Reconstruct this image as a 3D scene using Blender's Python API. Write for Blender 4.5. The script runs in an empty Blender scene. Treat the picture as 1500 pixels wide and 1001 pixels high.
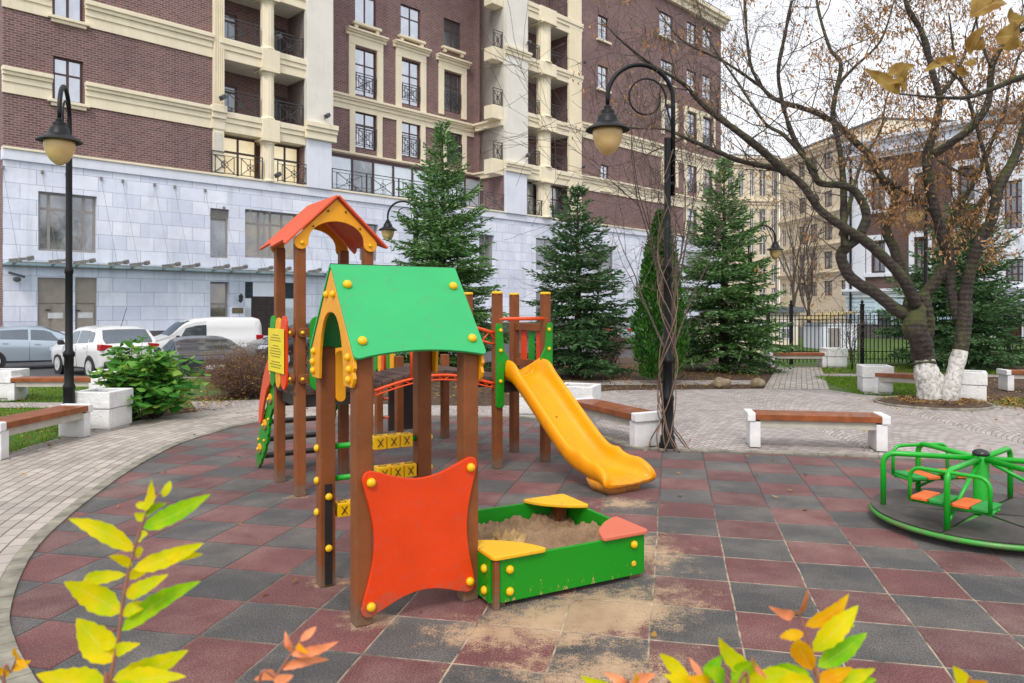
import bpy, math, random
import numpy as np
from mathutils import Vector, Matrix, Quaternion
random.seed(7); np.random.seed(7)
R = math.radians
S = bpy.context.scene
COL = S.collection
F, H, HY, CX = 1080.0, 1.855, 449.0, 750.0      # focal length (px of a 1500 px wide frame), eye height, horizon row

def G(x, y, z=0.0):
    """ground point (height z) seen at image place x, y"""
    Z = F*(H-z)/(y-HY)
    return Vector(((x-CX)/F*Z, Z, z))
def AT(x, y, Z):
    return Vector(((x-CX)/F*Z, Z, H-(y-HY)*Z/F))

def L(r, g, b, k=1.0):
    f = lambda c: (c/255/12.92 if c/255 <= .04045 else ((c/255+.055)/1.055)**2.4)
    return (f(r)*k, f(g)*k, f(b)*k, 1)

# ------------------------------------------------------------------ materials
MATS = {}
class NT:
    def __init__(s, m):
        s.t = m.node_tree; s.n = s.t.nodes; s.l = s.t.links
        s.bsdf = s.n.get('Principled BSDF'); s.out = s.n.get('Material Output')
    def new(s, typ, **kw):
        n = s.n.new(typ)
        for k, v in kw.items():
            if k[0] == '_': n.inputs[k[1:].replace('_', ' ')].default_value = v
            else: setattr(n, k, v)
        return n
    def link(s, a, b): s.l.new(a, b)
    def math(s, op, a, b=None, c=None, clamp=False):
        n = s.n.new('ShaderNodeMath'); n.operation = op; n.use_clamp = clamp
        for i, v in enumerate((a, b, c)):
            if v is None: continue
            if isinstance(v, (int, float)): n.inputs[i].default_value = v
            else: s.link(v, n.inputs[i])
        return n.outputs[0]
    def mix(s, f, a, b, mode='MIX'):
        n = s.n.new('ShaderNodeMix'); n.data_type = 'RGBA'; n.blend_type = mode
        for i, v in ((0, f), (6, a), (7, b)):
            if isinstance(v, (int, float, tuple)): n.inputs[i].default_value = v
            else: s.link(v, n.inputs[i])
        return n.outputs[2]
    def ramp(s, f, p0, p1, c0=(0,0,0,1), c1=(1,1,1,1)):
        n = s.n.new('ShaderNodeValToRGB'); s.link(f, n.inputs[0])
        n.color_ramp.elements[0].position = p0; n.color_ramp.elements[1].position = p1
        n.color_ramp.elements[0].color = c0; n.color_ramp.elements[1].color = c1
        return n.outputs[0]
    def noise(s, vec, scale, detail=4, rough=.55, dist=0):
        n = s.n.new('ShaderNodeTexNoise'); n.inputs['Scale'].default_value = scale
        n.inputs['Detail'].default_value = detail; n.inputs['Roughness'].default_value = rough
        n.inputs['Distortion'].default_value = dist
        if vec is not None: s.link(vec, n.inputs['Vector'])
        return n.outputs[0]
    def coord(s, kind='Object'):
        return s.n.new('ShaderNodeTexCoord').outputs[kind]
    def bump(s, h, strength=.3, dist=.01):
        n = s.n.new('ShaderNodeBump'); n.inputs['Strength'].default_value = strength
        n.inputs['Distance'].default_value = dist; s.link(h, n.inputs['Height'])
        s.link(n.outputs[0], s.bsdf.inputs['Normal'])
def newmat(name):
    m = bpy.data.materials.new(name); m.use_nodes = True; MATS[name] = m
    return m, NT(m)
def mat(name, col, rough=.6, var=.12, scale=6, bump=0, bscale=80, bdist=.004, metal=0, col2=None, p=(.35,.7), spec=.5, coat=0, detail=5):
    m, t = newmat(name); b = t.bsdf
    c = t.coord()
    lo = tuple(x*(1-var) for x in col[:3])+(1,); hi = col2 or tuple(min(1, x*(1+var)) for x in col[:3])+(1,)
    n = t.noise(c, scale, detail)
    t.link(t.mix(t.ramp(n, *p), lo, hi), b.inputs['Base Color'])
    b.inputs['Roughness'].default_value = rough; b.inputs['Metallic'].default_value = metal
    b.inputs['Specular IOR Level'].default_value = spec; b.inputs['Coat Weight'].default_value = coat
    if bump: t.bump(t.noise(c, bscale, 3), bump, bdist)
    return m

def leafmat(name, cols, trans=.35, rough=.5):
    """foliage: every leaf (mesh island) its own tint"""
    m, t = newmat(name)
    g = t.n.new('ShaderNodeNewGeometry')
    r = t.n.new('ShaderNodeValToRGB'); t.link(g.outputs['Random Per Island'], r.inputs[0])
    e = r.color_ramp.elements
    while len(e) < len(cols): e.new(.5)
    for i, c in enumerate(cols): e[i].position = i/(len(cols)-1); e[i].color = c
    n = t.noise(t.coord(), 9, 3)
    col = t.mix(.5, r.outputs[0], t.mix(n, (.35,.35,.35,1), (1,1,1,1)), 'MULTIPLY')
    t.link(col, t.bsdf.inputs['Base Color']); t.bsdf.inputs['Roughness'].default_value = rough
    t.bsdf.inputs['Specular IOR Level'].default_value = .3
    tr = t.n.new('ShaderNodeBsdfTranslucent'); t.link(col, tr.inputs[0])
    mx = t.n.new('ShaderNodeMixShader'); mx.inputs[0].default_value = trans
    t.link(t.bsdf.outputs[0], mx.inputs[1]); t.link(tr.outputs[0], mx.inputs[2]); t.link(mx.outputs[0], t.out.inputs[0])
    return m

# ------------------------------------------------------------------ mesh builder
class MB:
    def __init__(s): s.v = []; s.f = []; s.m = []; s.uv = []; s.has_uv = False
    def add(s, vs, fs, mi=0, uvs=None):
        o = len(s.v); s.v.extend([tuple(p) for p in vs])
        for i, f in enumerate(fs):
            s.f.append(tuple(o+k for k in f)); s.m.append(mi)
            if uvs is not None: s.uv.extend(uvs[i]); s.has_uv = True
            else: s.uv.extend([(0, 0)]*len(f))
        return s
    def box(s, x0, x1, y0, y1, z0, z1, mi=0):
        return s.add([(x0,y0,z0),(x1,y0,z0),(x1,y1,z0),(x0,y1,z0),(x0,y0,z1),(x1,y0,z1),(x1,y1,z1),(x0,y1,z1)],
                     [(0,3,2,1),(4,5,6,7),(0,1,5,4),(1,2,6,5),(2,3,7,6),(3,0,4,7)], mi)
    def bar(s, p, q, w, h, up=(0,0,1), mi=0):
        p, q = Vector(p), Vector(q); d = (q-p).normalized(); up = Vector(up)
        if abs(d.dot(up)) > .98: up = Vector((0,1,0))
        sd = d.cross(up).normalized(); up = sd.cross(d)
        vs = [c+sd*a*w/2+up*b*h/2 for c in (p, q) for a, b in ((-1,-1),(1,-1),(1,1),(-1,1))]
        return s.add(vs, [(0,1,2,3),(7,6,5,4),(0,4,5,1),(1,5,6,2),(2,6,7,3),(3,7,4,0)], mi)
    def tube(s, pts, r, n=8, mi=0, caps=True):
        pts = [Vector(p) for p in pts]; k = len(pts)
        rs = r if isinstance(r, (list, tuple)) else [r]*k
        t0 = (pts[1]-pts[0]).normalized()
        a = Vector((0,0,1)) if abs(t0.z) < .9 else Vector((1,0,0))
        nrm = (a-t0*a.dot(t0)).normalized()
        vs = []
        for i in range(k):
            if i == 0: t = t0
            elif i == k-1: t = (pts[i]-pts[i-1]).normalized()
            else:
                t = (pts[i+1]-pts[i]).normalized()+(pts[i]-pts[i-1]).normalized()
                t = t.normalized() if t.length > 1e-6 else t0
            nrm = nrm-t*nrm.dot(t); nrm = nrm.normalized() if nrm.length > 1e-6 else t.orthogonal().normalized()
            b = t.cross(nrm)
            for j in range(n):
                an = 2*math.pi*j/n
                vs.append(pts[i]+(nrm*math.cos(an)+b*math.sin(an))*rs[i])
        fs = [(i*n+j, i*n+(j+1)%n, (i+1)*n+(j+1)%n, (i+1)*n+j) for i in range(k-1) for j in range(n)]
        if caps: fs += [tuple(range(n-1,-1,-1)), tuple(range((k-1)*n, k*n))]
        return s.add(vs, fs, mi)
    def lathe(s, prof, n=20, c=(0,0,0), mi=0, axis='z'):
        vs = []
        for r, z in prof:
            for j in range(n):
                a = 2*math.pi*j/n
                p = (r*math.cos(a), r*math.sin(a), z)
                if axis == 'y': p = (p[0], p[2], p[1])
                if axis == 'x': p = (p[2], p[0], p[1])
                vs.append((c[0]+p[0], c[1]+p[1], c[2]+p[2]))
        k = len(prof)
        fs = [(i*n+j, i*n+(j+1)%n, (i+1)*n+(j+1)%n, (i+1)*n+j) for i in range(k-1) for j in range(n)]
        fs += [tuple(range(n-1,-1,-1)), tuple(range((k-1)*n, k*n))]
        return s.add(vs, fs, mi)
    def prism(s, poly, fn, t0, t1, mi=0):
        """2-D outline, fn(a, b, t) places it in 3-D"""
        n = len(poly)
        vs = [fn(a, b, t0) for a, b in poly]+[fn(a, b, t1) for a, b in poly]
        return s.add(vs, [tuple(range(n-1,-1,-1)), tuple(range(n, 2*n))]+[(i, (i+1)%n, n+(i+1)%n, n+i) for i in range(n)], mi)
    def sheet(s, poly, z, mi=0):
        return s.add([(x, y, z) for x, y in poly], [tuple(range(len(poly)))], mi)
    def build(s, name, mats, parent=None, smooth=False, bevel=0, sub=0, fix=True):
        me = bpy.data.meshes.new(name); me.from_pydata(s.v, [], s.f)
        for m in (mats if isinstance(mats, (list, tuple)) else [mats]): me.materials.append(m)
        if len(me.materials) > 1: me.polygons.foreach_set('material_index', s.m)
        if s.has_uv:
            u = me.uv_layers.new(name='UVMap'); u.data.foreach_set('uv', [c for p in s.uv for c in p])
        me.update()
        if fix and len(s.f) < 6000:
            import bmesh
            bm = bmesh.new(); bm.from_mesh(me); bmesh.ops.recalc_face_normals(bm, faces=bm.faces); bm.to_mesh(me); bm.free()
        o = bpy.data.objects.new(name, me); COL.objects.link(o)
        if parent is not None: o.parent = parent
        if smooth: 
            me.polygons.foreach_set('use_smooth', [True]*len(me.polygons))
            if smooth == 'auto': me.set_sharp_from_angle(angle=R(40))
        if sub:
            d = o.modifiers.new('sub', 'SUBSURF'); d.levels = sub; d.render_levels = sub
        if bevel:
            d = o.modifiers.new('bevel', 'BEVEL'); d.width = bevel; d.segments = 2; d.limit_method = 'ANGLE'; d.angle_limit = R(40)
        return o

def tag(o, label=None, cat=None, group=None, kind=None):
    if label: o['label'] = label
    if cat: o['category'] = cat
    if group: o['group'] = group
    if kind: o['kind'] = kind
    return o
def thing(name, label, cat, loc=(0,0,0), rz=0, group=None):
    o = bpy.data.objects.new(name, None); o.empty_display_size = .2; COL.objects.link(o)
    o.location = loc; o.rotation_euler = (0, 0, rz)
    return tag(o, label, cat, group)
def copy_tree(o, parent=None):
    c = o.copy(); COL.objects.link(c); c.parent = parent
    for ch in list(o.children): copy_tree(ch, c)
    return c
def clone(o, loc, rz, label, group=None, sc=1):
    c = copy_tree(o); c.location = loc; c.rotation_euler = (0,0,rz); c.scale = (sc,)*3
    return tag(c, label, None, group)
def inst(o, name, parent, loc, rot=(0,0,0), scale=(1,1,1)):
    c = bpy.data.objects.new(name, o.data); COL.objects.link(c); c.parent = parent
    c.location = loc; c.rotation_euler = rot; c.scale = scale
    return c
def smooth_poly(pts, k=6, closed=False):
    """Catmull-Rom through the points"""
    P = [Vector(p) for p in pts]; n = len(P); out = []
    rng = range(n) if closed else range(n-1)
    for i in rng:
        if closed: a, b, c, d = P[i-1], P[i], P[(i+1)%n], P[(i+2)%n]
        else: a, b, c, d = P[max(i-1,0)], P[i], P[i+1], P[min(i+2,n-1)]
        for j in range(k):
            t = j/k
            out.append(.5*((2*b)+(c-a)*t+(2*a-5*b+4*c-d)*t*t+(3*b-a-3*c+d)*t**3))
    if not closed: out.append(P[-1])
    return out
def rnd_poly(poly, r, k=5):
    """round the corners of a 2-D outline"""
    out = []; n = len(poly)
    for i in range(n):
        p, c, q = Vector(poly[i-1]), Vector(poly[i]), Vector(poly[(i+1)%n])
        rr = r[i] if isinstance(r, (list, tuple)) else r
        if rr <= 0: out.append(tuple(c)); continue
        d1, d2 = p-c, q-c; l = min(rr, d1.length*.48, d2.length*.48)
        a, b = c+d1.normalized()*l, c+d2.normalized()*l
        for j in range(k+1):
            t = j/k; out.append(tuple(a*(1-t)**2+c*2*t*(1-t)+b*t*t))
    return out

# ------------------------------------------------------------------ camera, sky, sun
cam = bpy.data.cameras.new('camera'); co = bpy.data.objects.new('camera', cam); COL.objects.link(co)
co.location = (0, 0, H); co.rotation_euler = (R(90), 0, 0)
cam.sensor_width = 36; cam.lens = F/1500*36; cam.shift_y = -(500.5-HY)/1500
cam.clip_end = 2000; cam.clip_start = .05
cam.dof.use_dof = True; cam.dof.focus_distance = 8; cam.dof.aperture_fstop = 4.5
S.camera = co
w = bpy.data.worlds.new('World'); S.world = w; w.use_nodes = True
nt = w.node_tree; bg = nt.nodes['Background']
sky = nt.nodes.new('ShaderNodeTexSky'); sky.sky_type = 'NISHITA'; sky.sun_disc = False
SUN_EL, SUN_AZ = 50, 192          # azimuth: clockwise from +Y
sky.sun_elevation = R(SUN_EL); sky.sun_rotation = R(SUN_AZ)
sky.air_density = 1.0; sky.dust_density = 4.0; sky.ozone_density = 1.5
hs = nt.nodes.new('ShaderNodeHueSaturation'); hs.inputs['Saturation'].default_value = .30
nt.links.new(sky.outputs[0], hs.inputs['Color'])
# thin overcast: soft clouds even the sky out
tc = nt.nodes.new('ShaderNodeTexCoord'); nz = nt.nodes.new('ShaderNodeTexNoise'); nz.inputs['Scale'].default_value = 3.5; nz.inputs['Detail'].default_value = 6
nt.links.new(tc.outputs['Generated'], nz.inputs['Vector'])
cr = nt.nodes.new('ShaderNodeValToRGB'); nt.links.new(nz.outputs[0], cr.inputs[0])
cr.color_ramp.elements[0].position = .35; cr.color_ramp.elements[1].position = .65
cr.color_ramp.elements[0].color = (8.8,9.0,9.6,1); cr.color_ramp.elements[1].color = (10.4,10.5,10.8,1)
mx = nt.nodes.new('ShaderNodeMix'); mx.data_type = 'RGBA'; mx.inputs[0].default_value = .72
nt.links.new(hs.outputs[0], mx.inputs[6]); nt.links.new(cr.outputs[0], mx.inputs[7])
nt.links.new(mx.outputs[2], bg.inputs['Color']); bg.inputs['Strength'].default_value = .10
sl = bpy.data.lights.new('sun', 'SUN'); so = bpy.data.objects.new('sun', sl); COL.objects.link(so)
sl.energy = 1.3; sl.angle = R(16); sl.color = (1, .94, .86)
sd = Vector((math.sin(R(SUN_AZ))*math.cos(R(SUN_EL)), math.cos(R(SUN_AZ))*math.cos(R(SUN_EL)), math.sin(R(SUN_EL))))
so.rotation_euler = sd.to_track_quat('Z', 'Y').to_euler(); so.location = (20, -20, 40)
S.view_settings.view_transform = 'Standard'; S.view_settings.look = 'None'; S.view_settings.gamma = 1
S.view_settings.exposure = .58
S.view_settings.use_curve_mapping = False
# ================================================================== GROUND
TH = math.atan(235/F)                                  # the tile grid is turned by this angle
def build_rubber_mat():
    m, t = newmat('rubber_tiles'); b = t.bsdf
    mp = t.new('ShaderNodeMapping'); mp.inputs['Rotation'].default_value = (0, 0, TH); t.link(t.coord(), mp.inputs[0])
    # after rotation: u along rows, v along columns
    sx = t.new('ShaderNodeSeparateXYZ'); t.link(mp.outputs[0], sx.inputs[0])
    wob = t.noise(t.coord(), 1.3, 2)
    wv = t.math('MULTIPLY', t.math('SUBTRACT', wob, .5), .03)
    u = t.math('DIVIDE', t.math('ADD', t.math('ADD', sx.outputs[0], .125), wv), .497)
    v = t.math('DIVIDE', t.math('ADD', t.math('SUBTRACT', sx.outputs[1], 5.167), wv), .497)
    fu, fv = t.math('FLOOR', u), t.math('FLOOR', v)
    par = t.math('FLOORED_MODULO', t.math('ADD', fu, fv), 2.0)
    cu = t.math('ABSOLUTE', t.math('SUBTRACT', t.math('FRACT', u), .5)); cv = t.math('ABSOLUTE', t.math('SUBTRACT', t.math('FRACT', v), .5))
    edge = t.math('MAXIMUM', cu, cv)
    joint = t.ramp(edge, .486, .4945)
    # each tile a tone of its own
    cb = t.new('ShaderNodeCombineXYZ'); t.link(fu, cb.inputs[0]); t.link(fv, cb.inputs[1])
    wn = t.new('ShaderNodeTexWhiteNoise'); t.link(cb.outputs[0], wn.inputs['Vector'])
    gr = t.noise(t.coord(), 105, 3, .9); gm = t.ramp(gr, .40, .62)
    gbig = t.noise(t.coord(), 2.2, 5, .6)
    grey = t.mix(gm, (.011,.011,.012,1), (.145,.14,.136,1))
    red = t.mix(gm, (.036,.011,.011,1), (.25,.09,.088,1))
    par2 = t.math('GREATER_THAN', t.math('ADD', par, t.math('MULTIPLY', t.math('GREATER_THAN', wn.outputs[0], 1.1), 1)), .5)
    c = t.mix(par2, grey, red)
    c = t.mix(.75, c, t.mix(wn.outputs[0], (.72,.72,.74,1), (1.22,1.2,1.18,1)), 'MULTIPLY')
    c = t.mix(.6, c, t.mix(t.ramp(gbig, .3, .72), (.62,.62,.64,1), (1.4,1.36,1.34,1)), 'MULTIPLY')
    dust = t.noise(t.coord(), 1.1, 6, .68)
    c = t.mix(t.math('MULTIPLY', t.math('MULTIPLY', t.ramp(dust, .46, .72), t.math('ADD', .25, gm)), .42), c, (.31,.26,.215,1))
    # spilled sand: around the sandbox, the slide foot and the playhouse posts
    pos = t.coord(); 
    def near(x, y, rx, ry, rot=0):
        mm = t.new('ShaderNodeMapping'); mm.vector_type = 'TEXTURE'
        mm.inputs['Location'].default_value = (x, y, 0); mm.inputs['Rotation'].default_value = (0,0,rot); mm.inputs['Scale'].default_value = (rx, ry, 1)
        t.link(pos, mm.inputs[0]); ln = t.new('ShaderNodeVectorMath', operation='LENGTH'); t.link(mm.outputs[0], ln.inputs[0])
        return t.math('SUBTRACT', 1.0, ln.outputs['Value'], clamp=True)
    d = near(.45, 4.42, 1.6, .72, R(22))
    for a in ((1.05,6.95,.65,.5), (-.85,4.35,.42,.3), (-1.2,4.95,.34,.25), (-.1,4.2,.9,.5), (1.0,5.6,.8,1.2), (-2.1,7.2,.3,.22), (.45,3.75,1.3,.55)):
        d = t.math('MAXIMUM', d, t.math('MULTIPLY', near(*a), .8))
    sn = t.noise(pos, 6.5, 10, .8)
    sm = t.ramp(t.math('ADD', t.math('MULTIPLY', d, 1.15), t.math('MULTIPLY', t.math('SUBTRACT', sn, .5), 2.0)), .34, .92)
    fine = t.noise(pos, 140, 3, .8)
    sandcol = t.mix(fine, (.26,.165,.09,1), (.60,.43,.275,1))
    smf = t.math('MULTIPLY', t.math('SUBTRACT', t.math('ADD', t.ramp(t.noise(pos, 95, 3, .9), .34, .66), t.math('MULTIPLY', sm, 1.1)), 1.0), 3.2, clamp=True)
    sandcol = t.mix(.8, sandcol, t.mix(t.ramp(t.noise(pos, 3.2, 6, .7), .32, .66), (.62,.58,.55,1), (1.12,1.12,1.12,1)), 'MULTIPLY')
    c = t.mix(smf, c, sandcol)
    # joints hold pale sand near the sandbox and dark dirt elsewhere
    dj = near(1.2, 4.4, 3.3, 2.9); jn = t.noise(pos, 8, 3)
    jc = t.mix(t.math('MULTIPLY', t.ramp(dj, .0, .5), t.ramp(jn, .3, .6)), (.018,.015,.013,1), (.50,.40,.27,1))
    c = t.mix(t.math('MULTIPLY', joint, .85), c, jc)
    t.link(c, b.inputs['Base Color']); b.inputs['Roughness'].default_value = .8; b.inputs['Specular IOR Level'].default_value = .3; b.inputs['Sheen Weight'].default_value = .15; b.inputs['Sheen Roughness'].default_value = .4
    h = t.math('ADD', t.math('MULTIPLY', gr, .5), t.math('MULTIPLY', t.ramp(edge, .465, .496, (1,1,1,1), (0,0,0,1)), 1.4))
    h = t.math('ADD', h, t.math('MULTIPLY', gbig, 3))
    t.bump(h, .5, .006)
    return m
build_rubber_mat()

def build_paver(name, fan):
    m, t = newmat(name); b = t.bsdf
    if fan:
        c0 = t.coord(); sx = t.new('ShaderNodeSeparateXYZ'); t.link(c0, sx.inputs[0])
        X, Y = sx.outputs[0], sx.outputs[1]
        wd = 2.3
        xl = t.math('MULTIPLY', t.math('SUBTRACT', t.math('FRACT', t.math('DIVIDE', X, wd)), .5), wd)
        cell = t.math('FLOOR', t.math('DIVIDE', X, wd))
        sh = t.math('SQRT', t.math('SUBTRACT', 1.9, t.math('MULTIPLY', xl, xl)))
        cv = t.math('DIVIDE', t.math('ADD', t.math('SUBTRACT', Y, t.math('MULTIPLY', sh, 1.25)), t.math('MULTIPLY', cell, .037)), .115)
        row = t.math('FLOOR', cv)
        cu = t.math('DIVIDE', t.math('ADD', xl, t.math('MULTIPLY', row, .061)), .125)
        fu, fv = t.math('FRACT', cu), t.math('FRACT', cv); iu, iv = t.math('FLOOR', cu), row
    else:
        uv = t.new('ShaderNodeUVMap'); sx = t.new('ShaderNodeSeparateXYZ'); t.link(uv.outputs[0], sx.inputs[0])
        cv = t.math('DIVIDE', sx.outputs[1], .126); row = t.math('FLOOR', cv)
        wn0 = t.new('ShaderNodeTexWhiteNoise', noise_dimensions='1D'); t.link(row, wn0.inputs['W'])
        cu = t.math('ADD', t.math('DIVIDE', sx.outputs[0], .21), wn0.outputs[0])
        fu, fv = t.math('FRACT', cu), t.math('FRACT', cv); iu, iv = t.math('FLOOR', cu), row
    eu = t.math('ABSOLUTE', t.math('SUBTRACT', fu, .5)); ev = t.math('ABSOLUTE', t.math('SUBTRACT', fv, .5))
    ju = t.ramp(eu, .455, .488) if not fan else t.ramp(eu, .43, .485)
    jv = t.ramp(ev, .40, .475) if fan else t.ramp(ev, .42, .475)
    j = t.math('MAXIMUM', t.math('MULTIPLY', ju, .75), jv)
    cb = t.new('ShaderNodeCombineXYZ'); t.link(iu, cb.inputs[0]); t.link(iv, cb.inputs[1])
    wn = t.new('ShaderNodeTexWhiteNoise'); t.link(cb.outputs[0], wn.inputs['Vector'])
    base = t.mix(wn.outputs[0], (.34,.295,.28,1), (.49,.44,.42,1)) if fan else t.mix(wn.outputs[0], (.33,.29,.26,1), (.48,.43,.39,1))
    big = t.noise(t.coord(), .8, 6, .65)
    base = t.mix(.65, base, t.mix(t.ramp(big, .3, .7), (.72,.74,.74,1), (1.18,1.14,1.12,1)), 'MULTIPLY')
    fine = t.noise(t.coord(), 90, 3, .7)
    base = t.mix(.5, base, t.mix(fine, (.7,.7,.7,1), (1.3,1.3,1.3,1)), 'MULTIPLY')
    c = t.mix(t.math('MULTIPLY', j, .9), base, t.mix(t.noise(t.coord(), 3, 3), (.04,.04,.025,1), (.11,.095,.06,1)))
    t.link(c, b.inputs['Base Color']); b.inputs['Roughness'].default_value = .7
    t.bump(t.math('SUBTRACT', t.math('MULTIPLY', fine, .35), j), .6, .006)
    return m
build_paver('pavers_fan', True); build_paver('pavers_path', False)
mat('kerb_stone', (.235,.22,.175), .8, .4, 5, .4, 60)
def build_asphalt():
    m, t = newmat('asphalt'); c = t.coord()
    n = t.noise(c, 120, 3, .7); g = t.noise(c, .5, 5)
    col = t.mix(n, (.035,.036,.04,1), (.10,.10,.105,1)); col = t.mix(.5, col, t.mix(g, (.6,.6,.6,1), (1.5,1.5,1.5,1)), 'MULTIPLY')
    t.link(col, t.bsdf.inputs['Base Color']); t.bsdf.inputs['Roughness'].default_value = .75; t.bump(n, .3, .004)
build_asphalt()
def build_soil():
    m, t = newmat('soil_litter'); c = t.coord()
    v = t.new('ShaderNodeTexVoronoi', _Scale=26.0); t.link(c, v.inputs['Vector'])
    n = t.noise(c, 2.2, 6, .65)
    sp = t.new('ShaderNodeSeparateColor'); t.link(v.outputs['Color'], sp.inputs[0])
    col = t.mix(sp.outputs[0], (.022,.014,.009,1), (.16,.085,.045,1))
    col = t.mix(t.ramp(n, .3, .7), t.mix(.5, col, (.02,.016,.012,1)), col)
    t.link(col, t.bsdf.inputs['Base Color']); t.bsdf.inputs['Roughness'].default_value = .9; t.bump(v.outputs['Distance'], .8, .02)
build_soil()
def build_lawn():
    m, t = newmat('lawn_ground'); c = t.coord()
    n = t.noise(c, 1.2, 5); f = t.noise(c, 60, 3, .7)
    col = t.mix(f, (.02,.05,.008,1), (.10,.19,.025,1)); col = t.mix(t.math('MULTIPLY', t.ramp(n, .5, .72), .6), col, (.16,.15,.04,1))
    t.link(col, t.bsdf.inputs['Base Color']); t.bsdf.inputs['Roughness'].default_value = .9; t.bump(f, .8, .02)
build_lawn()
mat('far_ground', (.10,.10,.09), .9, .2, .3)

st = lambda o: tag(o, kind='structure')
st(MB().sheet([(-1200,-1200),(1200,-1200),(1200,1200),(-1200,1200)], -.52).build('ground', MATS['far_ground']))
st(MB().sheet([(-90,18),(20,18),(60,40),(60,80),(-90,80)], -.40).build('road', MATS['asphalt']))
lawn = [(-30,-6),(40,-6),(60,30),(60,44),(14,44),(12,27),(3,27),(-3.2,24),(-4,19.2),(-30,19.2)]
st(MB().prism(lawn, lambda a,b,t:(a,b,t), -.51, -.03).build('lawn', MATS['lawn_ground']))
kb = MB(); kb.bar((-30,19.26,-.2),(-4,19.26,-.2),.13,.42); kb.build('road_kerb', MATS['kerb_stone'], bevel=.01)['kind'] = 'structure'
st(MB().sheet([(-3.6,13.6),(1,13.4),(6.4,15.6),(7.2,17),(8.4,22.9),(7.5,26.9),(3,26.9),(-3.1,23.9),(-3.4,19),(-3.4,16)], -.024).build('soil_bed', MATS['soil_litter']))
st(MB().sheet([(8.7,15.2),(10,13.9),(40,13),(40,26),(11,24),(10.3,19)], -.022).build('shrub_bed', MATS['soil_litter']))
st(MB().sheet([(-2.5,-3),(4,-3),(4,2.3),(1,2.2),(-1.2,2.6),(-2.7,3.6)], .01).build('planting_bed', MATS['soil_litter']))
st(MB().sheet([(-6.9,11.0),(-5.75,12.2),(-5.45,13.6),(-6.6,13.7),(-7.3,12)], -.022).build('hydrangea_bed', MATS['soil_litter']))
plaza = [(-6.3,14.45),(-5,14.75),(-3.5,14.2),(-.7,13.8),(.1,13.9),(1.2,15.6),(2.3,16.4),(5.7,16.7),(8.25,22.9),(9.6,22.9),
         (7.1,16.5),(7.39,15.65),(8.3,14.8),(9.07,14.1),(9.6,13.3),(12,11.5),(30,8),(30,-1),(-4.2,-1),(-4.4,8),(-5,12)]
st(MB().sheet(plaza, -.012).build('plaza_paving', MATS['pavers_fan']))
st(MB().sheet([(1.6,17.5),(6.0,17.7),(6.35,18.7),(1.2,18.6)], -.016).build('bed_path', MATS['pavers_fan']))
st(MB().sheet([(7.75,19.7),(22,19.2),(22,19.9),(8.0,20.5)], -.016).build('lawn_path', MATS['pavers_fan']))
st(MB().sheet([(-22,13.7),(-7.3,13.6),(-7.3,14.35),(-22,14.4)], -.016).build('side_path', MATS['pavers_fan']))
# paving of the path out to the fence
st(MB().add([(5.75,16.65,-.007),(7.05,16.5,-.007),(9.6,22.9,-.007),(8.25,22.9,-.007)], [(0,1,2,3)], 0, [[(0,0),(0,1.3),(6.9,1.35),(6.9,0)]]).build('fence_path', MATS['pavers_path']))
# rubber playground: curved on the left and at the back
arc = [(-1.2,2.75),(-2.0,3.32),(-2.5,3.80),(-2.85,4.2),(-3.06,4.50),(-3.37,5.06),(-3.66,5.71),(-3.93,6.6),(-4.24,7.98),(-4.42,9.2),(-4.44,10.2),(-4.15,11.6),(-3.5,12.25),(-2.4,12.4),(-.57,12.35),
       (.3,12.2),(.85,11.6),(1.2,10.7),(1.5,9.75),(1.9,9.48),(3.02,9.32),(4.49,9.02),(7,8.48),(9.5,7.95)]
arcS = [tuple(p[:2]) for p in smooth_poly([(a,b,0) for a,b in arc], 5)]
st(MB().sheet(arcS+[(9.5,1.5),(0,1.9)], 0).build('rubber_paving', MATS['rubber_tiles']))
def offset(line, d):
    out = []
    for i, p in enumerate(line):
        a, b = Vector(line[max(i-1,0)]), Vector(line[min(i+1,len(line)-1)]); t = (b-a).normalized()
        out.append((p[0]-t.y*d, p[1]+t.x*d))
    return out
def strip(inner, outer, z, name, m, thick=0, vw=None):
    mb = MB(); s = 0
    n = len(inner)
    for i in range(n-1):
        a, b, c, d = inner[i], inner[i+1], outer[i+1], outer[i]
        l = (Vector(b)-Vector(a)).length; wd = vw or (Vector(c)-Vector(b)).length
        mb.add([(*a,z),(*b,z),(*c,z),(*d,z)], [(0,1,2,3)], 0, [[(s,0),(s+l,0),(s+l,wd),(s,wd)]])
        if thick: mb.add([(*a,z),(*b,z),(*b,z-thick),(*a,z-thick)], [(0,1,2,3)], 0, [[(0,0)]*4])
        s += l
    return st(mb.build(name, m, fix=False))
# kerb stones round the rubber paving (metre long, small gaps)
kb = MB(); dist = 0
k1, k2 = arcS, offset(arcS, .11)
for i in range(len(arcS)-1):
    a, b, c, d = (Vector(x) for x in (k1[i], k1[i+1], k2[i+1], k2[i]))
    l = (b-a).length; kk = max(1, round(l/.9))
    for j in range(kk):
        t0, t1 = (j+.012)/kk, (j+.988)/kk
        q = [a.lerp(b,t0), a.lerp(b,t1), d.lerp(c,t1), d.lerp(c,t0)]; zz = .014+random.uniform(-.003,.003)
        kb.add([(p.x,p.y,-.05) for p in q]+[(p.x,p.y,zz) for p in q], [(4,5,6,7),(0,1,5,4),(1,2,6,5),(2,3,7,6),(3,0,4,7)])
st(kb.build('kerb', MATS['kerb_stone']))
st(MB().sheet([(-6.6,14.9),(-3.3,15.0),(-3.3,16.9),(-5.8,16.6)], -.020).build('shrub_litter', MATS['soil_litter']))
li = [i for i, p in enumerate(arcS) if p[1] < 12.3 and i < 70]
left_in = offset(arcS, .115)[:64]
left_out = offset(arcS, 1.95)[:64]
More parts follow.
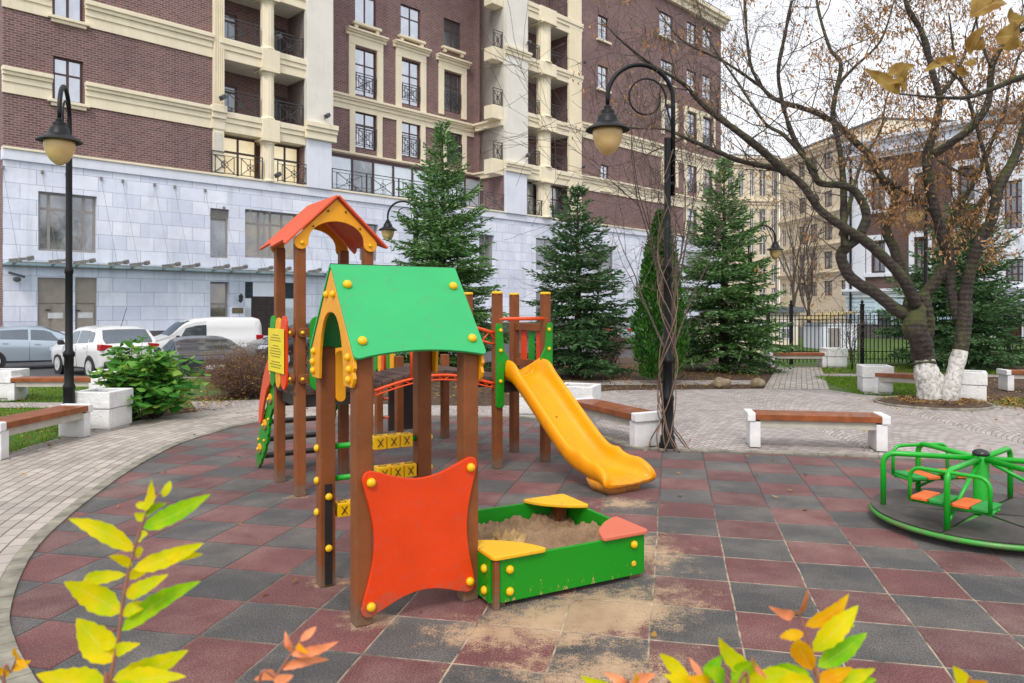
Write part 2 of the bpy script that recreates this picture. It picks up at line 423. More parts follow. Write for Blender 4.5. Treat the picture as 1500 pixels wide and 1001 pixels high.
strip(left_in, left_out, -.004, 'brick_path', MATS['pavers_path'], 0, 1.84)
# ================================================================== PLAYGROUND
mat('brown_paint', L(140,80,40,.8), .55, .18, 4, .25, 30, .002, spec=.35)
mat('orange_paint', L(234,66,2,.86), .42, .07, 3, .08, 40, .001)
mat('red_roof_paint', L(226,86,46,.9), .5, .1, 3, .08, 40, .001)
mat('teal_roof_paint', L(48,186,108,.82), .42, .06, 2.5, .06, 40, .001)
mat('green_paint', L(6,150,16,.85), .42, .12, 4, .08, 40, .001)
mat('yellow_paint', L(247,168,0,.86), .45, .08, 5, .08, 60, .001)
mat('yellow_cap', L(244,190,6,.95), .38, .06, 8)
mat('slide_plastic', L(252,160,0,.93), .34, .07, 3, .05, 25, .001, spec=.35)
mat('orange_pipe', L(236,84,30,.9), .38, .08, 6)
mat('green_pipe', L(10,178,36,.86), .35, .08, 6, spec=.6)
mat('deck_wood', L(84,62,54,.9), .7, .3, 5, .4, 40)
mat('dark_plank', L(44,34,30), .6, .2, 5)
mat('black_rubber', (.012,.012,.013), .6, .2, 8)
mat('ink', (.02,.018,.015), .6, .05)
mat('sign_yellow', L(236,214,26,.95), .5, .05, 3)
mat('sign_text', L(120,112,40,.8), .6, .05)
def grime(name, h=.16, scuff=.5, dirt=(.16,.12,.085,1)):
    # splashed dirt near the ground and thin pale scuffs
    m = MATS[name]; t = NT(m); l = t.bsdf.inputs['Base Color'].links[0].from_socket; c = t.coord(); s = t.new('ShaderNodeSeparateXYZ'); t.link(c, s.inputs[0])
    n = t.noise(c, 14, 7, .72); z = t.math('DIVIDE', t.math('SUBTRACT', h, s.outputs[2], clamp=True), h)
    col = t.mix(t.math('MULTIPLY', t.ramp(t.math('ADD', n, t.math('MULTIPLY', z, .45)), .56, .92), .8), l, dirt)
    mp = t.new('ShaderNodeMapping'); mp.inputs['Scale'].default_value = (3,3,18); mp.inputs['Rotation'].default_value = (.3,.5,.2); t.link(c, mp.inputs[0])
    sc = t.ramp(t.noise(mp.outputs[0], 5, 8, .75, .6), .62, .70); big = t.ramp(t.noise(c, 1.7, 3), .5, .7)
    lt = t.mix(.5, l, (.8,.75,.68,1)); col = t.mix(t.math('MULTIPLY', t.math('MULTIPLY', sc, big), scuff), col, lt)
    t.link(col, t.bsdf.inputs['Base Color'])
    t.link(t.math('ADD', t.math('MULTIPLY', n, .3), t.bsdf.inputs['Roughness'].default_value-.12), t.bsdf.inputs['Roughness'])
for q_ in (('brown_paint',.22,.8), ('orange_paint',.2,.6), ('teal_roof_paint',.01,.6), ('red_roof_paint',.01,.6), ('green_paint',.15,.6), ('yellow_paint',.01,.5), ('slide_plastic',.16,.4), ('green_pipe',.2,.5)): grime(*q_)
def build_worn(name, col, under):
    m, t = newmat(name); c = t.coord(); n = t.noise(c, 9, 8, .7, .4)
    t.link(t.mix(t.ramp(n, .60, .66), col, under), t.bsdf.inputs['Base Color']); t.bsdf.inputs['Roughness'].default_value = .55
build_worn('worn_yellow', L(238,182,26,.9), L(160,122,84)); build_worn('worn_pink', L(214,112,86,.9), L(190,150,120))
def build_scuffed(name, col):
    """green board scuffed pale towards its lower edge"""
    m, t = newmat(name); c = t.coord(); s = t.new('ShaderNodeSeparateXYZ'); t.link(c, s.inputs[0])
    mp = t.new('ShaderNodeMapping'); mp.inputs['Scale'].default_value = (1,1,.5); t.link(c, mp.inputs[0])
    n = t.noise(mp.outputs[0], 26, 7, .72); hz = t.math('MULTIPLY', t.math('SUBTRACT', .26, s.outputs[2], clamp=True), 1.1)
    f = t.ramp(t.math('ADD', n, t.math('MULTIPLY', hz, .62)), .71, .76)
    t.link(t.mix(f, col, L(178,150,92)), t.bsdf.inputs['Base Color']); t.bsdf.inputs['Roughness'].default_value = .45
build_scuffed('green_board', L(6,148,14,.85))
def build_sand():
    m, t = newmat('sand'); c = t.coord(); f = t.noise(c, 120, 4, .75); n = t.noise(c, 7, 5)
    col = t.mix(f, (.16,.095,.05,1), (.46,.30,.175,1)); col = t.mix(.6, col, t.mix(t.ramp(n,.3,.7), (.6,.58,.55,1), (1.2,1.2,1.2,1)), 'MULTIPLY')
    t.link(col, t.bsdf.inputs['Base Color']); t.bsdf.inputs['Roughness'].default_value = .95; t.bump(f, .9, .012)
build_sand()
mat('litter_paper', (.62,.6,.6), .6, .2, 6); mat('dry_leaf_tan', (.42,.27,.11), .7, .3, 10)
M = MATS
ang = R(33)
play = thing('play_structure', 'wooden play tower with red gable roof, arched bridge and yellow plastic slide', 'playground', (-1.975, 7.70, 0), ang)

# one dome-headed cap, reused for every bolt
_b = MB().lathe([(.0225,0),(.0235,.006),(.021,.015),(.013,.022),(.004,.0245)], 10)
bolt0 = _b.build('bolt', M['yellow_cap'], None, True)
_first = [True]
def bolt(parent, p, d=(0,-1,0), sc=1.0):
    q = Vector(d).to_track_quat('Z', 'Y').to_euler()
    if _first[0]:
        o = bolt0; _first[0] = False; o.parent = parent; o.location = p; o.rotation_euler = q; o.scale = (sc,)*3
    else: o = inst(bolt0, 'bolt', parent, p, q, (sc,)*3)
    return o
def post(parent, x, y, h, w=.098, cap=False, m='brown_paint', z0=0):
    o = MB().box(x-w/2, x+w/2, y-w/2, y+w/2, z0, h).build('post', M[m], parent, bevel=.008)
    if cap:
        MB().lathe([(.052,0),(.066,.0),(.068,.012),(.064,.022),(.05,.027)], 8, (x,y,h)).build('cap', M['yellow_cap'], o)
    return o
def slat(parent, fn, a0, a1, z0, z1, th, m):
    """round-ended board; fn(a, z, t)"""
    r = (a1-a0)/2; poly = []
    for k in range(9):
        an = math.pi*k/8; poly.append(((a0+a1)/2+r*math.cos(an), z1-r+r*math.sin(an)))
    for k in range(9):
        an = math.pi+math.pi*k/8; poly.append(((a0+a1)/2+r*math.cos(an), z0+r+r*math.sin(an)))
    return MB().prism(poly, fn, -th/2, th/2).build('slat', M[m], parent, bevel=.004)

# ---- tall roofed tower
s = .35
for (x, y) in ((-s,-s),(s,-s),(-s,s),(s,s)): post(play, x, y, 2.47)
d = MB()
for k in range(7):
    y0 = -.39+k*.1115; d.box(-.405, .405, y0, y0+.105, .985, 1.02)
d.build('deck', M['deck_wood'], play, bevel=.004)
b = MB()
for y in (-.325, .325): b.box(-.30, .30, y-.022, y+.022, .86, .982)
for x in (-.325, .325): b.box(x-.022, x+.022, -.30, .30, .862, .984)
b.build('deck_beam', M['dark_plank'], play)
# red roof: two slopes with a wavy lower edge
def slope(side, w0, w1, L_, zr, run, drop, wav, name, m, th=.022):
    ln = math.hypot(run, drop); cx, cz = run/ln, -drop/ln
    lo = []
    for k in range(25):
        t = k/24; lo.append((w1+(w0-w1)*t, ln+wav*(math.cos(2*math.pi*t*2)*.5-.5)*(1 if 0 < t < 1 else 0)))
    poly = [(w0, 0),(w1, 0)]+lo
    fn = lambda a, b, t: (side*(b*cx)+side*t*(-cz), a, zr+b*cz+t*cx)
    return MB().prism(poly, fn, 0, th).build(name, m, play, bevel=.004)
for sd_ in (-1, 1): slope(sd_, -.47, .47, 0, 2.945, .52, .50, .07, 'roof_slope', M['red_roof_paint'])
def gable(y, y2):
    o = [(0,2.925),(.40,2.54)]
    for k in range(9):
        a = R(45)-R(225)*k/8; o.append((.355+.072*math.cos(a), 2.482+.072*math.sin(a)))
    inner = []
    for k in range(15):
        a = math.pi*k/14; inner.append((.285*math.cos(a), 2.50+.20*math.sin(a)))
    poly = o+inner+[(-p[0], p[1]) for p in reversed(o[1:])]
    g = MB().prism(poly, lambda a, b, t: (a, t, b), y, y2).build('gable', M['yellow_paint'], play, bevel=.004)
    f = -1 if y < 0 else 1
    for (x, z) in ((-.35,2.475),(.35,2.475)): bolt(g, (x, min(y,y2) if f < 0 else max(y,y2), z), (0,f,0), .85)
    for (x, z) in ((-.24,2.64),(.24,2.64),(-.09,2.80),(.09,2.80)):
        MB().lathe([(.010,0),(.010,.008),(.004,.012)], 8, axis='y', c=(0,0,0)).build('screw', M['ink'], g).location = (x, (y-.011) if f < 0 else (y2+.0), z)
gable(-.425, -.405); gable(.405, .425)
# sides: rails with rounded bolted ends, coloured slats
def rail_side(axis, c, zlist, lo=-s, hi=s, par=play):
    for z in zlist:
        mb = MB()
        fn = (lambda a, b, t: (c+t, a, b)) if axis == 'x' else (lambda a, b, t: (a, c+t, b))
        poly = rnd_poly([(lo-.035,z-.046),(hi+.035,z-.046),(hi+.035,z+.046),(lo-.035,z+.046)], .045)
        out = 1 if c > 0 else -1
        r_ = mb.prism(poly, fn, out*.052, out*.088).build('rail', M['brown_paint'], par, bevel=.005)
        for a in (lo, hi, lo+.13, hi-.13):
            p = (c+out*.088, a, z) if axis == 'x' else (a, c+out*.088, z)
            bolt(r_, p, (out,0,0) if axis == 'x' else (0,out,0), .8)
cl = ['green_paint', 'yellow_paint', 'orange_paint']
rail_side('x', -s, (1.60, 1.15)); rail_side('y', -s, (1.60, 1.15))
for i, cname in enumerate(cl):
    a = .20-i*.2
    slat(play, lambda q, z, t: (-s-.105+t, q, z), a-.085, a+.085, 1.03, 1.76-.02*(i % 2), .026, cname)
    slat(play, lambda q, z, t: (q, -s-.105+t, z), -a-.085, -a+.085, 1.03, 1.76-.02*(i % 2), .026, cname)
sg = MB().box(-s-.135, -s-.128, -.27, .29, 1.19, 1.63).build('notice_board', M['sign_yellow'], play, bevel=.002)
tx = MB()
random.seed(3)
for k in range(13):
    z = 1.565-k*.027
    if k in (3, 9): continue
    wd = .10 if k in (0, 4) else random.uniform(.15,.22)
    tx.box(-s-.1375, -s-.1352, -wd+.01, wd+.01, z-.0035, z+.0035)
tx.build('notice_text', M['sign_text'], sg)
# ---- climbing stair at the back of the tower with wavy green cheeks
def cheek(x):
    cl_ = [(.44,1.10),(.54,.92),(.70,.70),(.86,.46),(1.04,.22),(1.20,.0)]
    r_ = [.07,.17,.10,.17,.14,.05]
    pts = smooth_poly([(a,b,r) for (a,b),r in zip(cl_, r_)], 7)
    lft, rgt = [], []
    for i, p in enumerate(pts):
        q0, q1 = pts[max(i-1,0)], pts[min(i+1,len(pts)-1)]
        tx_, tz = q1.x-q0.x, q1.y-q0.y; l = math.hypot(tx_,tz); nx, nz = -tz/l, tx_/l
        wv = p.z*(1+.12*math.sin(i*2.1))
        lft.append((p.x+nx*wv, max(0,p.y+nz*wv))); rgt.append((p.x-nx*wv*.8, max(0,p.y-nz*wv*.8)))
    c = MB().prism(lft+rgt[::-1], lambda a, b, t: (x+t, a, b), -.016, .016).build('stair_cheek', M['green_paint'], play, bevel=.004)
    for (a, b, r) in ((.60,.85,.06),(.82,.54,.062),(1.04,.24,.062)):
        f = -1 if x < 0 else 1
        bl = MB().lathe([(r,0),(r,.014),(r*.8,.022),(.01,.024)], 14, axis='x').build('flower', M['yellow_paint'], c); bl.location = (x+f*.016, a, b); bl.scale = (f,1,1)
        bolt(c, (x+f*.04, a, b), (f,0,0), .8)
    for (a, b) in ((.46,1.05),(.66,.95),(.68,.62),(.90,.68),(.86,.36),(1.10,.34)): bolt(c, (x-.016 if x < 0 else x+.016, a, b), (-1 if x<0 else 1,0,0), .75)
cheek(-.36); cheek(.36)
rp = [(.38,1.30),(.52,1.28),(.68,1.12),(.82,.90),(.90,.70),(.90,.56),(.82,.56),(.72,.74),(.58,.94),(.42,1.06)]
for x in (-.40, .40):
    MB().prism([tuple(p[:2]) for p in smooth_poly([(a,b,0) for a,b in rp], 5, True)], lambda a, b, t: (x+t, a+.06, b), -.014, .014).build('stair_guard', M['red_roof_paint'], play, bevel=.004)
for k in range(4):
    y = .54+k*.17; z = .80-k*.215
    MB().box(-.34, .34, y-.08, y+.08, z-.018, z+.018).build('step', M['dark_plank'], play, bevel=.004)
# ---- slide tower
sx_ = 2.27; q = .34
for (x, y) in ((sx_-q,-q),(sx_+q,-q),(sx_-q,q),(sx_+q,q)): post(play, x, y, 2.0, cap=True)
d = MB()
for k in range(7):
    y0 = -.36+k*.104; d.box(sx_-.285, sx_+.285, y0, y0+.098, .985, 1.02)
d.build('deck', M['deck_wood'], play, bevel=.004)
b = MB(); b.box(sx_-.29, sx_+.29, -.34, -.30, .86, .982); b.box(sx_-.29, sx_+.29, .30, .34, .86, .982); b.build('deck_beam', M['dark_plank'], play)
for x, sgn in ((sx_-q, 1),(sx_+q, -1)):                       # green plates at the slide mouth
    poly = [(-.055,.70 if sgn > 0 else .95),(.05,.70 if sgn > 0 else .95),(.05,1.10),(.125,1.24),(.05,1.36),(.03,1.62),(.0,1.66),(-.055,1.66)]
    poly = [(x+sgn*a, z) for a, z in poly]
    g = MB().prism(rnd_poly(poly, .03, 4), lambda a, b, t: (a, t, b), -q-.075, -q-.052).build('slide_plate', M['green_paint'], play, bevel=.004)
    for z in (1.58, 1.35, 1.0): bolt(g, (x, -q-.075, z), (0,-1,0))
MB().tube([(sx_-q,-q-.03,1.71),(sx_+q,-q-.03,1.71)], .021, 10).build('crossbar', M['orange_pipe'], play, True)
rail_side('x', sx_+q, (1.60, 1.15), -q, q)
for r_ in (1.60, 1.15):
    MB().box(sx_+q-.02, sx_+q+.02, -q, q, r_-.045, r_+.045).build('rail', M['brown_paint'], play, bevel=.004)
for i, cname in enumerate(('orange_paint', 'green_paint', 'orange_paint')):
    a = -.17+i*.17; slat(play, lambda p_, z, t: (sx_+q+.035+t, p_, z), a-.055, a+.055, 1.13, 1.58, .024, cname)
# ---- arched bridge
x0, x1 = .40, sx_-q-.05
def arch(x): return .99+.135*math.sin(math.pi*(x-x0)/(x1-x0))
N = 12
for k in range(N):
    xa, xb = x0+(x1-x0)*k/N+.006, x0+(x1-x0)*(k+1)/N-.006
    mb = MB(); za, zb = arch(xa), arch(xb)
    mb.add([(xa,-.33,za),(xb,-.33,zb),(xb,.33,zb),(xa,.33,za),(xa,-.33,za+.035),(xb,-.33,zb+.035),(xb,.33,zb+.035),(xa,.33,za+.035)],
           [(0,3,2,1),(4,5,6,7),(0,1,5,4),(1,2,6,5),(2,3,7,6),(3,0,4,7)])
    mb.build('plank', M['deck_wood'], play, bevel=.004)
for y in (-.35, .35):
    xs = [x0-.04+(x1-x0+.08)*k/16 for k in range(17)]
    lo = MB().tube([(x,y,arch(min(max(x,x0),x1))-.02) for x in xs], .017, 8); hi_ = lambda x: arch(min(max(x,x0),x1))+.56
    lo.tube([(x,y,arch(min(max(x,x0),x1))-.07) for x in xs], .009, 8)
    for k in range(16):                                            # little zigzag between the two lower pipes
        xa, xb = xs[k], xs[k+1]; za, zb = arch(min(max(xa,x0),x1)), arch(min(max(xb,x0),x1))
        lo.tube([(xa,y,za-.07 if k % 2 else za-.02),(xb,y,zb-.02 if k % 2 else zb-.07)], .006, 6)
    lo.build('side_pipe', M['orange_pipe'], play, True)
    h = MB().tube([(x,y,hi_(x)) for x in xs], .019, 8)
    h.tube([(x,y,hi_(x)-.13) for x in xs], .013, 8)
    for k in range(0, 16, 2):
        xa, xb, xc = xs[k], xs[k+1], xs[k+2]
        h.tube([(xa,y,hi_(xa)-.13),(xb,y,hi_(xb)),(xc,y,hi_(xc)-.13)], .010, 6)
    for x in (xs[0], xs[5], xs[11], xs[-1]): h.tube([(x,y,arch(min(max(x,x0),x1))-.02),(x,y,hi_(x))], .015, 8)
    h.build('handrail', M['orange_pipe'], play, True)
# ---- low rear tower behind the bridge
rx, ry = 1.98, 2.05
for (x, y) in ((rx-s,ry-s),(rx+s,ry-s),(rx-s,ry+s),(rx+s,ry+s)): post(play, x, y, 1.22 if y > ry else 1.18)
d = MB()
for k in range(16):
    y0 = .37+k*.127; d.box(rx-.30, rx+.34, y0, y0+.12, .985, 1.02)
d.build('deck', M['deck_wood'], play)
for k, cname in enumerate(('yellow_paint','green_paint','orange_paint','yellow_paint','green_paint')):
    slat(play, lambda p_, z, t: (rx-s-.07+t, p_, z), ry-s+.02+k*.14, ry-s+.13+k*.14, .93, 1.42, .024, cname)
b = MB(); b.box(rx-.2,rx+.2,ry+.33,ry+.37,.05,1.0)
b.build('back_panel', M['dark_plank'], play)
for k in range(3): MB().tube([(rx-s,ry+s,.25+k*.27),(rx+s,ry+s,.25+k*.27)], .016, 8).build('rung', M['orange_pipe'], play, True)
# ---- slide (runs towards -y from the slide tower)
def slide():
    prof = smooth_poly([(-.30,1.02,0),(-.46,1.0,0),(-.62,.90,0),(-.95,.62,0),(-1.3,.33,0),(-1.52,.20,0),(-1.72,.155,0),(-1.95,.135,0),(-2.06,.10,0)], 5)
    n = len(prof); mb = MB(); vs = []; K = 14
    for i, p in enumerate(prof):
        t = i/(n-1); a, b = prof[max(i-1,0)], prof[min(i+1,n-1)]
        d_ = Vector((b.x-a.x, b.y-a.y)).normalized(); nx, nz = d_.y*1, -d_.x      # normal in (y, z), upwards
        if nz < 0: nx, nz = -nx, -nz
        hb = .19+.065*max(0, (t-.72)/.28)**.8*min(1, 1)                            # half width of the bed
        wall = .17 if t < .82 else .17*max(0,1-(t-.82)/.18)**.6+.012
        if t < .06: wall = .20
        hump = .05*math.exp(-((t-.66)/.06)**2)+.07*math.exp(-((t-.10)/.07)**2)
        wl = wall+hump; tk = .05
        if t > .96: tk = .035
        cs = [(-hb-.075,-.03),(-hb-.10,wl*.55),(-hb-.085,wl*.92),(-hb-.05,wl),(-hb-.018,wl*.85),(-hb-.008,wl*.4),(-hb+.05,.004),(hb-.05,.004),(hb+.008,wl*.4),(hb+.018,wl*.85),(hb+.05,wl),(hb+.085,wl*.92),(hb+.10,wl*.55),(hb+.075,-.03)]
        for (u, v) in cs+[(hb*.6,-tk),(-hb*.6,-tk)]:
            vs.append((sx_+u+.085*(-.3-p.x), p.x+nx*v, max(.012, p.y+nz*v)))
    k = 16
    fs = [(i*k+j, i*k+(j+1)%k, (i+1)*k+(j+1)%k, (i+1)*k+j) for i in range(n-1) for j in range(k)]
    fs += [tuple(range(k)), tuple(range((n-1)*k, n*k))]
    mb.add(vs, fs)
    o = mb.build('slide', M['slide_plastic'], play, True, sub=1)
    ft = MB()
    pr = [(-.24,0),(-.27,.09),(.27,.09),(.24,0)]
    ft.prism(rnd_poly([(-.22,-.16),(.22,-.16),(.22,.16),(-.22,.16)], .08), lambda a, b, t: (sx_+.13+a*(1+.25*t/.13), -1.84+b*(1+.1*t/.13), t), .0, .125)
    ft.build('slide_foot', M['slide_plastic'], o, True)
    for (y, z) in ((-.95,.627),(-1.62,.178)):
        MB().lathe([(.014,0),(.014,.006),(.006,.009)], 8).build('screw', M['ink'], o).location = (sx_+.085*(-.3-y), y, z)
slide()

# ================================================================== PLAYHOUSE
hx, hy = -.763, 4.80
house = thing('playhouse', 'small open playhouse with green gable roof, brown posts and orange front panel', 'playhouse', (hx, hy, 0), R(31))
posts = [post(house, x, y, 1.585, .104) for (x, y) in ((-.35,-.35),(.35,-.35),(-.35,.35),(.35,.35))]
for side in (-1, 1):
    run, drop = .455, .565; ln = math.hypot(run, drop); cy, cz = run/ln, -drop/ln
    lo = []
    for k in range(21):
        t = k/20; lo.append((.43-.86*t, ln-.055*(math.sin(math.pi*t)**.8)))
    poly = rnd_poly([(-.43,0),(.43,0),(.43,ln)]+lo[2:-2]+[(-.43,ln)], [.0,.0,.05]+[0]*(len(lo)-4)+[.05])
    fn = lambda a, b, t: (a, side*(b*cy-t*cz), 2.105+b*cz+t*cy)
    r_ = MB().prism(poly, fn, 0, .02).build('roof_slope', M['teal_roof_paint'], house, bevel=.003)
    for a in (-.36, .36):
        for b_ in (.17, .60): bolt(r_, fn(a, b_, .02), (0, -side*cz, cy) , 1.25)
MB().box(-.428,.428,-.004,.004,2.098,2.122).build('ridge', M['dark_plank'], house)
def hgable(x):
    o = [(0,2.085),(.425,1.555),(.44,1.50),(.42,1.475),(.435,1.44),(.42,1.41),(.40,1.385),(.31,1.385)]
    inn = []
    for k in range(17):
        a = math.pi*k/16; c_ = math.cos(a); inn.append((.245*(abs(c_)**.8)*(1 if c_ > 0 else -1), 1.42+.40*math.sin(a)))
    poly = o+[(.25,1.385)]+inn+[(-.25,1.385)]+[(-a, b) for a, b in reversed(o[1:])]
    f = -1 if x < 0 else 1
    g = MB().prism(poly, lambda a, b, t: (x+t, a, b), -.010, .010).build('gable', M['yellow_paint'], house, bevel=.003)
    for (a, b) in ((-.07,1.93),(.07,1.93),(-.35,1.56),(-.36,1.43),(.35,1.56),(.36,1.43),(-.37,1.49),(.37,1.49)): bolt(g, (x+f*.010, a, b), (f,0,0), 1.0)
hgable(-.416); hgable(.416)
for z in (1.53, 1.44):
    slat(house, lambda p_, zz, t: (p_, .29+t, zz), -.30, -.235, 1.22, 1.56, .022, 'yellow_paint') if z > 1.5 else None
# orange front panel with hollow sides
W2 = .375
def edge(p, q, sag, n=12):
    p, q = Vector(p), Vector(q); d_ = (q-p); nn = Vector((-d_.y, d_.x)).normalized()
    return [tuple(p+d_*t+nn*sag*math.sin(math.pi*t)**1.15) for t in [k/n for k in range(1, n)]]
c4 = [(-W2,.05),(W2-.01,.075),(W2+.005,.915),(-W2+.005,.90)]
ins = .055
pp = []
for i in range(4):
    a, b_ = Vector(c4[i]), Vector(c4[(i+1)%4]); d_ = (b_-a).normalized()
    pv = Vector(c4[i-1]); e_ = (a-pv).normalized()
    for k in range(6):
        t = k/5; A_, B_ = a-e_*ins, a+d_*ins
        pp.append(tuple(A_*(1-t)**2+a*2*t*(1-t)+B_*t*t))
    pp += edge(a+d_*ins, b_-d_*ins, (.085,.065,.085,.075)[i])
pan = MB().prism(pp, lambda a, b, t: (a, t, b), -.427, -.403).build('front_panel', M['orange_paint'], house, bevel=.005)
for (a, b) in ((-.32,.115),(.325,.14),(.33,.85),(-.32,.835)): bolt(pan, (a,-.427,b), (0,-1,0), 1.2)
# dark rubber strip up the back post and its caps
sp = MB().box(-.372,-.328,.284,.297,.02,.68).build('rubber_strip', M['black_rubber'], house)
for z in (.60,.26): bolt(sp, (-.35,.284,z), (0,-1,0), 1.05)
# noughts and crosses: three bars with turning cubes
for z, xs0 in ((.915,-.03),(.70,.0),(.49,-.285)):
    bar_ = MB().tube([(-.30,.35,z),(.30,.35,z)], .019, 10).build('bar', M['green_pipe'], house, True)
    bolt(house, (-.402,.35,z), (-1,0,0), 1.1); bolt(house, (.402,.35,z), (1,0,0), 1.1)
    for k in range(3):
        x = xs0+.0485+k*.0975; hs_ = .0455
        cube = MB().box(x-hs_,x+hs_,.35-hs_,.35+hs_,z-hs_,z+hs_).build('cube', M['yellow_cap'], bar_, bevel=.005)
        mk = MB(); f_ = .35-hs_-.0015
        for sg_ in (-1,1): mk.bar((x-.019,f_,z-sg_*.027),(x+.019,f_,z+sg_*.027), .004, .009, (0,1,0))
        mk2 = MB()
        for j in range(16):
            a0, a1 = 2*math.pi*j/16, 2*math.pi*(j+1)/16
            mk2.add([(x+r_*math.cos(a), .35+r_*math.sin(a), z+hs_+.0015) for a in (a0,a1) for r_ in (.022,.029)], [(0,1,3,2)])
        for v_, f2 in ((mk,'cross_mark'),(mk2,'nought_mark')): v_.build(f2, M['ink'], cube, fix=False)

# ================================================================== SANDBOX
sb = thing('sandbox', 'square green sandbox with yellow and pink corner seats beside the orange panel', 'sandbox', (-.10, 4.50, 0), R(28))
A_, D_ = 1.13, 1.05
bd = MB().prism(rnd_poly([(.03,.035),(A_,.035),(A_,.305),(.03,.305)], .012, 2), lambda a, b, t: (a, t, b), 0, .028).build('board', M['green_board'], sb, bevel=.003)
for (x, z) in ((.095,.235),(.095,.10),(A_-.085,.245)): bolt(bd, (x,0,z), (0,-1,0), 1.15)
MB().lathe([(.016,0),(.020,.005),(.010,.009)], 10, axis='y').build('bolt_base', M['worn_yellow'], bd).location = (A_-.085,-.009,.115)
bd = MB().box(-.028,0,.03,D_,.035,.303).build('board', M['green_board'], sb, bevel=.003)
for (y, z) in ((.085,.235),(.085,.10)): bolt(bd, (-.028,y,z), (-1,0,0), 1.15)
MB().box(.03,A_,D_+.0,D_+.028,.035,.303).build('board', M['green_board'], sb, bevel=.003)
MB().box(A_+.002,A_+.030,.03,D_,.035,.303).build('board', M['green_board'], sb, bevel=.003)
for (x, y) in ((.04,.07),(A_-.05,.07),(.04,D_-.05),(A_-.06,D_-.06)):
    MB().box(x-.045,x+.045,y-.04,y+.045,.0,.305).build('post', M['brown_paint'], sb, bevel=.006)
MB().box(-.012,.024,-.012,.024,.0,.30).build('post', M['brown_paint'], sb, bevel=.004)
def seat(cx_, cy_, dx, dy, m):
    poly = rnd_poly([(cx_-dx*.03,cy_-dy*.03),(cx_+dx*.36,cy_-dy*.03),(cx_+dx*.29,cy_+dy*.13),(cx_+dx*.12,cy_+dy*.29),(cx_-dx*.03,cy_+dy*.36)], [.045,.045,.08,.08,.045])
    MB().prism(poly, lambda a, b, t: (a, b, t), .308, .334).build('corner_seat', M[m], sb, bevel=.006)
seat(0,0,1,1,'worn_yellow'); seat(A_,0,-1,1,'worn_pink'); seat(A_,D_,-1,-1,'worn_yellow'); seat(0,D_,1,-1,'worn_yellow')
# sand heap inside
from mathutils import noise as mn
mb = MB(); n = 110; vs = []
for j in range(n):
    for i in range(n):
        x, y = .01+(A_-.02)*i/(n-1), .03+(D_-.04)*j/(n-1)
        h = .185+.055*mn.noise(Vector((x*3,y*3,1)))+.045*mn.noise(Vector((x*8,y*8,2)))+.030*mn.noise(Vector((x*18,y*18,3)))+.022*mn.noise(Vector((x*36,y*36,3)))
        h += .075*math.exp(-((x-.35)**2+(y-.75)**2)/.06)
        vs.append((x,y,min(h,.29)))
mb.add(vs, [(j*n+i,j*n+i+1,(j+1)*n+i+1,(j+1)*n+i) for j in range(n-1) for i in range(n-1)])
so_ = mb.build('sand_heap', M['sand'], None, True, fix=False); so_.location = (-.10,4.50,0); so_.rotation_euler = (0,0,R(28))
tag(so_, 'heap of damp brown sand filling the green sandbox', 'sand', kind='stuff')
# crumpled litter lying on the sand
def crumple(name, loc, sc, m, label, cat, seed):
    random.seed(seed); mb = MB(); n = 9; vs = []
    for j in range(n):
        for i in range(n):
            x, y = i/(n-1)-.5, j/(n-1)-.5
            vs.append((x*sc[0]*(1+.3*random.random()), y*sc[1]*(1+.3*random.random()), abs(mn.noise(Vector((x*4+seed,y*4,seed))))*sc[2]*2+sc[2]*random.random()*.5))
    f = [(j*n+i,j*n+i+1,(j+1)*n+i+1,(j+1)*n+i) for j in range(n-1) for i in range(n-1)]
    mb.add(vs+[(a,b,c-.006) for a,b,c in vs], f+[tuple(n*n+k for k in reversed(q)) for q in f]); o = mb.build(name, m, None, False, fix=False); o.location = loc
    return tag(o, label, cat)
ml = sb.matrix_basis if False else (Matrix.Translation((-.10,4.50,0)) @ Matrix.Rotation(R(28),4,'Z'))
crumple('paper_bag', ml @ Vector((.36,.50,.20)), (.20,.13,.075), M['dry_leaf_tan'], 'crumpled tan paper bag on the sand in the sandbox', 'paper bag', 5)
crumple('plastic_wrapper', ml @ Vector((.22,.40,.20)), (.10,.09,.05), M['litter_paper'], 'small crumpled white wrapper on the sand in the sandbox', 'wrapper', 8)

# ================================================================== MERRY-GO-ROUND
mg = thing('merry_go_round', 'green pipe merry-go-round with orange and green seats on a dark round platform', 'carousel', (3.945, 6.2, 0), 0)
def build_plat():
    m, t = newmat('platform_sheet'); c = t.coord(); n = t.noise(c, 2.2, 7, .65); f = t.noise(c, 90, 3)
    col = t.mix(t.ramp(n,.3,.72), (.028,.024,.023,1), (.115,.098,.092,1)); col = t.mix(.4, col, t.mix(f,(.6,.6,.6,1),(1.4,1.4,1.4,1)), 'MULTIPLY')
    t.link(col, t.bsdf.inputs['Base Color']); t.bsdf.inputs['Roughness'].default_value = .6; t.bump(f, .3, .003)
build_plat()
RR = .835
for k in range(6):                                                   # platform in six sheets
    a0, a1 = R(40+60*k+.35), R(100+60*k-.35); poly = [(.06*math.cos((a0+a1)/2), .06*math.sin((a0+a1)/2))]
    poly += [(RR*math.cos(a0+(a1-a0)*j/10), RR*math.sin(a0+(a1-a0)*j/10)) for j in range(11)]
    MB().prism(poly, lambda a, b, t: (a, b, t), .108, .122).build('platform', M['platform_sheet'], mg, bevel=.003)
MB().lathe([(RR-.02,.105),(RR-.02,.07),(RR+.004,.062),(RR+.014,.08),(RR+.004,.104)], 64).build('rim', M['green_pipe'], mg, True)
MB().lathe([(.16,0),(.16,.06),(.5,.10)], 24).build('base', M['black_rubber'], mg, True)
MB().lathe([(.064,.12),(.060,.14),(.060,.585),(.055,.60)], 24).build('hub', M['green_pipe'], mg, 'auto')
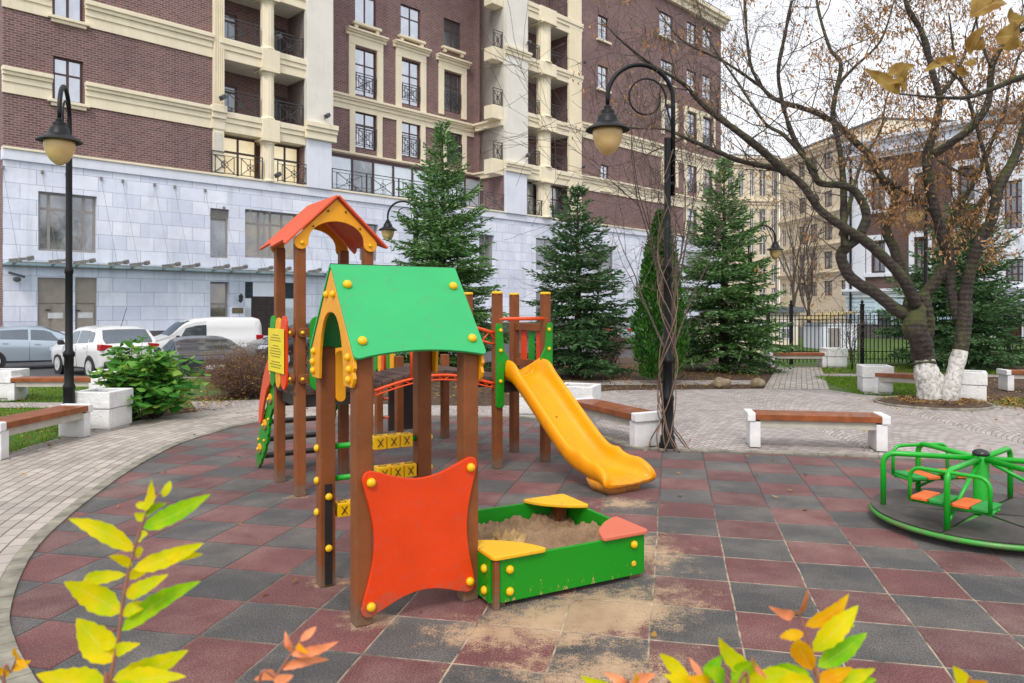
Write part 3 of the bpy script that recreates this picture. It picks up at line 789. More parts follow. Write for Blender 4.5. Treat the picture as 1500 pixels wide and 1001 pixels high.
MB().lathe([(.055,.60),(.066,.612),(.066,.625),(.05,.645),(.018,.655)], 18).build('hub_cap', mat('black_plastic', (.02,.02,.022), .35, .1, 6), mg, True)
mat('carousel_orange', L(236,112,52,.9), .5, .12, 7); mat('carousel_green', L(44,160,70,.85), .5, .12, 7)
for k in range(6):
    a = R(40+60*k); u = Vector((math.cos(a), math.sin(a), 0)); v = Vector((-u.y, u.x, 0)); Z_ = Vector((0,0,1))
    bend = [u*(.74-.09+.09*math.sin(t))+Z_*(.575-.09+.09*math.cos(t)-.0) for t in [math.pi/2*j/6 for j in range(7)]]
    bend = [u*(.65+.09*math.sin(math.pi/2*j/6))+Z_*(.485+.09*math.cos(math.pi/2*j/6)) for j in range(7)]
    MB().tube([u*.05+Z_*.575]+bend+[u*.74+Z_*.118], .0235, 12).build('arm', M['green_pipe'], mg, True)
    if k % 2 == 1:
        c_ = u*.585
        mb = MB(); zs = .315
        lp = []
        w2 = .285
        for p0, p1, p2 in (((-w2,.335),(-w2,.56),(-w2+.09,.56)), ((w2-.09,.56),(w2,.56),(w2,.335))):
            if p0[0] < 0: seq = [(-w2,.30),(-w2,.48)]+[(-w2+.08-.08*math.cos(t),.48+.08*math.sin(t)) for t in [math.pi/2*j/5 for j in range(1,6)]]
            else: seq = [(w2-.08+.08*math.sin(t),.48+.08*math.cos(t)) for t in [math.pi/2*j/5 for j in range(0,6)]]+[(w2,.30)]
            lp += seq
        MB().tube([u*.71+v*a_+Z_*b_ for a_, b_ in lp], .0155, 10).build('backrest', M['green_pipe'], mg, True)
        st_ = MB()
        for rr in (.50, .68): st_.tube([u*rr+v*(-w2)+Z_*(zs-.028), u*rr+v*w2+Z_*(zs-.028)], .013, 8)
        for sg_ in (-1,1): st_.tube([u*.71+v*w2*sg_+Z_*(zs-.02), u*.47+v*w2*sg_*.92+Z_*(zs-.028)], .013, 8)
        st_.tube([u*.73+Z_*.17, u*.52+Z_*(zs-.03)], .014, 8); st_.tube([u*.08+Z_*.54, u*.53+Z_*(zs-.02)], .0155, 8)
        st_.build('seat_frame', M['green_pipe'], mg, True)
        for j, cc in enumerate(('carousel_green','carousel_orange','carousel_green','carousel_orange')):
            off = (1.5-j)*.137+(.012 if j < 2 else -.012)
            poly = rnd_poly([(.425,off-.064),(.725,off-.064),(.725,off+.064),(.425,off+.064)], .022)
            MB().prism(poly, lambda a_, b_, t: tuple(u*a_+v*b_+Z_*t), zs-.012, zs+.012).build('seat_plank', M[cc], mg, bevel=.004)
# ================================================================== BENCHES, PLANTERS, LAMPS, FENCE
mat('bench_wood', L(156,84,38,.8), .45, .3, 5, .25, 50, .002, coat=.25)
def build_conc(name, col, lumpy):
    m, t = newmat(name); c = t.coord(); n = t.noise(c, 5, 6, .65); f = t.noise(c, 24 if lumpy else 70, 4, .6)
    s = t.new('ShaderNodeSeparateXYZ'); t.link(c, s.inputs[0])
    dirt = t.math('MULTIPLY', t.math('SUBTRACT', .16, s.outputs[2], clamp=True), 4.5)
    dirt = t.math('MULTIPLY', dirt, n)
    k = t.mix(t.ramp(n,.3,.7), tuple(x*.82 for x in col[:3])+(1,), col)
    t.link(t.mix(dirt, k, (.24,.22,.17,1)), t.bsdf.inputs['Base Color']); t.bsdf.inputs['Roughness'].default_value = .75
    t.bump(f, .8 if lumpy else .25, .02 if lumpy else .003)
build_conc('white_concrete', (.80,.80,.81,1), False); build_conc('white_rough', (.80,.80,.80,1), True)
mat('apron_paint', L(196,190,178,.85), .6, .1, 6)
mat('black_iron', (.006,.0065,.008), .45, .3, 8, .2, 60, .002, spec=.3)
mat('soil_dark', (.035,.024,.016), .95, .4, 20, .8, 40, .02)
def bench(label, loc, rz, Ln=1.75, group='wooden benches with white concrete supports'):
    b = thing('park_bench', label, 'bench', loc, rz, group)
    h = Ln/2
    mb = MB()
    for k in range(4):
        y = -.21+k*.107; mb.box(-h+.10, h-.10, y, y+.102, .362, .442)
    mb.build('seat', M['bench_wood'], b, bevel=.006)
    MB().box(-h+.16, h-.16, -.165, -.125, .262, .36).build('apron', M['apron_paint'], b, bevel=.004)
    MB().box(-h+.16, h-.16, .125, .165, .262, .36).build('apron', M['apron_paint'], b, bevel=.004)
    for sg in (-1, 1):
        e = MB(); x0, x1 = sorted((sg*h, sg*(h-.10)))
        e.prism(rnd_poly([(-.215,.34),(.215,.34),(.215,.455),(-.215,.455)], .02, 3), lambda a, c_, t: (t, a, c_), x0, x1)
        xa, xb = sorted((sg*(h-.03), sg*(h-.165)))
        e.box(xa, xb, -.195, .195, 0, .339)
        e.build('support', M['white_concrete'], b, bevel=.008)
    return b
def planter(label, loc, rz, sx=.62, sy=.62, hz=.58):
    p = thing('concrete_planter', label, 'planter', loc, rz, 'white rough concrete planters by the benches')
    def ring(z0, z1, e):
        a, b_ = sx/2-e, sy/2-e; wv = .09
        mb = MB(); mb.box(-a, a, -b_, -b_+wv, z0, z1); mb.box(-a, a, b_-wv, b_, z0, z1)
        mb.box(-a, -a+wv, -b_+wv, b_-wv, z0, z1); mb.box(a-wv, a, -b_+wv, b_-wv, z0, z1); return mb
    ring(.03, hz*.56, .015).build('lower_block', M['white_rough'], p, bevel=.012)
    ring(hz*.575, hz, 0).build('upper_block', M['white_rough'], p, bevel=.012)
    MB().box(-sx/2+.04, sx/2-.04, -sy/2+.04, sy/2-.04, -.02, .03).build('foot', M['white_concrete'], p)
    MB().box(-sx/2+.095, sx/2-.095, -sy/2+.095, sy/2-.095, .3, hz-.05).build('soil', M['soil_dark'], p)
    return p
b0 = bench('brown bench standing alone at the back edge of the rubber paving', (4.0, 9.75, 0), R(-10.3))
bb = [('bench behind the yellow slide with its near end by the vine-covered lamp', (1.42, 10.5, 0), R(116)),
      ('bench in the left foreground cut by the photo edge, on the brick path', (-6.3, 9.75, 0), R(86)),
      ('bench on the left lawn in front of the parked cars', (-9.1, 14.75, 0), R(3)),
      ('distant bench at the end of the path by the iron fence', (8.72, 22.6, 0), R(-2)),
      ('bench between two white planters behind the bare trees', (8.45, 15.35, 0), R(-38)),
      ('bench at the right edge of the photo behind the bare trees', (11.75, 16.3, 0), R(-6))]
for lb, loc, rz in bb: clone(b0, loc, rz, lb)
p0 = planter('white planter at the far end of the left foreground bench, beside the leafy green bush', (-6.25, 11.25, 0), R(-4))
pp_ = [('white planter at the right end of the lawn bench near the cars', (-7.95, 14.75, 0), R(2)),
       ('white planter at the left end of the lawn bench at the photo edge', (-10.25, 14.9, 0), R(3)),
       ('white planter seen between the legs under the yellow slide', (.45, 12.75, 0), R(-12)),
       ('white planter behind the slide at the far end of its bench', (1.08, 12.0, 0), R(-20)),
       ('small white planter beside the distant bench at the iron fence', (9.85, 22.6, 0), R(0)),
       ('white planter left of the bench behind the bare trees', (7.85, 15.95, 0), R(-14)),
       ('white planter right of the white-painted trunks', (9.0, 14.55, 0), R(-30))]
for lb, loc, rz in pp_: clone(p0, loc, rz, lb)

def build_lampglass():
    m, t = newmat('lamp_glass'); c = t.coord(); s = t.new('ShaderNodeSeparateXYZ'); t.link(c, s.inputs[0])
    n = t.noise(c, 5, 3)
    t.link(t.mix(n, L(196,160,100), L(232,206,150)), t.bsdf.inputs['Base Color'])
    t.bsdf.inputs['Roughness'].default_value = .35; t.bsdf.inputs['Subsurface Weight'].default_value = .25; t.bsdf.inputs['Subsurface Radius'].default_value = (.05,.04,.02)
build_lampglass()
def lamp(label, loc, rz, band=True):
    """arm reaches towards local -x"""
    p = thing('street_lamp', label, 'street lamp', loc, rz, 'black hooked street lamps with cream shades')
    pr = [(.115,0),(.115,.06),(.095,.09),(.095,.16),(.078,.18),(.078,.62),(.084,.64),(.084,.68),(.064,.72),(.064,1.10),(.08,1.12),(.08,1.17),(.052,1.21),(.050,2.33),(.060,2.35),(.060,2.40),(.044,2.44),(.044,4.05)]
    MB().lathe(pr, 16).build('post', M['black_iron'], p, 'auto')
    Rr = .44; zc = 4.55; x0 = .0
    arm = MB()
    pts = [(.075,0,3.30),(.075,0,zc)]+[(.075-Rr+Rr*math.cos(t), 0, zc+Rr*math.sin(t)) for t in [math.pi*j/16 for j in range(1,17)]]+[(.075-2*Rr,0,zc-.10)]
    arm.tube(pts, [.030]*(len(pts)-1)+[.026], 10)
    for z in (3.45, 3.85): arm.box(.0, .09, -.03, .03, z-.03, z+.03)
    arm.build('arm', M['black_iron'], p, True)
    sc = MB(); sp = [(.075,0,4.0)]
    for j in range(42):
        a = -.2+j*.20; r_ = .275-.0025*j
        sp.append((-.31+.02+r_*math.cos(a)*.98, 0, 4.56+r_*math.sin(a)))
    sc.tube([(.075,0,3.95),(.06,0,4.2)]+sp[1:36], .013, 6); sc.build('scroll', M['black_iron'], p, True)
    xl = .075-2*Rr; zl = zc-.10
    MB().lathe([(.03,0),(.05,-.02),(.05,-.05),(.085,-.07),(.09,-.115),(.12,-.14),(.135,-.20),(.155,-.235)], 20, (xl,0,zl)).build('cap', M['black_iron'], p, 'auto')
    MB().lathe([(.14,-.225),(.265,-.30),(.285,-.325),(.27,-.328),(.14,-.262)], 28, (xl,0,zl)).build('rim', M['black_iron'], p, 'auto')
    MB().lathe([(.185,-.305),(.195,-.35),(.185,-.43),(.155,-.52),(.11,-.59),(.05,-.64),(.01,-.65)], 24, (xl,0,zl)).build('shade', M['lamp_glass'], p, True)
    return p
l0 = lamp('tall hooked lamp wrapped in a brown vine, beside the slide bench', (2.03, 9.62, 0), R(8))
for lb, loc, rz, sc in (('hooked lamp in the left foreground behind the bench and white planter', (-6.55, 10.9, 0), R(113), 1),
    ('distant hooked lamp behind the red-roofed tower, left of the largest spruce', (-2.9, 22, 0), R(0), 1),
    ('distant hooked lamp among the branches of the rightmost full spruce', (7.05, 21.75, 0), R(170), .85),
    ('hooked lamp seen between the limbs of the bare trees on the right', (10.1, 18, 0), R(45), 1)):
    clone(l0, loc, rz, lb, None, sc)

# ---- iron fence
fz = 23.9
def fence(label, x0, x1, y0, y1, gate=False):
    f = thing('iron_fence', label, 'fence', (x0, y0, -.03), math.atan2(y1-y0, x1-x0), 'panels of the black iron fence')
    Ln = math.hypot(x1-x0, y1-y0)
    for x in ((0, Ln) if gate else (0,)):
        q = MB().box(x-.05, x+.05, -.05, .05, 0, 1.92).build('post', M['black_iron'], f, bevel=.006)
        MB().lathe([(.08,0),(.08,.03),(.03,.06),(.055,.11),(.03,.16),(.005,.18)], 10, (x,0,1.92)).build('finial', M['black_iron'], q)
    b = MB()
    for z in (.18, .42, 1.25, 1.45, 1.58): b.box(.06, Ln-.06, -.014, .014, z-.012, z+.012)
    n = int(Ln/.125)
    for k in range(1, n):
        x = Ln*k/n; b.box(x-.011, x+.011, -.011, .011, .06, 1.62 if k % 2 else 1.70)
    b.build('panel', M['black_iron'], f)
    sc = MB()
    for k in range(n//2):
        x = Ln*(2*k+1)/n
        for zc_ in (1.35, .30): sc.tube([(x+.05*math.cos(a), 0, zc_+.075*math.sin(a)) for a in [2*math.pi*j/8 for j in range(9)]], .007, 5, caps=False)
        sc.tube([(x-.055,0,1.66),(x-.05,0,1.74),(x,0,1.77),(x+.05,0,1.74),(x+.055,0,1.66)], .007, 5)
    sc.build('scrollwork', M['black_iron'], f)
    return f
xs = [8.3, 9.05, 11.35, 13.7, 16.1, 18.5, 20.9]
lbs = ['narrow leftmost panel of the black iron fence beside the spruce', 'iron fence panel behind the distant bench and path', 'iron fence panel right of the distant bench, in front of the pale blue wall',
       'iron fence panel behind the white-painted trunks', 'iron fence panel behind the low dark spruce on the right', 'iron fence panel at the right edge in front of the brown door']
for i in range(6): fence(lbs[i], xs[i], xs[i+1], fz, fz, i == 5)
# ================================================================== BUILDINGS
def build_brick(name, c1, c2, mortar, bw=.27, bh=.085, ms=.012):
    m, t = newmat(name); c = t.coord(); s = t.new('ShaderNodeSeparateXYZ'); t.link(c, s.inputs[0])
    g = t.n.new('ShaderNodeNewGeometry'); tr = t.new('ShaderNodeVectorTransform', vector_type='NORMAL', convert_from='WORLD', convert_to='OBJECT'); t.link(g.outputs['Normal'], tr.inputs[0])
    ns = t.new('ShaderNodeSeparateXYZ'); t.link(tr.outputs[0], ns.inputs[0])
    side = t.math('GREATER_THAN', t.math('ABSOLUTE', ns.outputs[0]), .7)
    mxv = t.math('ADD', t.math('MULTIPLY', s.outputs[0], t.math('SUBTRACT', 1.0, side)), t.math('MULTIPLY', s.outputs[1], side))
    cb = t.new('ShaderNodeCombineXYZ'); t.link(mxv, cb.inputs[0]); t.link(s.outputs[2], cb.inputs[1])
    b = t.new('ShaderNodeTexBrick', _Scale=1.0, _Color1=c1, _Color2=c2, _Mortar=mortar); b.inputs['Mortar Size'].default_value = ms
    b.inputs['Brick Width'].default_value = bw; b.inputs['Row Height'].default_value = bh; b.inputs['Bias'].default_value = 0.0; b.inputs['Mortar Smooth'].default_value = .3
    t.link(cb.outputs[0], b.inputs['Vector'])
    n = t.noise(c, .35, 6, .65); n2 = t.noise(c, 2.5, 4)
    col = t.mix(.75, b.outputs['Color'], t.mix(t.ramp(n,.3,.7), (.78,.76,.78,1), (1.2,1.18,1.16,1)), 'MULTIPLY')
    col = t.mix(.35, col, t.mix(n2, (.7,.7,.7,1), (1.3,1.3,1.3,1)), 'MULTIPLY')
    mp = t.new('ShaderNodeMapping'); mp.inputs['Scale'].default_value = (1.2,1.2,.10); t.link(c, mp.inputs[0])
    st_ = t.noise(mp.outputs[0], 1.6, 5, .7)
    col = t.mix(t.math('MULTIPLY', t.ramp(st_, .52, .78), .5), col, (.5,.5,.5,1), 'MULTIPLY')
    t.link(col, t.bsdf.inputs['Base Color']); t.bsdf.inputs['Roughness'].default_value = .85
    t.bump(b.outputs['Fac'], -.4, .01)
    return m
build_brick('dark_brick', L(126,93,91,.95), L(98,71,71,.95), L(166,146,142,.86), .27, .10, .014)
build_brick('pale_stone', L(234,239,252,.97), L(214,222,240,.95), L(182,191,210,.85), 1.15, .62, .014)
build_brick('brown_brick', L(112,84,78,.8), L(92,70,66,.8), L(128,108,102,.7), .27, .09, .012)
def build_trim(name, col, sc=.8):
    m, t = newmat(name); c = t.coord(); n = t.noise(c, sc, 6, .65)
    mp = t.new('ShaderNodeMapping'); mp.inputs['Scale'].default_value = (1.5,1.5,.12); t.link(c, mp.inputs[0])
    st_ = t.noise(mp.outputs[0], 2.2, 5, .7)
    k = t.mix(t.ramp(n,.3,.7), tuple(x*.88 for x in col[:3])+(1,), col)
    k = t.mix(t.math('MULTIPLY', t.ramp(st_, .52, .78), .4), k, tuple(x*.62 for x in col[:3])+(1,))
    t.link(k, t.bsdf.inputs['Base Color']); t.bsdf.inputs['Roughness'].default_value = .75; t.bump(t.noise(c, 30, 3), .15, .01)
build_trim('cream_stone', L(246,234,206,.94)); build_trim('ivory_stone', L(238,234,224,.94)); build_trim('beige_plaster', L(240,226,200,.95)); build_trim('beige_plaster_pale', L(244,232,210,.95))
build_trim('white_trim', L(234,238,250,.93)); build_trim('pale_blue_plaster', L(212,232,246,.9))
mat('frame_brown', L(84,58,58,.8), .5, .15, 6); mat('frame_grey', L(158,152,148,.8), .5, .1, 6); mat('frame_white', (.7,.7,.7), .5, .1, 6)
mat('rail_iron', (.035,.037,.042), .45, .2, 8); mat('door_taupe', L(168,158,146,.85), .55, .1, 3); mat('door_dark', L(52,40,38), .45, .2, 4); mat('door_teal', L(52,72,80), .4, .15, 4)
mat('canopy_metal', L(150,146,140,.8), .4, .2, 6, metal=.4); mat('wood_door', L(96,48,30,.8), .5, .3, 6); mat('roof_metal', L(120,126,134,.7), .5, .2, 2)
mat('plinth', L(88,84,86), .8, .2, 2); mat('lamp_housing', L(70,70,74), .4, .2, 5); mat('brass_plaque', L(110,100,70), .4, .2, 5)
def build_glass(name, inner, inner2, refl=.35, tint=(.86,.91,1,1), sc=.6):
    m, t = newmat(name); c = t.coord()
    mp = t.new('ShaderNodeMapping'); mp.inputs['Scale'].default_value = (1,1,.6); t.link(c, mp.inputs[0])
    n = t.noise(mp.outputs[0], sc, 4, .6, .5)
    t.link(t.mix(t.ramp(n,.35,.65), inner, inner2), t.bsdf.inputs['Base Color']); t.bsdf.inputs['Roughness'].default_value = .4
    g = t.new('ShaderNodeBsdfGlossy'); g.inputs['Roughness'].default_value = .03; g.inputs['Color'].default_value = tint
    lw = t.new('ShaderNodeLayerWeight', _Blend=.35)
    mx = t.new('ShaderNodeMixShader'); t.link(t.math('ADD', t.math('MULTIPLY', lw.outputs['Fresnel'], .5), refl, clamp=True), mx.inputs[0])
    t.link(t.bsdf.outputs[0], mx.inputs[1]); t.link(g.outputs[0], mx.inputs[2]); t.link(mx.outputs[0], t.out.inputs[0])
build_glass('sky_glass', (.04,.05,.07,1), (.42,.42,.43,1), .45, sc=.9)
build_glass('dark_glass', (.02,.024,.03,1), (.07,.075,.08,1), .16)
build_glass('grey_glass', (.03,.035,.045,1), (.24,.24,.235,1), .17, sc=1.3)
build_glass('pale_pane', (.46,.52,.56,1), (.62,.66,.68,1), .25)
build_glass('warm_glass', (.62,.46,.20,1), (.85,.78,.58,1), .08, sc=1.0); MATS['warm_glass'].node_tree.nodes['Principled BSDF'].inputs['Emission Color'].default_value = (1,.8,.45,1); MATS['warm_glass'].node_tree.nodes['Principled BSDF'].inputs['Emission Strength'].default_value = .35
build_glass('amber_glass', (.10,.09,.07,1), (.34,.24,.10,1), .16, sc=1.2)
def build_canopy():
    m, t = newmat('canopy_glass')
    t.bsdf.inputs['Base Color'].default_value = (.35,.50,.50,1); t.bsdf.inputs['Roughness'].default_value = .2
    tr = t.new('ShaderNodeBsdfTransparent'); tr.inputs[0].default_value = (.80,.90,.90,1)
    mx = t.new('ShaderNodeMixShader'); mx.inputs[0].default_value = .30; t.link(tr.outputs[0], mx.inputs[1]); t.link(t.bsdf.outputs[0], mx.inputs[2]); t.link(mx.outputs[0], t.out.inputs[0])
build_canopy()

class Facade:
    """maps picture places on a plane standing `off` metres proud of the facade to local (u, z)"""
    def __init__(s, p0, d): s.p0 = Vector(p0); s.d = Vector(d).normalized(); s.n = Vector((s.d.y, -s.d.x))
    def u(s, px, off=0):
        t = (px-CX)/F; p = s.p0+s.n*off; return (t*p.y-p.x)/(s.d.x-t*s.d.y)
    def Z(s, px, off=0): return s.p0.y+s.n.y*off+s.d.y*s.u(px, off)
    def z(s, px, py, off=0): return H-(py-HY)*s.Z(px, off)/F
    def rz(s): return math.atan2(s.d.y, s.d.x)
def wall(mb, u0, u1, z0, z1, y, holes=(), rv=.22, mi=0, ret=True):
    us = sorted(set([u0,u1]+[min(max(h[k],u0),u1) for h in holes for k in (0,1)])); zs = sorted(set([z0,z1]+[min(max(h[k],z0),z1) for h in holes for k in (2,3)]))
    for i in range(len(us)-1):
        for j in range(len(zs)-1):
            a, b, c, d = us[i], us[i+1], zs[j], zs[j+1]
            if b-a < 1e-5 or d-c < 1e-5: continue
            um, zm = (a+b)/2, (c+d)/2
            if any(h[0] < um < h[1] and h[2] < zm < h[3] for h in holes): continue
            mb.add([(a,y,c),(b,y,c),(b,y,d),(a,y,d)], [(0,1,2,3)], mi)
    if ret:
        for a, b, c, d in holes:
            if b <= u0 or a >= u1: continue
            mb.add([(a,y,c),(b,y,c),(b,y,d),(a,y,d),(a,y+rv,c),(b,y+rv,c),(b,y+rv,d),(a,y+rv,d)], [(0,4,5,1),(1,5,6,2),(2,6,7,3),(3,7,4,0)], mi)
def window(par, rect, y, cols=2, trans=(.68,), frame='frame_brown', glass='sky_glass', fw=.07, fractions=None, depth=.06):
    a, b, c, d = rect; f = MB(); y0, y1 = y, y+depth
    f.box(a,b,y0,y1,c,c+fw); f.box(a,b,y0,y1,d-fw,d); f.box(a,a+fw,y0,y1,c+fw,d-fw); f.box(b-fw,b,y0,y1,c+fw,d-fw)
    xs_ = fractions or [k/cols for k in range(1, cols)]
    for k in xs_:
        x = a+(b-a)*k; f.box(x-fw*.55, x+fw*.55, y0+.003, y1-.003, c+fw, d-fw)
    for k in trans:
        z = c+(d-c)*k
        e = [a+fw]+[a+(b-a)*q for q in xs_]+[b-fw]
        for i in range(len(e)-1): f.box(e[i]+(fw*.55 if i else 0), e[i+1]-(fw*.55 if i < len(e)-2 else 0), y0+.006, y1-.006, z-fw*.45, z+fw*.45)
    w_ = f.build('window', M[frame], par)
    MB().box(a+fw*.5, b-fw*.5, y0+.025, y0+.035, c+fw*.5, d-fw*.5).build('pane', M[glass], w_)
    return w_
def railing(par, a, b, y, z0, z1, unit=1.3, r=.026):
    m = MB(); m.box(a,b,y-.025,y+.025,z1-.04,z1); m.box(a,b,y-.018,y+.018,z0+.05,z0+.085); m.box(a,b,y-.018,y+.018,z1-.2,z1-.175)
    n = max(1, round((b-a)/unit)); h0, h1 = z0+.085, z1-.2
    for k in range(n+1):
        x = a+(b-a)*k/n; x = min(max(x, a+.02), b-.02); m.box(x-.022,x+.022,y-.022,y+.022,z0,z1-.001)
    for k in range(n):
        x0_, x1_ = a+(b-a)*k/n, a+(b-a)*(k+1)/n; xm, zm = (x0_+x1_)/2, (h0+h1)/2; wd = x1_-x0_
        for f_ in (.14,.86): m.bar((x0_+wd*f_,y,h0),(x0_+wd*f_,y,h1), r*1.2, r*1.2)
        for f_ in (.5,): m.bar((x0_+wd*f_,y,h0),(x0_+wd*f_,y,h1), r, r)
        m.bar((x0_+wd*.14,y,h0),(x0_+wd*.86,y,h1), r*1.2, r*1.2, (0,1,0)); m.bar((x0_+wd*.14,y+.004,h1),(x0_+wd*.86,y+.004,h0), r*1.2, r*1.2, (0,1,0))
        rr = min(wd*.13, (h1-h0)*.22)
        m.tube([(xm+rr*math.cos(q),y,zm+rr*math.sin(q)) for q in [2*math.pi*j/10 for j in range(11)]], r*.7, 5, caps=False)
    return m.build('railing', M['rail_iron'], par)
def moulding(par, a, b, z0, z1, y, proj, m='cream_stone', name='cornice'):
    """stepped string course; the top slab stands proudest"""
    h = z1-z0; mb = MB()
    mb.box(a, b, y-proj, y+.05, z1-h*.30, z1); mb.box(a+.01, b-.01, y-proj*.72, y+.05, z1-h*.55, z1-h*.30); mb.box(a+.02, b-.02, y-proj*.42, y+.05, z0, z1-h*.55)
    return mb.build(name, M[m], par, bevel=.02)
def fluted(mb, x, y, r, z0, z1, n=14):
    vs = []; k = n*4
    for z in (z0, z1):
        for j in range(k):
            a = 2*math.pi*j/k; rr = r*(1-.07*(1 if j % 4 in (1,2) else 0)); vs.append((x+rr*math.cos(a), y+rr*math.sin(a), z))
    mb.add(vs, [(j,(j+1)%k,k+(j+1)%k,k+j) for j in range(k)])
def column(par, x, y, r, z0, z1, m='cream_stone'):
    mb = MB(); fluted(mb, x, y, r, z0+.12, z1-.25)
    mb.lathe([(r*1.18,z0),(r*1.18,z0+.06),(r*1.05,z0+.12)], 24, (x,y,0)); mb.lathe([(r,z1-.26),(r*1.08,z1-.22),(r*1.05,z1-.18),(r*1.3,z1-.10)], 24, (x,y,0)); mb.box(x-r*1.4,x+r*1.4,y-r*1.4,y+r*1.4,z1-.10,z1)
    return mb.build('column', M[m], par, 'auto')
def pilaster(par, u0, u1, y, z0, z1, proj=.12, m='cream_stone'):
    mb = MB(); n = 5; mb.box(u0, u1, y-proj, y+.06, z0, z1); wd = (u1-u0)/n
    for k in range(n): mb.box(u0+wd*(k+.22), u0+wd*(k+.78), y-proj-.035, y-proj+.01, z0+.15, z1-.2)
    return mb.build('pilaster', M[m], par)

# ---------------------------------------------------------------- the brick apartment house
FA = Facade((-18.66, 31.0), (.697, .717)); U, ZZ = FA.u, FA.z
apt = thing('apartment_building', 'large dark red brick apartment building with cream stone trim on a pale stone base', 'building', (-18.66, 31.0, 0), FA.rz())
def px(xl, xr, yt, yb, off=0, xm=None):
    xm = xm if xm is not None else (xl+xr)/2
    return (U(xl,off), U(xr,off), ZZ(xm,yb,off), ZZ(xm,yt,off))
ST = ZZ(200, 243)                           # top of the stone base
ROOF = 29.6
uL, uR = U(4), U(1056)
WF = dict(y=.16)
# stone base
sw = [px(56,142,284,369), px(308,336,306,378), px(359,436,310,379), px(527,554,328,382), px(702,724,344,392), px(785,818,350,396), px(868,900,360,400), px(1005,1040,370,410)]
sl_ = [px(308,336,413,478), px(55,101,407,486), px(110,142,407,486), px(359,437,414,492), px(527,554,420,470), px(785,818,428,470)]
mb = MB(); wall(mb, uL, uR, -.6, ST-.42, 0, sw+sl_, .25)
mb.build('stone_base', M['pale_stone'], apt)
MB().box(uL-.02, uR+.02, -.10, .3, ST-.42, ST).build('coping', M['white_trim'], apt, bevel=.02)
MB().box(uL-.02, uR+.02, -.16, .2, ST+.001, ST+.10).build('coping_cap', M['cream_stone'], apt, bevel=.015)
mb = MB(); us_ = [uL]+[v for r_ in sorted(sl_[1:4]) for v in (r_[0], r_[1])]+[uR]
for i in range(0, len(us_), 2): mb.box(us_[i]+.02, us_[i+1]-.02, -.05, .02, -.6, .75)
mb.build('plinth', M['plinth'], apt)
window(apt, sw[0], .2, fractions=[.19,.57,.79], trans=(.72,), frame='frame_grey', glass='grey_glass', fw=.10)
w_ = window(apt, sw[1], .2, cols=1, trans=(.78,), frame='frame_grey', glass='grey_glass', fw=.09)
lv = MB(); a,b,c,d = sw[1]
for k in range(6): z = c+(d-c)*(.80+.03*k); lv.box(a+.09,b-.09,.17,.205,z,z+.05)
lv.build('louvre', M['canopy_metal'], w_)
window(apt, sw[2], .2, fractions=[.28,.5,.72], trans=(.72,), frame='frame_grey', glass='amber_glass', fw=.10)
for r_ in sw[3:]: window(apt, r_, .2, cols=2, trans=(.72,), frame='frame_grey', glass='grey_glass', fw=.09)
window(apt, sl_[0], .2, cols=1, trans=(.5,), frame='frame_grey', glass='amber_glass', fw=.10)
for r_ in sl_[4:]: window(apt, r_, .2, cols=2, trans=(.6,), frame='frame_grey', glass='grey_glass', fw=.09)
for r_, two in ((sl_[1], 1), (sl_[2], 0)):
    a,b,c,d = r_; mb = MB(); zt = c+(d-c)*.52
    mb.box(a,b,.12,.2,zt+.02,d); mb.box(a,b,.16,.2,c,zt+.02)
    if two: mb.box(a+.05,a+.45,.13,.16,c+.02,zt-.05); mb.box(a+.55,b-.06,.11,.16,c+.02,zt-.05)
    else: mb.box(a+.08,b-.08,.11,.16,c+.02,zt-.05)
    dr = mb.build('door', M['door_taupe'], apt, bevel=.01)
    pl = MB(); xm = (a+b)/2+(.1 if two else 0); pl.box(xm-.28,xm+.28,.098,.108,zt-.62,zt-.38); pl.build('door_sign', M['frame_white'], dr)
    hb = MB(); hb.tube([(xm-.35,.10,c+.9),(xm-.35,.05,c+.9),(xm-.2,.05,c+.9)], .025, 6); hb.build('handle', M['rail_iron'], dr)
a,b,c,d = sl_[3]; zt = c+(d-c)*.70                     # entrance with dark door between pale panes
for x0_, x1_ in ((a,a+(b-a)*.17),(a+(b-a)*.60,b)):
    lv = MB()
    for k in range(9): z = zt+(d-zt)*k/9; lv.box(x0_+.02,x1_-.02,.16,.2,z,z+.06)
    lv.build('louvre', M['door_teal'], apt)
MB().box(a+(b-a)*.17,a+(b-a)*.60,.18,.2,zt,d).build('pane', M['pale_pane'], apt)
MB().box(a,a+(b-a)*.14,.18,.2,c,zt).build('pane', M['pale_pane'], apt); MB().box(a+(b-a)*.62,b,.18,.2,c,zt).build('pane', M['pale_pane'], apt)
db = MB(); x0_, x1_ = a+(b-a)*.15, a+(b-a)*.61; db.box(x0_,x1_,.14,.2,c,zt+.1)
for i in range(2):
    for k in range(6): xx = x0_+.12+i*(x1_-x0_-.1)/2; db.box(xx,xx+(x1_-x0_)/2-.2,.12,.141,c+.12+k*(zt-c-.1)/6,c+(k+.8)*(zt-c-.1)/6+.1)
db.build('door', M['door_dark'], apt, bevel=.006)
pq = px(340,356,451,459); MB().box(pq[0],pq[1],-.03,.01,pq[2],pq[3]).build('plaque', M['brass_plaque'], apt)
ln_ = MB(); q = px(345,353,428,443); um = (q[0]+q[1])/2; zm_ = q[2]
ln_.lathe([(.02,0),(.09,.06),(.11,.28),(.13,.30),(.02,.42)], 8, (um,-.28,zm_)); ln_.bar((um,0,zm_+.1),(um,-.28,zm_-.02),.03,.03); ln_.build('wall_lantern', M['rail_iron'], apt)
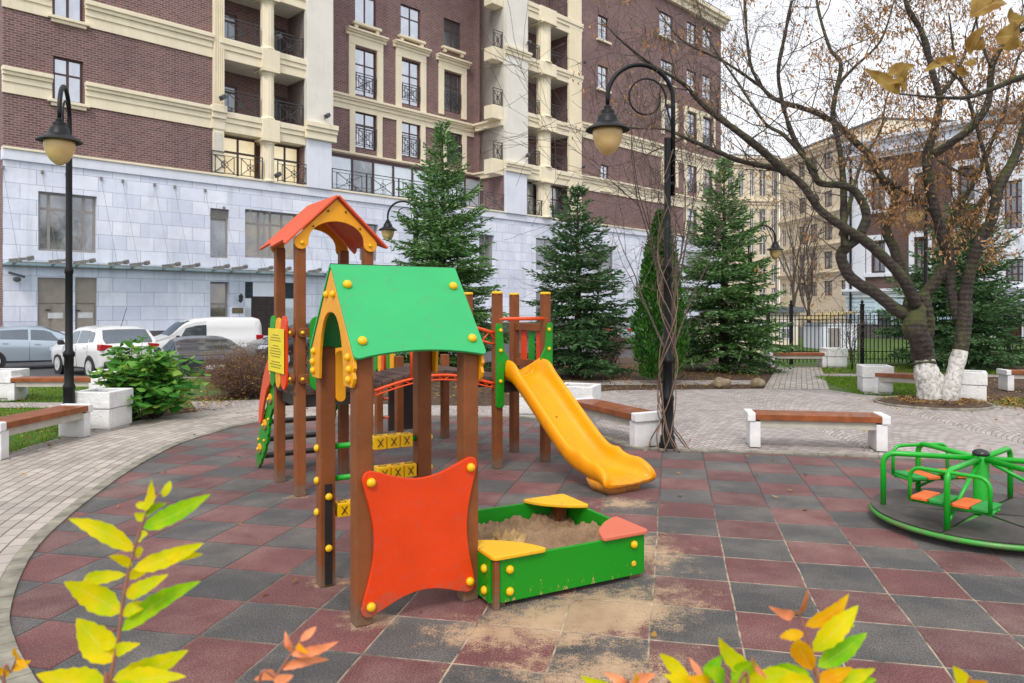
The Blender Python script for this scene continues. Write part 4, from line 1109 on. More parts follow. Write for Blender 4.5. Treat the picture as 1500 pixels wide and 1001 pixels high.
# canopy of glass with rods and floodlights
zc = ZZ(100, 391); u0, u1 = U(2), U(560)
mb = MB(); mb.prism([(u0,0),(u1,0),(u1,-1.25),(u0,-1.25)], lambda a, b, t: (a, b, zc-.05*b+t), 0, .03)
can = mb.build('canopy', M['canopy_glass'], apt)
mb = MB(); mb.bar((u0,-1.25,zc+.06),(u1,-1.25,zc+.06),.05,.05); mb.bar((u0,-.05,zc-.04),(u1,-.05,zc-.04),.06,.06)
mb.build('canopy_frame', M['canopy_metal'], can)
xs_ = [26,83,118,168,199,245,274,318,345,383,410,455,482,520,545]
for i, x in enumerate(xs_):
    u = U(x, .3); g = MB(); zt = ZZ(x, 385, .3)
    g.bar((u-.1,-1.2,zc+.16),(u-.1,-.02,zc+.05), .07, .05); g.box(u-.14,u-.06,-1.25,-1.05,zc+.08,zc+.24)
    g.bar((u-.38,-.75,zc+.15),(u+.36,-.55,zc+.26),.10,.10); g.bar((u+.30,-.6,zc+.24),(u+.46,-.5,zc+.30),.17,.16)
    g.build('floodlight', M['canopy_metal'], can)
    rod = MB(); za = ST-.75 if i < 8 else ST-1.5
    rod.bar((u-.1,-.9,zc+.2),(u-.45,0,za), .009, .009); rod.box(u-.50,u-.40,-.07,.0,za-.06,za+.06); rod.build('tie_rod', M['canopy_metal'], can)
hg = MB(); q = px(10,32,400,410); hg.bar((q[0],-.3,q[3]),(q[1],-.5,q[2]+.1),.1,.1); hg.lathe([(.05,0),(.14,.06),(.14,.16),(.05,.2)], 10, (q[0]+.25,-.45,q[2]-.1)); hg.bar((q[0]+.3,0,q[2]),(q[0]+.3,-.4,q[2]),.05,.05); hg.build('floodlight', M['lamp_housing'], apt)

# left brick wing
lw_ = [px(78,122,86,150), px(78,122,-40,29)]
uE = U(311); mb = MB(); wall(mb, uL, uE, ST, ROOF, 0, lw_, .2); mb.build('brick_wall', M['dark_brick'], apt)
for r_ in lw_:
    window(apt, r_, .12, 2, (.62,), 'frame_brown', 'sky_glass', .09)
    mb = MB(); mb.box(r_[0]-.22, r_[1]+.22, -.20, .0, r_[2]-.12, r_[2]); mb.box(r_[0]-.1,r_[1]+.1,-.12,.0,r_[2]-.26,r_[2]-.12); mb.build('sill', M['cream_stone'], apt, bevel=.015)
c1t, c1m, c1b = ZZ(124,121), ZZ(124,141), ZZ(124,156)
c2t, c2m, c2b = ZZ(160,11), ZZ(160,33), ZZ(160,48)
for (zt, zm_, zb), r_ in (((c1t,c1m,c1b), lw_[0]), ((c2t,c2m,c2b), lw_[1])):
    for a, b in ((uL-.05, r_[0]-.04), (r_[1]+.04, uE)):
        moulding(apt, a, b, zm_, zt, 0, .26); MB().box(a+.02, b-.01, -.06, .02, zb, zm_-.002).build('frieze', M['cream_stone'], apt)
# left loggia: pilaster, fluted columns, slabs, balconies
LA, LB = U(326), U(446); LD = 1.7
mb = MB(); wall(mb, LA-.0, LB+.2, ST, ROOF, LD); mb.add([(LA,.05,ST),(LA,LD,ST),(LA,LD,ROOF),(LA,.05,ROOF)],[(0,1,2,3)]); mb.add([(LB,.05,ST),(LB,LD,ST),(LB,LD,ROOF),(LB,.05,ROOF)],[(3,2,1,0)])
mb.build('loggia_wall', M['dark_brick'], apt)
pilaster(apt, U(311), U(327), 0, ZZ(319,156), ROOF, .14)
MB().box(U(311), U(327), -.10, .05, ST, ZZ(319,190)).build('pilaster_base', M['cream_stone'], apt)
moulding(apt, U(309)-.05, U(329), ZZ(319,190), ZZ(319,156), 0, .34, name='capital')
lv = MB(); q = px(312,324,194,223)
for k in range(12): z = q[2]+(q[3]-q[2])*k/12; lv.box(q[0],q[1],-.13,-.09,z,z+.06)
lv.build('louvre', M['ivory_stone'], apt)
levels = [(ZZ(327,193), ZZ(327,164)), (ZZ(327,87), ZZ(327,57)), (ZZ(327,-23), ZZ(327,-52))]
for i, (zb, zt) in enumerate(levels):
    MB().box(LA-.3, LB+.1, .02, LD+.02, zb, zt-.05).build('balcony_slab', M['ivory_stone'], apt)
    moulding(apt, LA-.2, LB+.05, zb, zt, 0, .22, name='balcony_edge')
    MB().box(U(381), U(407), -.27, .0, zb-.02, zt+.02).build('entablature', M['cream_stone'], apt, bevel=.03)
    railing(apt, LA+.03, U(383)-.05, .06, zt+.02, zt+1.15, 1.75); railing(apt, U(404)+.05, LB-.03, .06, zt+.02, zt+1.15, 1.75)
zf = [ST]+[l[1] for l in levels]
for i in range(3):
    z0, z1 = (zf[i]+.05, levels[i][0]); column(apt, U(393.5), .16, (U(404)-U(383))/2*.86, z0, z1-.03)
    if i == 0:
        for a, b in ((LA+.05, U(383)), (U(404), LB-.04)): window(apt, (a,b,z0+.05,z1-.05), .55, 2, (.62,), 'frame_brown', 'warm_glass', .10)
    else:
        for a, b in ((LA+.25, LA+1.5), (U(408)+.1, U(408)+1.3)): window(apt, (a,b,z0+.05,z1-.7), LD-.12, 1, (.78,), 'frame_brown', 'dark_glass', .12)
railing(apt, U(308), U(386)-.1, -.12, ST+.10, ST+1.2, 1.6); railing(apt, U(402)+.1, U(453), -.12, ST+.10, ST+1.2, 1.6)
def flood(u, y, z):
    g = MB(); g.bar((u,y,z),(u-.05,y-.25,z+.1),.06,.06); g.lathe([(.05,0),(.13,.06),(.13,.3),(.08,.36)], 10, (0,0,0)); o = g.build('floodlight', M['lamp_housing'], apt)
def flood(u, y, z):
    g = MB(); g.bar((0,0,0),(0,-.2,.08),.06,.06); g.bar((.12,-.25,.22),(-.15,-.35,.02),.22,.2); o = g.build('floodlight', M['lamp_housing'], apt, bevel=.03); o.location = (u, y, z)
for x, y_ in ((319,150),(400,62),(471,176),(399,262)): flood(U(x), -.30, ZZ(x,y_))
# the tall pale pier right of the loggia
PA, PB = U(446), U(484)
MB().box(PA, PB, -.30, 2.5, ZZ(465,205), ROOF).build('pier', M['ivory_stone'], apt, bevel=.02)
MB().box(PA+.05, PB-.05, -.22, 2.5, ST, ZZ(465,205)).build('pier_base', M['white_trim'], apt, bevel=.02)
moulding(apt, PA-.15, PB+.18, ZZ(465,207), ZZ(465,183), -.28, .28)
# recessed middle part (3 m back) above the terrace
OM = -3.0; ym = 3.0
mU = lambda x: U(x, OM); mZ = lambda x, y: ZZ(x, y, OM)
MA, MBu = U(484)-1.0, U(738)
def mp_(xl, xr, yt, yb): return px(xl, xr, yt, yb, OM)
top = [mp_(520,551,-30,38), mp_(587,616,10,57), mp_(650,675,30,73)]
r1 = [mp_(520,551,73,142), mp_(588,615,90,155), mp_(650,675,108,165)]
r2 = [mp_(520,551,166,219), mp_(588,615,178,231), mp_(654,676,193,238)]
mb = MB(); wall(mb, MA, MBu, ST, ROOF, ym, top+r1+r2, .2); mb.build('brick_wall', M['dark_brick'], apt)
mb = MB(); mb.add([(MBu,0,ST),(MBu,ym,ST),(MBu,ym,ROOF),(MBu,0,ROOF)],[(0,1,2,3)]); mb.build('return_wall', M['dark_brick'], apt)
MB().box(MA, MBu, .3, ym, ST-.3, ST-.02).build('terrace_floor', M['white_trim'], apt)
for r_ in top:
    window(apt, r_, ym+.12, 2, (.62,), 'frame_brown', 'sky_glass' if r_ is not top[2] else 'dark_glass', .09)
    mb = MB(); mb.box(r_[0]-.25,r_[1]+.25,ym-.28,ym,r_[2]-.16,r_[2])
    for x in (r_[0]-.12, r_[1]-.12): mb.box(x,x+.24,ym-.2,ym,r_[2]-.36,r_[2]-.16)
    mb.build('sill', M['cream_stone'], apt, bevel=.02)
for i, r_ in enumerate(r1+r2):
    gl = 'dark_glass' if i in (2,5) else 'sky_glass'
    window(apt, r_, ym+.12, 2, (.66,), 'frame_brown', gl, .09)
    railing(apt, r_[0]+.02, r_[1]-.02, ym-.06, r_[2]+(.35 if i < 3 else .2), r_[2]+1.35, 1.4)
    if i < 3:
        fw = .48; mb = MB()
        mb.box(r_[0]-fw,r_[0]-.03,ym-.10,ym+.02,r_[2]-.3,r_[3]+.1); mb.box(r_[1]+.03,r_[1]+fw,ym-.10,ym+.02,r_[2]-.3,r_[3]+.1); mb.box(r_[0]-fw,r_[1]+fw,ym-.11,ym+.02,r_[3]+.1,r_[3]+.62)
        mb.build('window_surround', M['cream_stone'], apt, bevel=.015)
        moulding(apt, r_[0]-fw-.22, r_[1]+fw+.22, r_[3]+.60, r_[3]+1.0, ym, .42, name='window_cornice')
    else:
        mb = MB(); z0, z1 = mZ(520,225), mZ(520,160)
        for xa, xb in ((r_[0]-.42,r_[0]-.03),(r_[1]+.03,r_[1]+.42)): MB().box(xa,xb,ym-.10,ym+.02,z0,z1).build('window_jamb', M['cream_stone'], apt, bevel=.015)
moulding(apt, MA, MBu, mZ(520,155), mZ(520,143), ym, .38); MB().box(MA, MBu-.01, ym-.08, ym+.02, mZ(520,163), mZ(520,155)-.002).build('frieze', M['cream_stone'], apt)
moulding(apt, MA, MBu, mZ(520,236), mZ(520,225), ym, .3)
for z0, z1, pj in ((mZ(520,155),mZ(520,143),.38),(mZ(520,236),mZ(520,225),.3)):
    mb = MB(); h_ = z1-z0; mb.box(MBu-pj,MBu+.02,.0,ym-pj,z0+h_*.7,z1); mb.box(MBu-pj*.6,MBu+.02,.01,ym-pj,z0,z0+h_*.7-.001); mb.build('cornice', M['cream_stone'], apt, bevel=.02)
gz0, gz1 = ST-.02, mZ(520,236)
e = [484,512,540,571,597,640,690,735]
glz = MB(); n = 9; ua, ub = U(484,-2.2), U(736,-1.6)
for k in range(n+1): x = ua+(ub-ua)*k/n; glz.box(x-.06,x+.06,2.2,2.32,gz0,gz1)
glz.box(ua,ub,2.19,2.34,gz1-.1,gz1+.02); glz.box(ua,ub,2.2,2.33,gz0,gz0+.3)
gl = glz.build('glazed_gallery', M['frame_brown'], apt)
for k in range(n): x0_, x1_ = ua+(ub-ua)*k/n, ua+(ub-ua)*(k+1)/n; MB().box(x0_+.05,x1_-.05,2.25,2.27,gz0+.28,gz1-.08).build('pane', M['pale_pane' if k not in (1,) else 'grey_glass'], gl)
MB().box(ua,ub,2.15,ym+.05,gz1+.02,gz1+.12).build('gallery_roof', M['frame_brown'], apt)
uu = [U(484)+.1+(U(744)-U(484)-.2)*k/6 for k in range(7)]
for k in range(6): railing(apt, uu[k], uu[k+1], .02, ST+.10, ST+1.25, 1.55)
# right bay: pier, fluted column, pilaster, balconies
BA, BB, BC = U(738), U(769), U(836)
MB().box(BA, BB, -.30, 2.4, ZZ(753,250), ROOF).build('pier', M['ivory_stone'], apt, bevel=.02)
MB().box(BA+.04, BB-.04, -.24, 2.4, ST, ZZ(753,250)).build('pier_base', M['white_trim'], apt, bevel=.02)
for y0_, y1_ in ((74,86),(240,254)): moulding(apt, BA-.2, BB+.22, ZZ(753,y1_), ZZ(753,y0_), -.28, .25)
bl = [(ZZ(780,264), ZZ(780,243)), (ZZ(780,187), ZZ(780,168)), (ZZ(780,105), ZZ(780,87)), (ZZ(780,28), ZZ(780,6))]
mb = MB(); wall(mb, BB-.3, BC+.2, ST, ROOF, 1.9); mb.add([(BC,.05,ST),(BC,1.9,ST),(BC,1.9,ROOF),(BC,.05,ROOF)],[(3,2,1,0)]); mb.build('loggia_wall', M['dark_brick'], apt)
pilaster(apt, U(832), U(850), 0, ST, ROOF, .14)
zf = [ST]+[l[1] for l in bl]
for i, (zb, zt) in enumerate(bl):
    MB().box(BB-.05, BC+.1, .02, 1.9, zb, zt-.05).build('balcony_slab', M['ivory_stone'], apt)
    moulding(apt, BB-.02, U(851)+.05, zb, zt, 0, .24, name='balcony_edge')
    MB().box(U(787), U(811), -.33, .0, zb-.02, zt+.02).build('entablature', M['cream_stone'], apt, bevel=.03)
    MB().box(U(724)-.1, BA, .05, .9, zb, zt).build('balcony_slab', M['cream_stone'], apt, bevel=.03)
    if zt < 26:
        railing(apt, BB+.03, U(791), .06, zt+.02, zt+1.15, 1.5); railing(apt, U(806), U(832), .06, zt+.02, zt+1.15, 1.5); railing(apt, U(724), BA-.02, .12, zt+.02, zt+1.15, 1.0)
    column(apt, U(798.5), .16, (U(806)-U(791))/2*.95, zf[i]+.03, zb-.02)
    if i == 0:
        for a, b in ((BB+.05, U(792)), (U(806), U(832)-.03)): window(apt, (a,b,ST+.1,zb-.05), .6, 2, (.6,), 'frame_brown', 'sky_glass', .10)
    else:
        for a, b in ((BB+.7, BB+1.7), (U(812)+.1, U(812)+1.2)): window(apt, (a,b,zf[i]+.05,zb-.8), 1.78, 1, (.78,), 'frame_brown', 'dark_glass', .12)
railing(apt, BB+.03, U(832), -.12, ST+.10, ST+1.2, 1.6)
for x, y_ in ((766,68),(764,232),(846,248),(848,96)): flood(U(x), -.32, ZZ(x,y_))
# right brick wing
rw = [px(876,891,24,60), px(876,891,97,132), px(880,892,242,279), px(966,986,20,56), px(968,987,90,124), px(973,988,156,194), px(973,988,235,268),
      px(1006,1020,34,64), px(1006,1020,104,138), px(1006,1020,166,208), px(1006,1020,240,282), px(1006,1020,304,342),
      px(1029,1043,44,72), px(1029,1043,112,146), px(1029,1043,174,214), px(1029,1043,246,286), px(1029,1043,308,345)]
mb = MB(); wall(mb, U(849), uR, ST, ROOF, 0, rw, .2); mb.build('brick_wall', M['dark_brick'], apt)
for i, r_ in enumerate(rw):
    window(apt, r_, .12, 2, (.66,), 'frame_brown', 'sky_glass', .09)
    if i < 5: MB().box(r_[0]-.2, r_[1]+.2, -.2, 0, r_[2]-.16, r_[2]).build('sill', M['cream_stone'], apt, bevel=.015)
    elif i not in (7,8,12,13):
        mb = MB(); mb.box(r_[0]-.5,r_[0]-.03,-.10,.02,r_[2]-.3,r_[3]+.1); mb.box(r_[1]+.03,r_[1]+.5,-.10,.02,r_[2]-.3,r_[3]+.1); mb.box(r_[0]-.5,r_[1]+.5,-.11,.02,r_[3]+.1,r_[3]+.45); mb.build('window_surround', M['cream_stone'], apt, bevel=.015)
        railing(apt, r_[0]+.03, r_[1]-.03, -.05, r_[2]+.1, r_[2]+1.1, 1.4)
for (xa, t_, m_, b_) in ((906,195,207,215),(849,256,266,277)):
    moulding(apt, U(849), uR, ZZ(xa,m_), ZZ(xa,t_), 0, .32); MB().box(U(849), uR, -.07, .02, ZZ(xa,b_), ZZ(xa,m_)-.002).build('frieze', M['cream_stone'], apt)
# shell: sides, back, roof and top cornice
mb = MB(); mb.add([(uL,0,-.6),(uL,16,-.6),(uL,16,ROOF),(uL,0,ROOF)],[(0,1,2,3)]); mb.add([(uR,0,-.6),(uR,16,-.6),(uR,16,ROOF),(uR,0,ROOF)],[(3,2,1,0)]); mb.add([(uL,16,-.6),(uR,16,-.6),(uR,16,ROOF),(uL,16,ROOF)],[(3,2,1,0)])
mb.build('side_wall', M['dark_brick'], apt)
MB().box(uL-.3, uR+.3, -.3, 16.2, ROOF+.02, ROOF+.5).build('roof', M['roof_metal'], apt)
moulding(apt, U(849)-.1, uR+.5, ROOF-1.2, ROOF, 0, .8)

# ---------------------------------------------------------------- beige block behind
def simple_building(name, label, p0, d, spans, z1, depth, wallm, rows, cols, frame, glass, trims=(), roofm='roof_metal'):
    Fb = Facade(p0, d); b = thing(name, label, 'building', (p0[0], p0[1], -.5), Fb.rz())
    return Fb, b
FB = Facade((32.7, 90), (.147, -.989))
bei = thing('tenement_building', 'cream plastered tenement building with rows of small windows beyond the fence', 'building', (32.7, 90, 0), FB.rz())
bu = lambda x: FB.u(x); bz = lambda x, y: FB.z(x, y)
cols_ = [(1145,1151),(1155,1161),(1170,1179),(1187,1197),(1207,1219),(1232,1244)]
rows_ = [(289,311),(331,357),(373,397),(414,434),(236,258)]
hol = []
for (a, b) in cols_:
    for (t_, b_) in rows_:
        z0, z1 = bz(1180, b_), bz(1180, t_); hol.append((bu(a), bu(b), z0, z1))
zt_ = bz(1180, 224); BL = 15.5
mb = MB(); wall(mb, 0, BL, -.6, zt_, 0, hol, .2); mb.add([(BL,0,-.6),(BL,12,-.6),(BL,12,zt_),(BL,0,zt_)],[(0,1,2,3)]); mb.build('wall', M['beige_plaster'], bei)
for h in hol: window(bei, h, .1, 2, (.68,), 'frame_brown' if h[0] > 4 else 'frame_white', 'grey_glass', .10)
for y_ in (322, 366, 405): moulding(bei, 0.0, BL, bz(1180,y_+2), bz(1180,y_-4), 0, .3, 'beige_plaster_pale')
moulding(bei, -.2, BL+.3, zt_-.9, zt_+.1, 0, .7, 'beige_plaster_pale')
MB().box(0, BL, 2.5, 12, zt_+.12, zt_+1.5).build('attic', M['beige_plaster_pale'], bei)
MB().box(-.1, BL+.1, 2.3, 12.4, zt_+1.52, zt_+1.7).build('roof', M['roof_metal'], bei)
FC = Facade((32.7-14, 90-2.1), (.989, .147))        # its other wing, turned towards us
wg = thing('tenement_building', 'flat cream wing of the tenement facing the courtyard, beside the brick building', 'building', (18.7, 87.9, 0), FC.rz())
hol = []
for (a, b) in ((1066,1074),(1082,1090),(1098,1105),(1112,1123),(1130,1137)):
    for k, (t_, b_) in enumerate(((250,288),(306,338),(346,374),(388,414),(422,446))):
        hol.append((FC.u(a), FC.u(b), FC.z(1110,b_), FC.z(1110,t_)))
zt2 = FC.z(1110, 232)
mb = MB(); wall(mb, 0, 14.05, -.6, zt2, 0, hol, .2); mb.build('wall', M['beige_plaster'], wg)
for h in hol: window(wg, h, .1, 2, (.68,), 'frame_white', 'grey_glass', .10)
moulding(wg, 0, 14.0, zt2-.9, zt2+.1, 0, .6, 'beige_plaster_pale'); moulding(wg, 0, 14.0, FC.z(1110,300), FC.z(1110,294), 0, .3, 'beige_plaster_pale')
MB().box(-.2, 14.2, .01, 10, zt2+.1, zt2+.4).build('roof', M['roof_metal'], wg)
MB().tube([(13.6,-.12,0),(13.6,-.12,zt2-1)], .08, 8).build('downpipe', M['roof_metal'], wg)
# small shed with a curved roof behind the fence
sh = thing('garden_shed', 'small pale shed with a tan curved roof beyond the iron fence', 'shed', (14.3, 33, -.45), R(4))
mb = MB(); mb.box(-.75,.85,-.6,1.2,0,1.55); mb.build('wall', M['white_trim'], sh)
mb = MB(); pts_ = [(-.9+1.9*k/8, 1.6+.42*math.sin(math.pi*.5*(k+1)/9)) for k in range(9)]
mb.prism(pts_+[(a, b+.06) for a, b in reversed(pts_)], lambda a, b, t: (a, t, b), -.8, 1.4); mb.build('roof', mat('shed_roof', L(176,156,104,.85), .6, .15, 4), sh)
MB().box(-.45,.1,-.62,-.60,.15,1.35).build('door', M['frame_grey'], sh)
lowb = thing('low_outbuilding', 'long low outbuilding with grey roof beyond the iron fence', 'outbuilding', (11.6, 36, -.45), R(2))
MB().box(-1.6,2.4,0,3,0,2.0).build('wall', M['beige_plaster_pale'], lowb); MB().box(-1.8,2.6,-.25,3.2,2.0,2.28).build('roof', M['roof_metal'], lowb)
for x_ in (-1.1,.2,1.5): window(lowb, (x_,x_+.7,.7,1.6), -.03, 2, (.6,), 'frame_white', 'grey_glass', .06)
# ---------------------------------------------------------------- brick house with pale blue trim on the right
FD = Facade((20.4, 45), (.57, -.82))
hs_ = thing('brick_house', 'brown brick house with pale blue ground floor and white window surrounds behind the bare trees', 'building', (20.4, 45, 0), FD.rz())
du = lambda x: FD.u(x); dz = lambda x, y: FD.z(x, y)
def dp(xl, xr, yt, yb): xm = (xl+xr)/2; return (du(xl), du(xr), dz(xm,yb), dz(xm,yt))
zl, zr_ = dz(1240,428), dz(1240,214)
uS, uEnd = du(1440), du(1620)
w1 = [dp(1277,1297,262,306), dp(1340,1357,256,299), dp(1404,1428,246,293)]; w2 = [dp(1277,1297,355,399), dp(1340,1357,350,395), dp(1404,1428,345,392)]; w0 = [dp(1284,1304,455,492), dp(1345,1362,455,495)]
w3 = [dp(1277,1297,208,232), dp(1340,1357,200,224), dp(1404,1428,190,214)]
mb = MB(); wall(mb, 0, uS, -.6, zl, 0, w0, .2); mb.build('ground_floor_wall', M['pale_blue_plaster'], hs_)
for k in range(5): 
    z = .9+k*(zl-1.2)/5
    segs = [0]+[v for h in sorted(w0) for v in (h[0]-.05, h[1]+.05)]+[uS]
    for i in range(0, len(segs), 2): MB().box(segs[i]+.02, segs[i+1]-.02, -.05, .01, z, z+(zl-1.2)/5-.07).build('rustication', M['pale_blue_plaster'], hs_)
MB().box(0, uS, -.12, .0, -.6, .8).build('plinth', M['plinth'], hs_)
mb = MB(); wall(mb, 0, uS, zl, zr_, 0, w1+w2, .2); mb.build('brick_wall', M['brown_brick'], hs_)
moulding(hs_, -.1, uS, zl-.35, zl+.15, 0, .35, 'white_trim')
MB().box(0, du(1268), -.10, .0, zl+.16, zr_-.9).build('corner_strip', M['white_trim'], hs_, bevel=.02)
for h in w0: window(hs_, h, .12, 2, (.68,), 'frame_brown', 'dark_glass', .08)
for h in w1+w2:
    window(hs_, h, .12, 2, (.68,), 'frame_brown', 'grey_glass', .08); f_ = .30; mb = MB()
    mb.box(h[0]-f_,h[0]-.02,-.09,.02,h[2]-.05,h[3]+.1); mb.box(h[1]+.02,h[1]+f_,-.09,.02,h[2]-.05,h[3]+.1); mb.box(h[0]-f_,h[1]+f_,-.095,.02,h[3]+.1,h[3]+.42); mb.box(h[0]-f_-.1,h[1]+f_+.1,-.16,.02,h[2]-.27,h[2]-.05)
    mb.build('window_surround', M['white_trim'], hs_, bevel=.012)
moulding(hs_, -.15, uS, dz(1260,237), dz(1260,226), 0, .35, 'white_trim'); moulding(hs_, -.2, uS, zr_-.6, zr_+.1, 0, .55, 'white_trim')
# projecting pale bay with grid windows and the ring ornament
bw_ = [dp(1476,1503,266,336), dp(1478,1505,380,413), dp(1522,1550,262,336), dp(1522,1550,380,413)]; dd = dp(1474,1503,455,532)
zr2 = zr_+.3
mb = MB(); wall(mb, uS, uEnd, -.6, zr2, -.5, bw_+[dd], .25); mb.add([(uS,-.5,-.6),(uS,.05,-.6),(uS,.05,zr2),(uS,-.5,zr2)],[(3,2,1,0)]); mb.build('bay_wall', M['white_trim'], hs_)
for h in bw_: window(hs_, h, -.36, 3, (.33,.66), 'frame_brown', 'dark_glass', .08)
um, zm_ = du(1487), dz(1487,357)
rg = MB()
for j in range(24):
    a0, a1 = 2*math.pi*j/24, 2*math.pi*(j+1)/24
    rg.bar((um+.5*math.cos(a0),-.53,zm_+.5*math.sin(a0)),(um+.5*math.cos(a1),-.53,zm_+.5*math.sin(a1)),.16,.10,(0,1,0))
rg.build('ring_ornament', M['white_trim'], hs_)
MB().box(dd[0],dd[1],-.34,-.28,dd[2],dd[3]).build('door', M['wood_door'], hs_); MB().box(dd[0]-.6,dd[1]+.6,-1.4,-.5,dd[3]+.25,dd[3]+.45).build('door_canopy', M['roof_metal'], hs_)
moulding(hs_, uS-.05, uEnd, zl-.3, zl+.1, -.5, .3, 'white_trim'); moulding(hs_, uS-.1, uEnd, zr2-.6, zr2+.1, -.5, .5, 'white_trim')
mb = MB(); mb.add([(0,0,-.6),(0,12,-.6),(0,12,zr_),(0,0,zr_)],[(0,1,2,3)]); mb.build('side_wall', M['brown_brick'], hs_)
MB().box(-.1, uEnd, 3.0, 12, zr_+.42, zr_+.6).build('roof', M['roof_metal'], hs_); MB().box(0,uEnd,3.2,12,zr_-.5,zr_+.41).build('attic', M['white_trim'], hs_)
MB().tube([(du(1249),-.22,0),(du(1249),-.22,zr_)], .07, 8).build('downpipe', M['black_iron'], hs_)
# ================================================================== CARS
def carpaint(name, col, metal=.0, rough=.28):
    m, t = newmat(name); n = t.noise(t.coord(), 4, 4)
    t.link(t.mix(n, tuple(x*.92 for x in col[:3])+(1,), col), t.bsdf.inputs['Base Color'])
    t.bsdf.inputs['Roughness'].default_value = rough; t.bsdf.inputs['Metallic'].default_value = metal; t.bsdf.inputs['Coat Weight'].default_value = .8; t.bsdf.inputs['Coat Roughness'].default_value = .05
carpaint('white_paint_car', (.72,.72,.72,1)); carpaint('silver_blue_paint', (.42,.50,.58,1), .45); carpaint('dark_grey_paint', (.045,.05,.065,1), .3); carpaint('black_paint', (.02,.022,.028,1), .2)
build_glass('car_glass', (.015,.018,.022,1), (.05,.06,.075,1), .13, (.75,.88,1,1))
mat('tyre', (.014,.014,.015), .75, .2, 12); mat('alloy', (.62,.63,.64), .35, .1, 6, metal=.2); mat('tail_red', (.45,.012,.012), .2, .2, 9, coat=.6)
mat('head_clear', (.62,.65,.68), .12, .1, 9, coat=.6); mat('plastic_black', (.02,.02,.022), .55, .2, 9); mat('plate_white', (.7,.7,.68), .4, .05, 9)
def interp(tab, x):
    if x <= tab[0][0]: return tab[0][1]
    for (a, va), (b, vb) in zip(tab, tab[1:]):
        if x <= b: t = (x-a)/(b-a); t = t*t*(3-2*t)*.5+t*.5; return va+(vb-va)*t
    return tab[-1][1]
